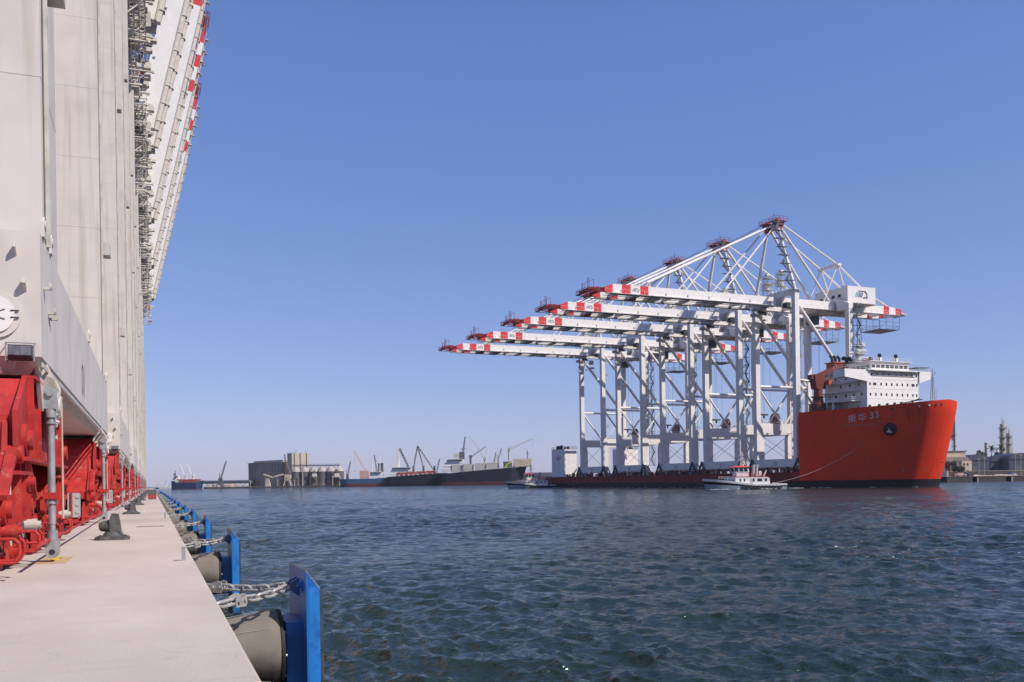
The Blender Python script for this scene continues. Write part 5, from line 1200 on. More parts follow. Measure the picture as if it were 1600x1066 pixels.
# ---------------------------------------------------------------- the five cranes it carries
sc, ssill, spb = make_crane(1.0, 1.35, 3.95, 1.6, 10.9, 0.0, 66.5, True)
def numbers(root, txt, lab):
    M = Matrix.Translation((0.837, 0.0, 2.05)) @ Matrix(((0, 0, 1, 0), (1, 0, 0, 0), (0, 1, 0, 0), (0, 0, 0, 1)))
    lettering(txt, 1.7, INK, root, M=M, name='sill_number')
    M = Matrix.Translation((-19.995, -2.0, 13.2)) @ Matrix(((0, 0, 1, 0), (1, 0, 0, 0), (0, 1, 0, 0), (0, 0, 0, 1)))
    lettering(txt, 1.7, INK, root, M=M, name='beam_number')
def sea_fastening(root):
    for sg in (-1, 1):
        m = MB(); y = sg * 10.4
        m.beam((1.15, y, 3.9), (1.15, y - 2.4, 0.0), 0.35, 0.5, (1, 0, 0)); m.beam((1.15, y, 3.9), (1.15, y + 2.4, 0.0), 0.35, 0.5, (1, 0, 0)); m.beam((1.15, y - 1.4, 1.6), (1.15, y + 1.4, 1.6), 0.3, 0.3, (1, 0, 0))
        m.extr([(0.95, y - 0.5, 3.1), (0.95, y + 0.5, 3.1), (0.95, y + 0.25, 4.2), (0.95, y - 0.25, 4.2)], (0.4, 0, 0)); m.build('sea_fastening', NAVY, root)
        m = MB(); m.beam((0.5, y + sg * 0.6, 3.6), (0.5, y + sg * 3.6, 0.0), 0.35, 0.4, (1, 0, 0)); m.beam((-0.6, y + sg * 0.6, 3.6), (-0.6, y + sg * 3.4, 0.0), 0.35, 0.4, (1, 0, 0)); m.build('sea_fastening', NAVY if sg < 0 else GREY, root)
        m = MB(); m.beam((XLs + 0.2, y, 3.9), (XLs + 0.2, y - 2.4, 0), 0.4, 0.5, (1, 0, 0)); m.beam((XLs + 0.2, y, 3.9), (XLs + 0.2, y + 2.4, 0), 0.4, 0.5, (1, 0, 0)); m.build('sea_fastening', NAVY, root)
    m = MB()
    for s in (-1, 1): m.tube((0.3, s * 8.2, 12.2), (0.3, -s * 8.0, 4.2), 0.06, 5); m.tube((-20.3, s * 8.2, 12.2), (-20.3, -s * 8.0, 4.2), 0.06, 5)
    m.build('lashing_wire', STEEL, root)
    m = MB(); m.box(-20.2, -18.0, -3.4, 3.4, 0.9, 2.8); m.box(-19.8, -18.4, -1.0, 2.0, 2.8, 4.0); m.build('cable_reel_base', BROWNRED, root)
    m = MB(); m.lathe((-17.6, 5.5, 17.6), (1, 0, 0), [(0, 2.2), (0.25, 2.2), (0.25, 1.0), (0.7, 1.0), (0.7, 2.2), (0.95, 2.2)], 22); m.build('cable_reel', BROWNRED, root)
XLs = -20.6
sea_fastening(sc)
clab = [('23', 'white ship-borne crane numbered 23, tallest looking, next to the red bow block'), ('21', 'white ship-borne crane numbered 21, second from the red bow block'), ('22', 'white ship-borne crane numbered 22, in the middle of the five'),
        ('20', 'white ship-borne crane numbered 20, second from the stern casing'), ('19', 'white ship-borne crane numbered 19, beside the white stern casing')]
for i, sy_ in enumerate((225.3, 252.0, 278.5, 310.2, 340.6)):
    o = sc if i == 0 else copy_tree(sc)
    p = SHIP_M @ Vector((188.1, sy_, 4.4)); o.location = p; o.rotation_euler = (0, 0, math.pi + PH)
    tag(o, clab[i][1], 'crane', 'white gantry cranes on the deck of the ship')
    i and None
for i, o in enumerate([x for x in bpy.data.objects if x.get('group') == 'white gantry cranes on the deck of the ship']):
    lab = o['label']; txt = [c[0] for c in clab if c[1] == lab][0]; numbers(o, txt, lab)
# ================================================================ the far shores
# shore frame: x across the view, y away, origin at the camera's foot; metres
SHORE = Matrix(((math.cos(YAW), math.sin(YAW), 0, 0), (-math.sin(YAW), math.cos(YAW), 0, 0), (0, 0, 1, 0), (0, 0, 0, 1)))
def far(name, x, y, z=0.0, label=None, cat=None, group=None, rz=0.0):
    o = empty(name, SHORE @ Vector((x, y, z)), -YAW + rz, label, cat, group); return o
C_CONC = mat('silo_concrete', (0.26, 0.23, 0.21), 0.85, var=0.12, scale=0.1, streak=0.25)
C_CONC2 = mat('silo_tower_concrete', (0.42, 0.36, 0.30), 0.85, var=0.08, scale=0.1)
C_ROOF = mat('pale_roof', (0.42, 0.37, 0.33), 0.7, var=0.05, scale=0.1)
C_STEELSILO = mat('silo_steel', (0.13, 0.115, 0.115), 0.5, metal=0.2, var=0.12, scale=0.1)
C_DARK = mat('dark_shed_cladding', (0.055, 0.06, 0.08), 0.7, var=0.15, scale=0.05)
C_NAVY = mat('blue_shed_cladding', (0.045, 0.055, 0.085), 0.6, var=0.15, scale=0.06)
C_BEIGE = mat('beige_port_paint', (0.52, 0.43, 0.32), 0.7, var=0.12, scale=0.2)
C_BROWN = mat('brown_weathered_steel', (0.16, 0.115, 0.09), 0.7, var=0.2, scale=0.2)
C_GREYD = mat('dark_grey_crane_steel', (0.085, 0.09, 0.10), 0.6, var=0.2, scale=0.2)
C_GREYL = mat('pale_grey_hatch_paint', (0.45, 0.43, 0.39), 0.6, var=0.08, scale=0.2)
C_WHITE = mat('ship_white_paint', (0.70, 0.68, 0.66), 0.5, var=0.06, scale=0.2, streak=0.1)
C_HBLUE = mat('blue_hull_paint', (0.045, 0.10, 0.21), 0.5, var=0.1, scale=0.1)
C_HDARK = mat('black_hull_paint', (0.012, 0.015, 0.024), 0.6, spec=0.2, var=0.2, scale=0.1)
C_HNAVY = mat('navy_hull_paint', (0.014, 0.028, 0.085), 0.5, var=0.15, scale=0.1)
C_BOOT = mat('red_boot_paint', (0.15, 0.035, 0.035), 0.6, var=0.2, scale=0.1)
C_HRED = mat('red_hatch_paint', (0.33, 0.07, 0.05), 0.6, var=0.15, scale=0.15)
C_PINK = mat('faded_pink_crane_paint', (0.48, 0.32, 0.27), 0.6, var=0.1, scale=0.2)
C_GREEN = mat('green_cover', (0.07, 0.14, 0.065), 0.6, var=0.1, scale=0.1)
C_YELL = mat('yellow_cover_band', (0.62, 0.48, 0.06), 0.6, var=0.1, scale=0.1)
C_SAND = mat('dusty_ground', (0.38, 0.32, 0.27), 0.9, var=0.15, scale=0.05)
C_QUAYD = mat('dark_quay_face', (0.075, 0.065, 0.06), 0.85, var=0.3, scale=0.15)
C_LEAF = mat('dusty_foliage', (0.045, 0.055, 0.03), 0.8, var=0.3, scale=0.4)
C_TRUNK = mat('palm_trunk', (0.14, 0.10, 0.07), 0.9, var=0.2)
# --- ground of the far quays
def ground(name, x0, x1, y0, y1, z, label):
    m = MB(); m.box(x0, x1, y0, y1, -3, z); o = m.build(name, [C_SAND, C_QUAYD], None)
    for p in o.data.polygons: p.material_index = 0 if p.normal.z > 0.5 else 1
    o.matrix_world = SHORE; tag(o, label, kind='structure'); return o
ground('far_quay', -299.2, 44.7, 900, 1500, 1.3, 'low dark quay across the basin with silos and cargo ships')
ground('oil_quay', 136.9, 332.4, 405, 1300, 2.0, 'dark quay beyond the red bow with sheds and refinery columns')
D9 = 905
# --- concrete grain silo with its tower, standing askew to the far quay
t = far('grain_silo', -250.9, 945, 1.3, 'long dark ribbed concrete grain silo with a pale roof edge', 'silo', None, R(-38.8))
H = 26.0 - 1.3
n = 13; W_ = 54.5; r = W_ / n / 2; x0 = -W_ / 2
for i in range(n):
    m = MB(); m.tube((x0 + r + 2 * r * i, 0, 0), (x0 + r + 2 * r * i, 0, H - 1.2), r, 14); m.build('silo_cell', C_CONC, t)
m = MB(); m.box(x0 + 0.4, -x0, 0, 16, 0, H - 0.4); m.box(x0 + 0.2, -x0, -r - 0.2, 16, H - 1.199, H - 0.7); m.build('silo_body', C_CONC, t)
m = MB(); m.extr([(x0 + 5, 1, H - 0.4), (-x0, 1, H - 0.4), (-x0, 1, H + 1.6), (x0 + 8, 1, H + 1.2)], (0, 10, 0)); m.build('roof_gallery', C_ROOF, t)
t = far('silo_tower', -217.5, 918, 1.3, 'square concrete silo tower with three dark vertical grooves', 'tower', None, R(-38.8))
H = 33.7 - 1.3
m = MB(); m.box(-7, 0, 0, 22.5, 0, H); m.build('tower_body', C_CONC2, t)
for f in (0.13, 0.45, 0.80):
    m = MB(); m.box(-0.02, 0.35, 22.5 * f - 0.5, 22.5 * f + 0.5, 1, H); m.build('groove', C_DARK, t)
for f, h in ((0.1, 1.6), (0.3, 4), (0.6, 1.6), (0.85, 3.2)):
    m = MB(); m.tube((-2, 22.5 * f, H), (-2, 22.5 * f, H + h), 0.22, 5); m.build('roof_mast', C_GREYD, t)
# --- round steel silos with conical roofs under a conveyor gallery
for i in range(6):
    px = 460.5 + i * 13.6
    t = far('steel_silo', (px - 800) * 0.6241, 905 + 6, 1.3, None, 'silo', 'round steel silos with cone roofs')
    t['label'] = ['round steel silo with a pale cone roof, standing under the silo tower', 'round steel silo second from the silo tower', 'round steel silo third from the silo tower, above the portal unloader', 'round steel silo fourth from the silo tower', 'round steel silo fifth from the silo tower', 'round steel silo sixth from the silo tower, behind the tall unloader'][i]
    m = MB(); m.tube((0, 0, 0), (0, 0, 13.6), 4.6, 20); m.build('silo_drum', C_STEELSILO, t)
    for z in (2.5, 5, 7.5, 10): m2 = MB(); m2.lathe((0, 0, z), (0, 0, 1), [(0, 4.66), (0.25, 4.66)], 20); m2.build('hoop', C_STEELSILO, t)
    m = MB(); m.lathe((0, 0, 13.6), (0, 0, 1), [(0, 5.0), (0.2, 5.0), (5.2, 1.4), (5.4, 0.6)], 20); m.build('cone_roof', C_ROOF, t)
t = far('conveyor_gallery', -193.5, 911, 20.4, 'long conveyor gallery running over the cone roofs of the silos', 'conveyor')
m = MB(); m.box(-24, 24.5, -1.2, 1.2, 0, 1.0); m.rail((-24, -1.2, 1.0), (24.5, -1.2, 1.0), 0.9, 4, 0.08); m.build('gallery_deck', C_GREYD, t)
for i in range(12): m = MB(); x = -22 + i * 4.1; m.beam((x, 0, 0), (x + 2.2, 0, -4.2), 0.3, 0.3); m.build('gallery_strut', C_GREYD, t)
# --- long dark shed and sunlit yard things in front
t = far('transit_shed', -290.4, 940, 1.3, 'long low dark shed beside the concrete silo', 'shed')
m = MB(); x0 = -316.4 - -290.4; m.box(x0, 26, 0, 30, 3.2, 5.4); m.extr([(x0, 0, 5.4), (26, 0, 5.4), (26, 15, 6.6), (x0, 15, 6.6)], (0, 0, -0.3)); m.build('roof', C_DARK, t)
for i in range(9): m = MB(); m.box(x0 + 1 + i * 5.6, x0 + 1.8 + i * 5.6, 0, 1, 0, 3.2); m.build('pillar', C_BEIGE, t)
rr = random.Random(12)
for i in range(14):
    x = (322 + i * 4.5 - 800) * 0.628 + rr.uniform(-0.8, 0.8); w = rr.uniform(1.0, 2.2); h = rr.uniform(1.2, 3.0)
    m = MB(); m.box(-w, w, -1.5, 1.5, 0, h * 0.8); m.box(-w * 0.7, w * 0.8, -1.2, 1.2, h * 0.8, h); o = m.build('cargo_stack', rr.choice([C_BEIGE, C_ROOF, C_BROWN, C_BEIGE]))
    o.matrix_world = SHORE @ Matrix.Translation((x, 918 + rr.uniform(-4, 6), 1.31)); tag(o, '%s pale cargo stack from the coaster, in front of the long dark shed' % names[i], 'cargo', 'stacks of cargo before the long shed')
# --- harbour cranes on the far quay
def lattice(m, p, q, w, n, r=0.12):
    p = Vector(p); q = Vector(q); d = (q - p).normalized(); a = d.cross(Vector((0, 1, 0))).normalized() * w / 2; b = Vector((0, 1, 0)) * w / 2
    for s in (-1, 1):
        for u in (-1, 1): m.tube(p + a * s + b * u, q + a * s * 0.5 + b * u * 0.5, r, 4)
    for i in range(n):
        c = p.lerp(q, i / n); e = p.lerp(q, (i + 1) / n); k = 1 - 0.5 * i / n
        m.tube(c + a * k - b * k, e - a * k - b * k, r * 0.8, 4); m.tube(c - a * k + b * k, e + a * k + b * k, r * 0.8, 4)
    return m
def portal_crane(px, jib, label, mt, D=903, house=True, hz=11.0, leg=4.0):
    """jib: list of (dx, z) from the slewing house"""
    t = far('harbour_crane', (px - 800) * D / 1450, D, 1.3, label, 'crane', 'harbour cranes on the far quay')
    for sx in (-1, 1):
        for sy in (-1, 1): m = MB(); m.beam((sx * leg, sy * 3, 0), (sx * leg * 0.55, sy * 1.8, hz * 0.5), 0.7, 0.7); m.build('leg', mt, t)
    m = MB(); m.box(-leg * 0.7, leg * 0.7, -2.4, 2.4, hz * 0.48, hz * 0.6); m.build('portal_top', mt, t)
    if house: 
        m = MB(); m.box(-2.6, 3.2, -2, 2, hz * 0.62, hz); m.box(-1.8, 1.0, -2.2, -1.9, hz * 0.7, hz * 0.9); m.build('slewing_house', mt, t)
    for k, (a, b, w) in enumerate(jib): m = MB(); lattice(m, (a[0], 0, a[1]), (b[0], 0, b[1]), w, 7, 0.16); m.build('jib' if k == 0 else 'mast_strut', C_BROWN if house else mt, t)
    return t
portal_crane(449.5, [((-1, 11), (-2.5, 31), 1.8), ((3, 12), (-2, 25), 1.2), ((2.6, 11), (2.4, 4), 0.8)], 'beige portal crane with a steep lattice jib before the concrete silo', C_BEIGE, leg=3.6)
t = far('transfer_house', -237.3, 903, 1.3, 'beige transfer house with a slanting covered conveyor before the silo', 'conveyor')
m = MB(); m.hexa([(-2.6, -2, 0), (2.2, -2, 0), (2.2, 2, 0), (-2.6, 2, 0)], [(-1.8, -2, 7.6), (1.2, -2, 7.6), (1.2, 2, 7.6), (-1.8, 2, 7.6)]); m.build('tower', C_BEIGE, t)
m = MB(); m.add(tbeam((-4.2, 0, 11.6), (5.5, 0, 8.2), 1, 0.7, 1, 0.6), MB.BF); m.add(tbeam((6, 0, 9.2), (15, 0, 11.4), 1, 0.8, 1, 0.8), MB.BF); m.build('covered_belt', C_BEIGE, t)
def unloader(px, H, label, mt):
    t = far('ship_unloader', (px - 800) * 0.6228, 903, 1.3, label, 'unloader', 'grain unloaders before the steel silos')
    for sx in (-1, 1):
        for sy in (-1, 1): m = MB(); m.beam((sx * 3.4, sy * 2.4, 0), (sx * 3.2, sy * 2.4, 8.2), 0.55, 0.55); m.build('leg', mt, t)
    m = MB(); m.box(-3.8, 3.8, -2.8, 2.8, 7.6, 8.5); m.rail((-3.8, -2.8, 8.5), (3.8, -2.8, 8.5), 1.0, 1.5, 0.08); m.build('deck', mt, t)
    m = MB(); m.box(-1.6, 2.4, -1.6, 1.6, 8.5, 11.5); m.box(-2, 2, -1.2, 1.2, H - 2.2, H); m.build('machine_house', C_WHITE, t)
    m = MB(); lattice(m, (0, 0, 11.5), (0.5, 0, H - 2), 1.8, 4, 0.18); m.tube((-1, 0, 13), (-4, 0, 3), 0.4, 6); m.build('spout', C_BROWN, t)
unloader(491, 16.5, 'short portal grain unloader with a white top box', C_BROWN); unloader(526, 17.5, 'tall cluttered grain unloader beside the blue ship', C_BEIGE)
for px, h, l in ((473, 13, 'pale post standing before the steel silos beside the beige portal crane'), (391, 5, 'small pale post before the concrete silo'), (434, 5.5, 'short pale post between conveyor and portal crane'), (460, 5, 'short pale post just past the beige portal crane')):
    m = MB(); m.tube((0, 0, 0), (0, 0, h), 0.5 if h > 10 else 0.28, 8); m.box(-0.9, 0.7, -0.3, 0.3, h, h + 0.8); o = m.build('quay_post', C_ROOF); o.matrix_world = SHORE @ Matrix.Translation(((px - 800) * 0.6228, 903, 1.31)); tag(o, l, 'post')
t = far('mobile_crane', -287.4, 915, 1.3, 'dark mobile crane with a raised lattice jib above the long shed', 'crane')
m = MB(); m.box(-3.5, 3, -2, 2, 0, 2.6); m.box(-1.8, 1.8, -1.5, 1.5, 2.6, 8.5); m.build('carrier', C_GREYD, t)
m = MB(); lattice(m, (0.3, 0, 8), (6.0, 0, 25.5), 1.3, 9, 0.17); m.tube((-0.8, 0, 8.5), (-0.6, 0, 13.5), 0.35, 5); m.tube((-0.6, 0, 13.5), (5.6, 0, 25), 0.08, 4); m.build('jib', C_GREYD, t)
# --- ships at the far quay
def hull(t, L, prof, Bm, mt, boot, zb, sheer_bow, bow_right=True, rake=5):
    """hull along x from -L/2 to L/2 with its bow at +x; prof(u) gives the deck height"""
    m1 = MB(); m2 = MB(); N = 26; st = []
    for i in range(N + 1):
        u = i / N; x = -L / 2 + L * u
        e = min(1, (1 - u) / 0.16); b = Bm / 2 * (1 - (1 - e) ** 2.2 * 0.97) * (0.86 + 0.14 * min(1, u / 0.06))
        st.append((x, b, prof(u), rake * max(0, (u - 0.93) / 0.07)))
    def ring(m, za, zb_, fa, fb):
        vs = []
        for x, b, h, rk in st:
            a = za if not callable(za) else za(h); c = zb_ if not callable(zb_) else zb_(h)
            ra = rk * (max(0, a) / max(h, .1)); rb = rk * (max(0, c) / max(h, .1)); na = b * fa; nb_ = b * fb
            vs += [(x + ra, -na, a), (x + rb, -nb_, c), (x + rb, nb_, c), (x + ra, na, a)]
        fs = []
        for i in range(N):
            k = 4 * i
            fs += [(k, k + 4, k + 5, k + 1), (k + 1, k + 5, k + 6, k + 2), (k + 2, k + 6, k + 7, k + 3)]
        fs += [(0, 1, 2, 3), (4 * N + 3, 4 * N + 2, 4 * N + 1, 4 * N)]
        m.add(vs, fs)
    ring(m1, zb, lambda h: h, 0.94, 1.0); ring(m2, -2.5, zb - 0.02, 0.8, 0.94)
    m1.build('hull', mt, t); m2.build('boot_topping', boot, t)
def house(t, x0, x1, B, z0, z1, floors, mt=None, name='superstructure', step=0.5):
    mt = mt or C_WHITE; m = MB(); h = (z1 - z0) / floors
    for i in range(floors): m.box(x0 + step * i, x1 - step * 0.4 * i, -B / 2 + 0.3 * i, B / 2 - 0.3 * i, z0 + h * i, z0 + h * (i + 1) - 0.001)
    m.box(x0 + step * floors, x1 - step * floors * .3, -B / 2 - 1.5, B / 2 + 1.5, z1, z1 + 0.4); s = m.build(name, mt, t)
    for i in range(floors):
        n = max(3, int((x1 - x0) / 1.6))
        w = MB()
        for k in range(n): x = x0 + step * i + 0.8 + k * (x1 - x0 - step * 1.4 * i - 1.6) / max(1, n - 1); w.box(x - 0.28, x + 0.28, -B / 2 + 0.3 * i - 0.03, -B / 2 + 0.3 * i - 0.002, z0 + h * i + h * 0.45, z0 + h * i + h * 0.72)
        tag(w.build('windows', GLASS, s), kind='stuff')
    return s
def ship_crane(t, x, z, H, tip, mt=None, jm=None):
    mt = mt or C_GREYL; m = MB(); m.tube((x, 0, z), (x, 0, z + H), 1.1, 10, 0.95); m.box(x - 1.3, x + 1.3, -1.4, 1.4, z + H, z + H + 2.4); p = m.build('deck_crane', mt, t)
    m = MB(); a = Vector((x + math.copysign(0.8, tip[0]), 0, z + H + 0.8)); q = a + Vector((tip[0], 0, tip[1]))
    for s in (-1, 1): m.tube(a + Vector((0, s * 0.8, 0)), q + Vector((0, s * 0.3, 0)), 0.36, 6, 0.25)
    for i in range(5): f = (i + 0.5) / 5; c = a.lerp(q, f); m.tube(c + Vector((0, -0.8 * (1 - f * 0.6), 0)), c + Vector((0, 0.8 * (1 - f * 0.6), 0)), 0.15, 4)
    m.build('crane_jib', jm or mt, p)
    m = MB(); m.tube((x, 0, z + H + 2.4), q, 0.07, 4); m.tube(q, q - Vector((0, 0, abs(tip[1]) * 0.5 + 3)), 0.06, 4); m.build('crane_wire', C_GREYD, p)
def shipZ(px, py, D): return 0
# small blue and red coaster
t = far('coaster', -304.2, 870, WATER_Z, 'small navy coaster with red hatch covers and two raised pale cranes', 'ship', 'cargo ships along the far quay')
hull(t, -290.4 - -318.0 - 1, lambda u: 6.3 + (1.6 if u < 0.12 else 0) + 2.0 * max(0, (u - 0.86) / 0.14), 12, C_HNAVY, C_BOOT, 0.6, 1, rake=2)
for x in (-7.6, -1.2, 5.0): m = MB(); m.box(x, x + 6.0, -4.5, 4.5, 6.2, 9.4); m.build('hatch_cover', C_HRED, t)
house(t, -13.2, -6.5, 9, 6.5, 12.5, 3, step=0.9); m = MB(); m.tube((-11, 0, 12.5), (-11, 0, 17.5), 0.25, 5); m.box(-12.6, -11.6, -1, 1, 12.5, 15); m.build('mast', C_GREYD, t)
ship_crane(t, -1.6, 6.5, 5.2, (-4.4, 10.5), C_WHITE, C_WHITE); ship_crane(t, 5.2, 6.5, 5.2, (-4.2, 11), C_WHITE, C_WHITE)
# blue cargo ship, stern towards the viewer's right
t = far('blue_cargo_ship', -139.6, 880, WATER_Z, 'mid blue cargo ship with a worn red waterline', 'ship', 'cargo ships along the far quay', rz=math.pi)
hull(t, -117.1 - -162.0, lambda u: 7.4 + (0.6 if u < 0.2 else 0), 14, C_HBLUE, C_BOOT, 3.0, 1, rake=2)
house(t, -18, -5.5, 10, 7.6, 13.5, 3, step=0.4); m = MB(); m.box(-17.5, -13.2, -2.2, 2.2, 13.5, 21.2); m.box(-17.7, -13.0, -2.4, 2.4, 21.2, 22); m.build('funnel', C_GREYD, t)
m = MB(); lattice(m, (-15, 3, 13), (-15, 3, 33), 0.8, 8, 0.1); m.tube((-7, 0, 13), (-7.3, 0, 26), 0.5, 6); m.build('mast', C_WHITE, t)
t = far('derrick_crane', -149.3, 925, 1.3, 'faded pink lattice derrick leaning over the blue ship', 'crane', 'harbour cranes on the far quay')
m = MB(); m.box(-2, 7, -3, 3, 0, 14); m.build('crane_base', C_PINK, t)
m = MB(); lattice(m, (4, 0, 13), (-7.4, 0, 34.5), 1.8, 9, 0.2); m.tube((-7, 0, 34), (-7, 0, 14), 0.09, 4); m.box(-7.4, -6.6, -.4, .4, 13, 14.2); m.build('jib', C_PINK, t)
# black ship with red hatches
t = far('black_cargo_ship', -90.2, 872, WATER_Z, 'black hulled cargo ship with red hatches and folded dark derricks', 'ship', 'cargo ships along the far quay')
hull(t, -63.7 - -117.3, lambda u: 8.6 + 3.2 * u, 16, C_HDARK, C_HDARK, 2.2, 1, rake=3)
m = MB(); m.hexa([(24.4, -3.6, 0), (29, -0.6, 0), (29, 0.6, 0), (24.4, 3.6, 0)], [(26, -3.3, 3.6), (28.3, -0.9, 5.2), (28.3, 0.9, 5.2), (26, 3.3, 3.6)]); m.build('red_forefoot', mat('bright_red_forefoot', (0.45, 0.07, 0.05), 0.6), t)
house(t, -24, -3, 12, 8.9, 17.2, 3, step=1.0)
for x, w in ((-17, 8.5), (-8, 8.5), (1, 8.5), (10, 8.5)): m = MB(); m.box(x, x + w, -6.4, -5, 9 + (x + 24) * 0.05, 12.4 + (x + 24) * 0.045); m.build('hatch_cover', C_HRED, t)
for x, H, tip in ((-17, 21, (9.5, -14)), (-16.2, 21.4, (8.8, -17)),): 
    m = MB(); lattice(m, (x, 0, 13), (x + 0.4, 0, 36), 1.6, 7, 0.26); m.build('white_derrick_post', C_WHITE, t); m = MB(); lattice(m, (x + 1.5, 0, 35.5), (x + 11.5, 0, 14), 1.0, 8, 0.2); m.build('derrick_boom', C_GREYD, t)
for (x1, z1, x2, z2) in ((2, 37.5, -3.2, 12), (2, 37.5, 17.5, 13.5), (2.2, 36.5, 8.0, 14)): m = MB(); lattice(m, (x1, 0, z1), (x2, 0, z2), 0.9, 9, 0.2); m.build('derrick_boom', C_GREYD, t)
for x in (-7.5, -2.2, 7.2, 17.6): m = MB(); m.tube((x, 0, 9), (x, 0, 18.5), 1.0, 8); m.build('derrick_post', C_GREYD, t)
m = MB()
for i in range(9): m.box(-20 + i * 4.4, -18.6 + i * 4.4, -7.6, -6.6, 9.2 + i * 0.2, 10.2 + i * 0.2)
tag(m.build('deck_fittings', C_WHITE, t), kind='stuff')
# large bulk carrier
t = far('bulk_carrier', -28.1, 850, WATER_Z, 'long black bulk carrier with beige hatches, its bow towards the loaded ship', 'ship', 'cargo ships along the far quay')
hull(t, 22.3 - -64.5 - 14, lambda u: 10.5 + 5.6 * u + (1.8 if u > 0.9 else 0), 22, C_HDARK, C_BOOT, 3.0, 1, rake=6)
house(t, -36, -14.5, 16, 12.5, 23.5, 4, step=1.6)
m = MB(); m.box(-25, -20.5, -3, 3, 23.5, 29); m.build('funnel', C_GREYL, t)
m = MB(); m.box(-19.8, -15, -1.5, 1.5, 23.9, 30.5); lattice(m, (-16.6, 0, 29), (-14.2, 0, 44.5), 1.4, 7, 0.2); m.box(-19, -13, -.5, .5, 33, 33.5); m.build('radar_mast', C_GREYD, t)
for i, (a, b) in enumerate(((707, 720), (725, 738), (743, 758), (762, 777))):
    m = MB(); za = 11.4 + (a - 690) * 0.036; m.box((a - 752) * 0.586, (b - 752) * 0.586, -8.5, 5, za, za + 6.8 - i * 0.2); m.build('hatch_cover', C_GREYL, t)
    m = MB(); m.box((b - 752) * 0.586 + 0.5, (b - 752) * 0.586 + 1.8, -8.2, -7, za, za + 6.2); m.build('hatch_post', C_BROWN, t)
m = MB(); m.box(20.4, 28.3, -8.6, 4, 15, 21.0); gc = m.build('green_tarpaulin_box', C_GREEN, t)
m = MB(); m.extr([(21.5, -8.66, 15), (23.2, -8.66, 15), (24.6, -8.66, 18.4), (28.2, -8.66, 19.8), (28.2, -8.66, 20.9), (25.4, -8.66, 20.2), (22.8, -8.66, 18.2)], (0, 0.05, 0)); m.build('yellow_band', C_YELL, gc)
m = MB(); m.box(29.2, 46, -8.6, 4, 16.2, 23.2); m.box(33, 43, -8.7, -8.6, 20.8, 22.2); m.build('beige_cargo_box', C_BEIGE, t)
ship_crane(t, 3.4, 15, 8, (-12.6, 21.5), C_GREYL, C_GREYL); ship_crane(t, -9.6, 14, 11, (13.5, 9.5), C_GREYD, C_GREYD); ship_crane(t, 16, 16, 9, (2.2, 8), C_GREYL, C_GREYD); ship_crane(t, 25.8, 22.4, 9, (21, 9.5), C_GREYL, C_GREYL)
m = MB(); m.tube((42.5, 0, 17), (42.5, 0, 31), 0.4, 6); m.box(41, 44, -.4, .4, 28, 28.4); m.build('foremast', C_GREYD, t)
m = MB(); m.rail((-40, -10.8, 11.2), (34, -9.6, 15.2), 1.1, 2.6, 0.1); tag(m.build('deck_railing', C_GREYL, t), kind='stuff')
# shed and wall behind the bulk carrier's bow
t = far('quay_warehouse', 34.7, 915, 1.3, 'dark curved roof warehouse between the bulk carrier and the stern casing', 'shed')
m = MB(); m.box(-26, 40, 0, 20, 0, 5.4); m.build('wall', C_BROWN, t); m = MB(); m.extr([(-26, -0.6, 5.4), (-26, 0, 8.4), (-26, 8, 9.6), (-26, 20.6, 5.4)], (66, 0, 0)); m.build('roof', C_DARK, t)
for px0, px1, h, dz, l in ((536, 600, 5.5, 940, 'low dark dock shed behind the blue cargo ship'), (612, 690, 8.0, 950, 'dark dock shed behind the black cargo ship')):
    t = far('dock_shed', (px0 + px1 - 1600) / 2 * dz / 1450, dz, 1.3, l, 'shed'); w = (px1 - px0) / 2 * dz / 1450
    m = MB(); m.box(-w, w, 0, 20, 0, h * 0.75); m.build('wall', C_BROWN, t); m = MB(); m.extr([(-w - 0.5, -0.5, h * 0.75), (-w - 0.5, 10, h), (-w - 0.5, 20.5, h * 0.75)], (2 * w + 1, 0, 0)); m.build('roof', C_DARK, t)
for px, h, l in ((543, 24, 'thin dark lattice jib crane between the silos and the pink derrick'), (590, 30, 'thin dark lattice crane rising behind the blue ship'), (682, 25, 'dark lattice crane behind the black ship and bulk carrier'), (770, 31, 'dark grey lattice crane behind the bulk carrier')):
    t = far('yard_crane', (px - 800) * 0.648, 940, 1.3, l, 'crane', 'yard cranes behind the cargo ships'); m = MB(); m.box(-2.4, 2.4, -2, 2, 0, 6); m.box(-1.2, 1.2, -1, 1, 6, 11); m.build('crane_base', C_GREYD, t)
    m = MB(); lattice(m, (0, 0, 10), (3.5 if px != 590 else -3, 0, h), 1.3, 9, 0.17); m.tube((-1, 0, 11), (-1.5, 0, 15), 0.2, 5); m.tube((-1.5, 0, 15), (3.3 if px != 590 else -2.8, 0, h - .5), 0.07, 4); m.build('jib', C_GREYD if px != 543 else C_BROWN, t)
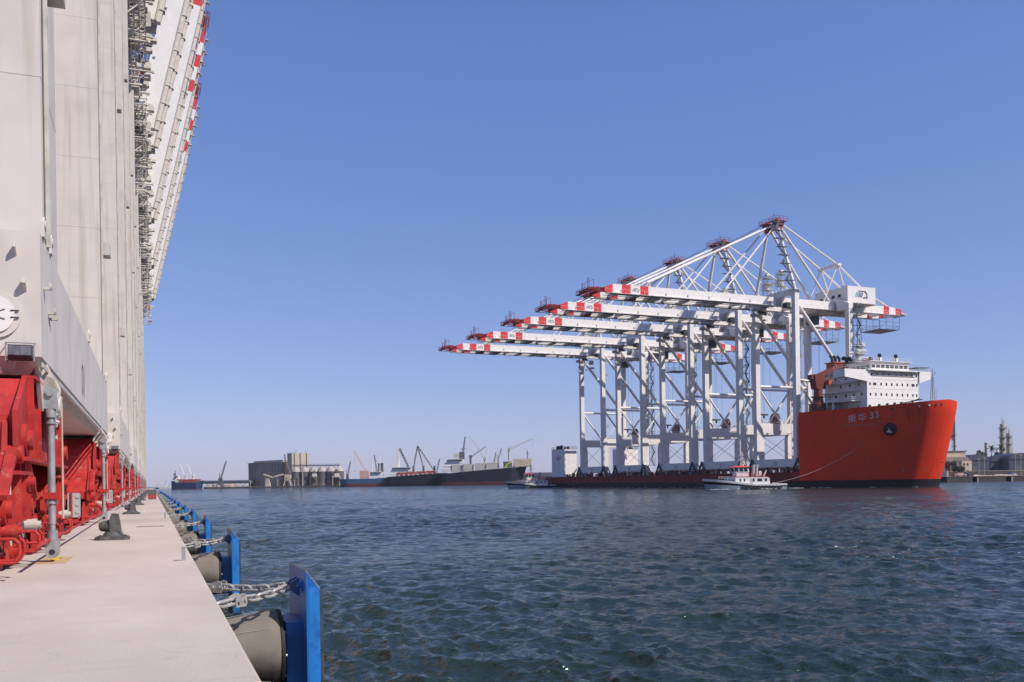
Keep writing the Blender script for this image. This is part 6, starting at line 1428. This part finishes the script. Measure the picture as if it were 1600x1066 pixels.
# small craft and breakwater far to the side
bw = MB(); bw.box(-535.3, -488.8, 1345, 1360, -2, 1.0); o = bw.build('breakwater', C_CONC); o.matrix_world = SHORE; tag(o, 'thin grey breakwater line at the harbour mouth', kind='structure')
for px, w, h, l in ((246.5, 5, 3.5, 'dark hulled launch with a thin mast, off the breakwater'), (252, 6, 2.5, 'low white workboat between the dark launch and the pilot boat'), (258.5, 4, 5.5, 'white pilot boat with a dark wheelhouse off the breakwater'), (265, 6, 3.0, 'low white motor yacht beside the coaster')):
    t = far('small_boat', (px - 800) * 0.8276, 1200, WATER_Z, l, 'boat', 'small craft at the harbour mouth')
    m = MB(); m.hexa([(-w * .45, -1.2, -0.5), (w * .4, -1.2, -0.5), (w * .4, 1.2, -0.5), (-w * .45, 1.2, -0.5)], [(-w * .5, -1.6, h * .4), (w * .62, -1, h * .45), (w * .62, 1, h * .45), (-w * .5, 1.6, h * .4)]); m.build('hull', C_HDARK if px < 247 else C_WHITE, t)
    m = MB(); m.box(-w * .3, w * .2, -1, 1, h * .4, h); m.build('cabin', C_WHITE, t)
    m = MB(); m.tube((0, 0, h), (0, 0, h * 2.2), 0.15, 5); m.box(-w * .18, w * .05, -1.02, 1.02, h * .7, h * .88); m.build('mast', C_GREYD, t)
# ---------------------------------------------------------------- the shore beyond the bow
DR = 430
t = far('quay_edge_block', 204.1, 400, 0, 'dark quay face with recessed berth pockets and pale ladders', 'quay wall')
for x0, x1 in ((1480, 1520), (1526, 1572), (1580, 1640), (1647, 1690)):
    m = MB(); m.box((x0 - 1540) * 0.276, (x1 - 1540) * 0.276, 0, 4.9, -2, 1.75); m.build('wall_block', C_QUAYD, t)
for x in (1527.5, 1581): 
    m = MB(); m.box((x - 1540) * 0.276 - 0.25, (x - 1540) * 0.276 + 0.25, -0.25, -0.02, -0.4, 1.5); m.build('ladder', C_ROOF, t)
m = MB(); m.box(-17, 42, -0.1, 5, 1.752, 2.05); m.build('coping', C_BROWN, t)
def right(name, px, D, label, cat, z=2.0, group=None): return far(name, (px - 800) * D / 1450, D, z, label, cat, group)
sheds = [(1512, 1546, 520, 12.0, 'dark blue shed with a low curved roof next to the beige house'), (1548, 1577, 540, 11.2, 'dark blue shed standing in front of the refinery columns'), (1577, 1618, 530, 12.6, 'dark blue shed at the edge of the picture past the columns')]
for a, b, D, h, l in sheds:
    t = right('waterfront_shed', (a + b) / 2, D, l, 'shed', group='dark sheds behind the far quay'); w = (b - a) / 2 * D / 1450
    m = MB(); m.box(-w, w, 0, 22, 0, h * 0.72); m.build('wall', C_NAVY, t)
    m = MB(); m.extr([(-w * math.cos(k * math.pi / 10) * 1.02, -0.4, h * 0.72 + (h * 0.28) * math.sin(k * math.pi / 10)) for k in range(11)], (0, 22.8, 0)); m.build('roof', C_NAVY, t)
    m = MB(); m.box(-w * 0.5, -w * 0.1, -0.06, -0.01, 0, h * 0.45); m.build('door', C_GREYD, t)
t = right('beige_house', 1500, 470, 'weathered beige house with small dark windows beside the blue shed', 'house')
m = MB(); m.box(-6.5, 5.5, 0, 9, 0, 7.6); m.box(0.5, 5.52, -1.2, -0.001, 0, 7.6); wl = m.build('wall', C_BEIGE, t); m = MB(); m.extr([(-6.9, -0.4, 7.6), (5.9, -0.4, 7.6), (5.9, 4.5, 9.8), (-6.9, 4.5, 9.8)], (0, 0, -0.25)); m.extr([(-6.9, 9.4, 7.6), (-6.9, 4.5, 9.8), (5.9, 4.5, 9.8), (5.9, 9.4, 7.6)], (0, 0, -0.25)); m.build('roof', C_BROWN, t)
for x in (-5, -2.5, 1.6, 3.4):
    for z in (1.8, 5.2): m = MB(); y = -1.2 if x > 0.5 else 0; m.box(x - 0.4, x + 0.4, y - 0.06, y - 0.005, z, z + 1.3); m.build('window', GLASS, t)
t = right('long_low_house', 1486, 500, 'low tan building half hidden by the red bow', 'house'); m = MB(); m.box(-6, 8, 0, 12, 0, 13); m.build('wall', C_BEIGE, t); m = MB(); m.box(-6.4, 8.4, -0.4, 12.4, 13.0, 13.6); m.build('roof', C_GREYD, t)
def column(px, w, top, D, label):
    t = right('refinery_column', px, D, label, 'column', group='tall refinery columns'); r = w / 2 * D / 1450; H = top
    m = MB(); m.lathe((0, 0, 0), (0, 0, 1), [(0, r * 1.05), (H * 0.45, r), (H * 0.46, r * 0.9), (H * 0.96, r * 0.82), (H, r * 0.5)], 18); m.build('shell', C_CONC, t)
    for f in (0.28, 0.5, 0.72, 0.9):
        m = MB(); m.lathe((0, 0, H * f), (0, 0, 1), [(0, r * 1.3), (0.25, r * 1.3)], 16)
        for k in range(12): a = 2 * math.pi * k / 12; m.tube((r * 1.28 * math.cos(a), r * 1.28 * math.sin(a), H * f + 0.2), (r * 1.28 * math.cos(a), r * 1.28 * math.sin(a), H * f + 1.3), 0.08, 4)
        m.build('platform', C_GREYD, t)
    m = MB(); m.tube((r * 1.15, -r * 0.5, 0), (r * 1.15, -r * 0.5, H * 0.95), r * 0.16, 6); m.tube((-r * 1.05, -r * 0.6, 0), (-r * 1.05, -r * 0.6, H), r * 0.1, 6); m.tube((0, 0, H), (0, 0, H + 4), r * 0.15, 5); m.tube((r * 0.5, 0, H), (r * 0.5, 0, H + 2.5), r * 0.2, 5); m.build('riser_pipe', C_ROOF, t)
column(1567, 9, 38.5, 700, 'tallest grey refinery column with platforms'); column(1577, 7, 31, 690, 'shorter grey refinery column right beside the tallest one')
t = right('flare_stack', 1492, 640, 'thin dark flare stack rising just past the red bow', 'stack')
m = MB(); m.tube((0, 0, 0), (0, 0, 40), 0.75, 8); m.tube((-1.6, 0, 6), (-1.6, 0, 34), 0.16, 5); m.build('stack_pipe', C_GREYD, t); m = MB(); m.extr([(-0.5, -0.4, 24), (-3.4, -0.4, 26), (-2.4, -0.4, 32), (-0.5, -0.4, 36)], (0, 0.8, 0)); m.build('bracket', C_BROWN, t)
for z in (12, 20, 28): m = MB(); m.box(-2, 1.4, -1.2, 1.2, z, z + 0.3); m.build('landing', C_GREYD, t)
t = right('brick_chimney', 1541, 600, 'slender brown chimney standing among trees between sheds', 'chimney'); m = MB(); m.tube((0, 0, 0), (0, 0, 21), 0.85, 10, 0.7); m.build('shaft', C_BROWN, t); m = MB(); m.lathe((0, 0, 20.4), (0, 0, 1), [(0, 0.9), (0.6, 0.95)], 10); m.build('rim', C_BROWN, t)
def palm(px, D, H, label):
    t = right('palm_tree', px, D, label, 'tree', group='palms behind the sheds')
    m = MB(); m.tube((0, 0, 0), (0.4, 0, H), 0.32, 7, 0.22); m.build('trunk', C_TRUNK, t)
    rr = random.Random(int(px)); m = MB()
    for i in range(26):
        a = rr.uniform(0, 6.28); e = rr.uniform(-0.5, 1.2); L = rr.uniform(2.6, 4.0); p = Vector((0.4, 0, H)); d = Vector((math.cos(a) * math.cos(e), math.sin(a) * math.cos(e), math.sin(e)))
        for k in range(4):
            q = p + d * L / 4; s = Vector((-d.y, d.x, 0)).normalized() * (0.55 - 0.1 * k); m.add([p - s + Vector((0, 0, -.12)), p, p + s + Vector((0, 0, -.12)), q + s * 0.8 + Vector((0, 0, -.12)), q, q - s * 0.8 + Vector((0, 0, -.12))], [(0, 1, 4, 5), (1, 2, 3, 4)]); p = q; d = (d + Vector((0, 0, -0.33))).normalized()
    m.build('crown', C_LEAF, t)
palm(1549, 545, 16, 'dark palm with a ragged crown closer to the chimney'); palm(1564, 548, 16.6, 'dark palm with a ragged crown at the foot of the tallest column')
def tree(px, D, H, w, label, base=2.0):
    t = right('leafy_tree', px, D, label, 'tree', group='dusty trees along the far quay')
    m = MB(); m.tube((0, 0, 0), (0.2, 0, H * 0.55), 0.35, 6, 0.2); m.tube((0.1, 0, H * 0.4), (w * 0.3, 0, H * 0.7), 0.18, 5, 0.08); m.tube((0.1, 0, H * 0.4), (-w * 0.3, 0, H * 0.72), 0.18, 5, 0.08); m.build('trunk', C_TRUNK, t)
    rr = random.Random(int(px * 3)); m = MB()
    for c in range(9):
        cx, cy, cz = rr.uniform(-w, w) * 0.7, rr.uniform(-w, w) * 0.5, H * rr.uniform(0.5, 0.92); cr = rr.uniform(0.5, 0.9) * w * 0.55
        for i in range(60):
            v = Vector((rr.gauss(0, 1), rr.gauss(0, 1), rr.gauss(0, 0.8))).normalized() * cr * rr.uniform(0.5, 1.05); p = Vector((cx, cy, cz)) + v; a = Vector((rr.gauss(0, 1), rr.gauss(0, 1), rr.gauss(0, 1))).normalized() * 0.45; b = a.cross(Vector((rr.gauss(0, 1), rr.gauss(0, 1), rr.gauss(0, 1)))).normalized() * 0.35
            m.add([p - a, p + b, p + a, p - b], [(0, 1, 2, 3)])
    m.build('crown', C_LEAF, t)
tree(1535, 560, 15.5, 3.4, 'dusty green tree beside the brown chimney'); tree(1487, 460, 7.0, 3.0, 'dark tree in front of the low tan building'); tree(1556, 560, 14.5, 3.0, 'dusty green tree between the two palms'); tree(1498, 430, 4.2, 3.0, 'low dark bush before the beige house')
for px, H, l in ((1530, 11, 'pale lamp post in front of the first blue shed'), (1538.5, 12, 'pale lamp post beside the one before the first blue shed'), (1587, 14, 'pale lamp post before the outermost blue shed'), (1595.5, 13.5, 'pale lamp post at the edge of the picture')):
    t = right('lamp_post', px, 440, l, 'lamp post', group='lamp posts on the far quay'); m = MB(); m.tube((0, 0, 0), (0, 0, H * 0.72), 0.12, 6, 0.08); m.build('pole', C_ROOF, t); m = MB(); m.box(-0.7, 0.7, -0.15, 0.15, H * 0.72, H * 0.72 + 0.18); m.build('lamp_head', C_ROOF, t)
t = right('boundary_wall', 1560, 450, 'long grey boundary wall with pale patches behind the far quay', 'wall'); m = MB(); m.box(-24, 24, 0, 0.4, 0, 2.3); m.build('wall_panel', C_QUAYD, t); m = MB(); m.box(-24, 24, -0.05, 0.45, 2.3, 2.5); m.build('coping', C_SAND, t)
for px, D, w, mt, l in ((1509, 420, 1.6, C_HNAVY, 'small dark blue pickup parked on the far quay'), (1582, 418, 1.5, C_HBLUE, 'bright blue van parked by the far quay edge'), (1494, 412, 1.7, C_HRED, 'red car parked on the far quay just past the bow'), (1500, 411, 2.6, C_PINK, 'pink salt heap trailer beside the red car')):
    t = right('parked_vehicle', px, D, l, 'vehicle', group='vehicles on the far quay')
    m = MB(); m.box(-w, w, -0.8, 0.8, 0.35, 1.0); m.extr([(-w * 0.7, -0.75, 1.0), (w * 0.55, -0.75, 1.0), (w * 0.35, -0.75, 1.6), (-w * 0.55, -0.75, 1.6)], (0, 1.5, 0)); m.build('body', mt, t)
    for x in (-w * 0.6, w * 0.6): m = MB(); m.lathe((x, -0.85, 0.35), (0, 1, 0), [(0, 0.34), (1.7, 0.34)], 10); m.build('wheels', BLACK, t)
rr = random.Random(44)
for i in range(9):
    px = 1526 + i * 7.6; m = MB(); w = rr.uniform(0.8, 2.2); h = rr.uniform(0.3, 0.9)
    m.hexa([(-w, -1, 0), (w, -1, 0), (w, 1, 0), (-w, 1, 0)], [(-w * .6, -.5, h), (w * .5, -.6, h), (w * .5, .5, h), (-w * .6, .6, h)]); o = m.build('rubble_heap', C_SAND if i % 3 else C_ROOF); o.matrix_world = SHORE @ Matrix.Translation(((px - 800) * 0.2828, 411, 2.01)); tag(o, '%s low heap of sand from the red bow on the far quay' % names[i], 'heap', 'sand heaps on the far quay')
# ---------------------------------------------------------------- tugs
def tug():
    t = empty('harbour_tug')
    L = 13.0; m1 = MB(); m2 = MB(); N = 24; rows = []
    def sec(u):
        x = -L + 2 * L * u
        b = 4.2 * (1 - max(0, (u - 0.62) / 0.38) ** 2.6) * (0.82 + 0.18 * min(1, u / 0.2)); 
        h = 1.25 + 2.1 * max(0, (u - 0.42) / 0.58) ** 0.9 * (1 if u > 0.42 else 0) + (0.15 if u < 0.1 else 0)
        return x, max(b, 0.35), h
    def strip(m, f0, f1, z0f, z1f):
        vs = []
        for i in range(N + 1):
            x, b, h = sec(i / N); r = 1.4 * max(0, (i / N - 0.8) / 0.2)
            vs += [(x + r * f0, -b * (0.86 + 0.14 * f0), z0f(h)), (x + r * f1, -b * (0.86 + 0.14 * f1), z1f(h)), (x + r * f1, b * (0.86 + 0.14 * f1), z1f(h)), (x + r * f0, b * (0.86 + 0.14 * f0), z0f(h))]
        fs = []
        for i in range(N): k = 4 * i; fs += [(k, k + 4, k + 5, k + 1), (k + 1, k + 5, k + 6, k + 2), (k + 2, k + 6, k + 7, k + 3)]
        fs += [(0, 1, 2, 3), (4 * N + 3, 4 * N + 2, 4 * N + 1, 4 * N)]; m.add(vs, fs)
    strip(m1, 0.0, 0.55, lambda h: -1.0, lambda h: h * 0.55); m1.build('hull', mat_tug, t)
    strip(m2, 0.56, 0.86, lambda h: h * 0.55 + 0.003, lambda h: h * 0.86); m2.build('rubbing_band', C_HDARK, t)
    m3 = MB(); strip(m3, 0.87, 1.0, lambda h: h * 0.86 + 0.003, lambda h: h * 1.0 + 0.35); m3.build('bulwark', C_WHITE, t)
    for i in range(11):
        for s in (-1, 1):
            x, b, h = sec(0.1 + i * 0.047); m = MB(); m.ring((x, s * (b + 0.1), h * 0.52), (0, 1, 0), 0.42, 0.2, 12, 6); m.build('tyre_fender', BLACK, t)
    m = MB(); m.extr([(-7.4, -3.0, 1.2), (4.2, -3.0, 1.9), (4.2, -3.0, 4.1), (-6.2, -3.0, 4.1), (-7.2, -3.0, 3.6)], (0, 6.0, 0)); dh = m.build('deckhouse', C_WHITE, t)
    for x, w in ((-6.0, 0.7), (-3.9, 1.5), (-1.8, 0.7), (1.2, 0.5), (2.6, 0.5)): m = MB(); m.box(x - w / 2, x + w / 2, 3.005, 3.06, 2.6, 3.5); m.build('window', GLASS, dh)
    m = MB(); m.box(-1.6, -0.8, 3.004, 3.06, 1.7, 3.5); m.build('door', GREY, dh)
    m = MB(); m.box(-7.0, 4.4, -3.1, 3.1, 4.102, 4.25); m.rail((-6.8, -3.0, 4.25), (4.2, -3.0, 4.25), 0.9, 1.2, 0.05); m.build('boat_deck', REDB, dh)
    m = MB(); m.box(-0.5, 3.6, -2.2, 2.2, 4.26, 5.6); m.hexa([(-0.7, -2.3, 5.6), (4.0, -2.3, 5.6), (4.0, 2.3, 5.6), (-0.7, 2.3, 5.6)], [(-0.4, -2.0, 7.3), (4.6, -2.0, 7.3), (4.6, 2.0, 7.3), (-0.4, 2.0, 7.3)]); wh = m.build('wheelhouse', C_WHITE, t)
    for x, w in ((0.4, 1.2), (1.9, 1.3), (3.5, 1.3)): m = MB(); m.add([(x - w / 2, 2.33, 5.85), (x + w / 2, 2.33, 5.85), (x + w / 2 + 0.1, 2.08, 7.05), (x - w / 2 + 0.1, 2.08, 7.05), (x - w / 2, 2.2, 5.85), (x + w / 2, 2.2, 5.85), (x + w / 2 + .1, 1.9, 7.05), (x - w / 2 + .1, 1.9, 7.05)], [(0, 1, 2, 3), (4, 7, 6, 5)]); m.build('window', GLASS, wh)
    m = MB(); m.add([(4.09, -1.9, 5.85), (4.09, 1.9, 5.85), (4.56, 1.8, 7.05), (4.56, -1.8, 7.05)], [(0, 1, 2, 3)]); m.build('window', GLASS, wh)
    m = MB(); m.hexa([(-1.0, -2.4, 7.302), (5.0, -2.4, 7.302), (5.0, 2.4, 7.302), (-1.0, 2.4, 7.302)], [(-0.6, -1.9, 7.75), (4.2, -1.9, 7.75), (4.2, 1.9, 7.75), (-0.6, 1.9, 7.75)]); m.build('red_roof', mat_tugroof, wh)
    m = MB(); lattice(m, (1.2, 0, 7.7), (1.2, 0, 12.6), 0.8, 5, 0.07); m.box(0, 2.4, -.3, .3, 9.6, 9.75); m.box(0.3, 2.1, -.3, .3, 11.2, 11.35); m.box(0.2, 1.6, -0.1, 0.1, 10.2, 10.4); m.build('mast', C_WHITE, t)
    for s in (-1, 1): m = MB(); m.tube((-3.2, s * 1.6, 4.25), (-3.4, s * 1.6, 7.6), 0.55, 10); m.tube((-3.4, s * 1.6, 7.5), (-3.9, s * 1.6, 8.1), 0.4, 8); m.build('funnel', GREY, t)
    m = MB(); m.box(-5.2, -4.4, -1.2, 1.2, 4.26, 6.0); m.tube((-5.5, 2.2, 4.3), (-6.4, 2.2, 6.2), 0.25, 6); m.build('fire_monitor', C_WHITE, t)
    m = MB(); m.lathe((6.2, -1.2, 3.3), (0, 1, 0), [(0, 0.9), (0.2, 0.9), (0.2, 0.5), (2.2, 0.5), (2.2, 0.9), (2.4, 0.9)], 14); m.build('towing_winch', C_HBLUE, t)
    m = MB(); m.rail((4.6, 2.8, 3.2), (9.5, 1.8, 3.4), 0.9, 1.0, 0.05); m.tube((-9.5, 0, 1.3), (-9.5, 0, 2.2), 0.25, 8); m.tube((-9.5, -0.8, 1.9), (-9.5, 0.8, 1.9), 0.15, 8); m.build('deck_gear', C_GREYL, t)
    return t
mat_tug = mat('tug_hull_paint', (0.28, 0.33, 0.38), 0.5, var=0.1, scale=0.3, streak=0.2)
mat_tugroof = mat('tug_red_roof', (0.55, 0.06, 0.05), 0.5, var=0.05)
TP = tug()
for i, (x, y, rz, lab) in enumerate(((155.5, 219.6, R(163), 'white harbour tug with a red roof, towing with a line to the red bow'), (158.9, 383.5, R(165), 'white harbour tug further off beside the stern casing of the big ship'))):
    o = TP if i == 0 else copy_tree(TP); o.location = (x, y, WATER_Z); o.rotation_euler = (0, 0, rz); o.scale = (0.85,) * 3; tag(o, lab, 'tug', 'harbour tugs beside the big ship')
m = MB(); p = TP.matrix_basis @ Vector((-9.5, 0, 1.9)); q = SHIP_M @ Vector((near_n(197.5, 9.8) - 0.05, 197.5, 9.8)); pts = []
p = Matrix.Translation((155.5, 219.6, WATER_Z)) @ Matrix.Rotation(R(163), 4, 'Z') @ (Vector((-9.5, 0, 1.9)) * 0.85)
for i in range(17): f = i / 16; c = p.lerp(q, f); c.z -= 2.6 * 4 * f * (1 - f) * 0.5; pts.append(c)
m.path(pts, 0.09, 6); o = m.build('tow_line', mat('pale_tow_rope', (0.35, 0.30, 0.27), 0.8)); tag(o, 'slack pale tow line from the tug up to the red bow', 'rope')

C_FOAM = mat('wake_foam_white', (0.42, 0.44, 0.45), 0.7, var=0.2, scale=1.5)
rr = random.Random(21); m = MB()
def foam_line(p, q, n, wd, s0):
    p = Vector(p); q = Vector(q); d = (q - p).normalized(); a = Vector((-d.y, d.x, 0))
    for i in range(n):
        c = p.lerp(q, rr.random()) + a * rr.gauss(0, wd); L = rr.uniform(0.4, 1.6) * s0; w = L * rr.uniform(0.15, 0.4); k = 7
        pts = [c + d * L * math.cos(2 * math.pi * j / k) * rr.uniform(0.6, 1.1) + a * w * math.sin(2 * math.pi * j / k) * rr.uniform(0.6, 1.1) for j in range(k)]
        for t_ in pts: t_.z = WATER_Z + 0.09
        top = [Vector((t_.x * 0.3 + c.x * 0.7, t_.y * 0.3 + c.y * 0.7, WATER_Z + 0.2)) for t_ in pts]
        m.add(pts + top, [list(range(k, 2 * k))] + [(j, (j + 1) % k, k + (j + 1) % k, k + j) for j in range(k)])
T1 = Matrix.Translation((155.5, 219.6, 0)) @ Matrix.Rotation(R(163), 4, 'Z')
foam_line(T1 @ Vector((11, 3, 0)), T1 @ Vector((-10, 4.2, 0)), 30, 0.25, 0.5); foam_line(T1 @ Vector((-9, 0, 0)), T1 @ Vector((-24, 3, 0)), 22, 0.9, 0.6)
T2 = Matrix.Translation((158.9, 383.5, 0)) @ Matrix.Rotation(R(165), 4, 'Z')
foam_line(T2 @ Vector((-8, 4, 0)), T2 @ Vector((-46, 8, 0)), 40, 1.0, 1.0); foam_line(T2 @ Vector((12, 2, 0)), T2 @ Vector((14, 8, 0)), 12, 0.5, 0.6)
foam_line(SHIP_M @ Vector((184.6, 214, 0)), SHIP_M @ Vector((184.6, 380, 0)), 70, 0.12, 0.7); foam_line(SHIP_M @ Vector((189, 205, 0)), SHIP_M @ Vector((199, 182, 0)), 10, 0.15, 0.4)
o = m.build('wake_foam', C_FOAM); tag(o, 'broken white foam along the ship and behind the tugs', kind='stuff')
# ---------------------------------------------------------------- the sea air between here and the far shore
hz = MB(); hz.box(-5600, 5600, -5600, 5600, -9.5, 150)
o = hz.build('haze', []) if False else None
me = bpy.data.meshes.new('haze'); me.from_pydata(hz.v, [], hz.f); hm = bpy.data.materials.new('haze_air'); hm.use_nodes = True
ht = hm.node_tree; ht.nodes.clear(); ho = ht.nodes.new('ShaderNodeOutputMaterial'); hv = ht.nodes.new('ShaderNodeVolumePrincipled')
hv.inputs['Color'].default_value = (0.86, 0.91, 1.0, 1); hv.inputs['Density'].default_value = 0.00006; hv.inputs['Anisotropy'].default_value = 0.2
ht.links.new(hv.outputs[0], ho.inputs['Volume']); me.materials.append(hm)
o = bpy.data.objects.new('haze', me); COL.objects.link(o); tag(o, 'thin sea haze over the harbour', kind='stuff')
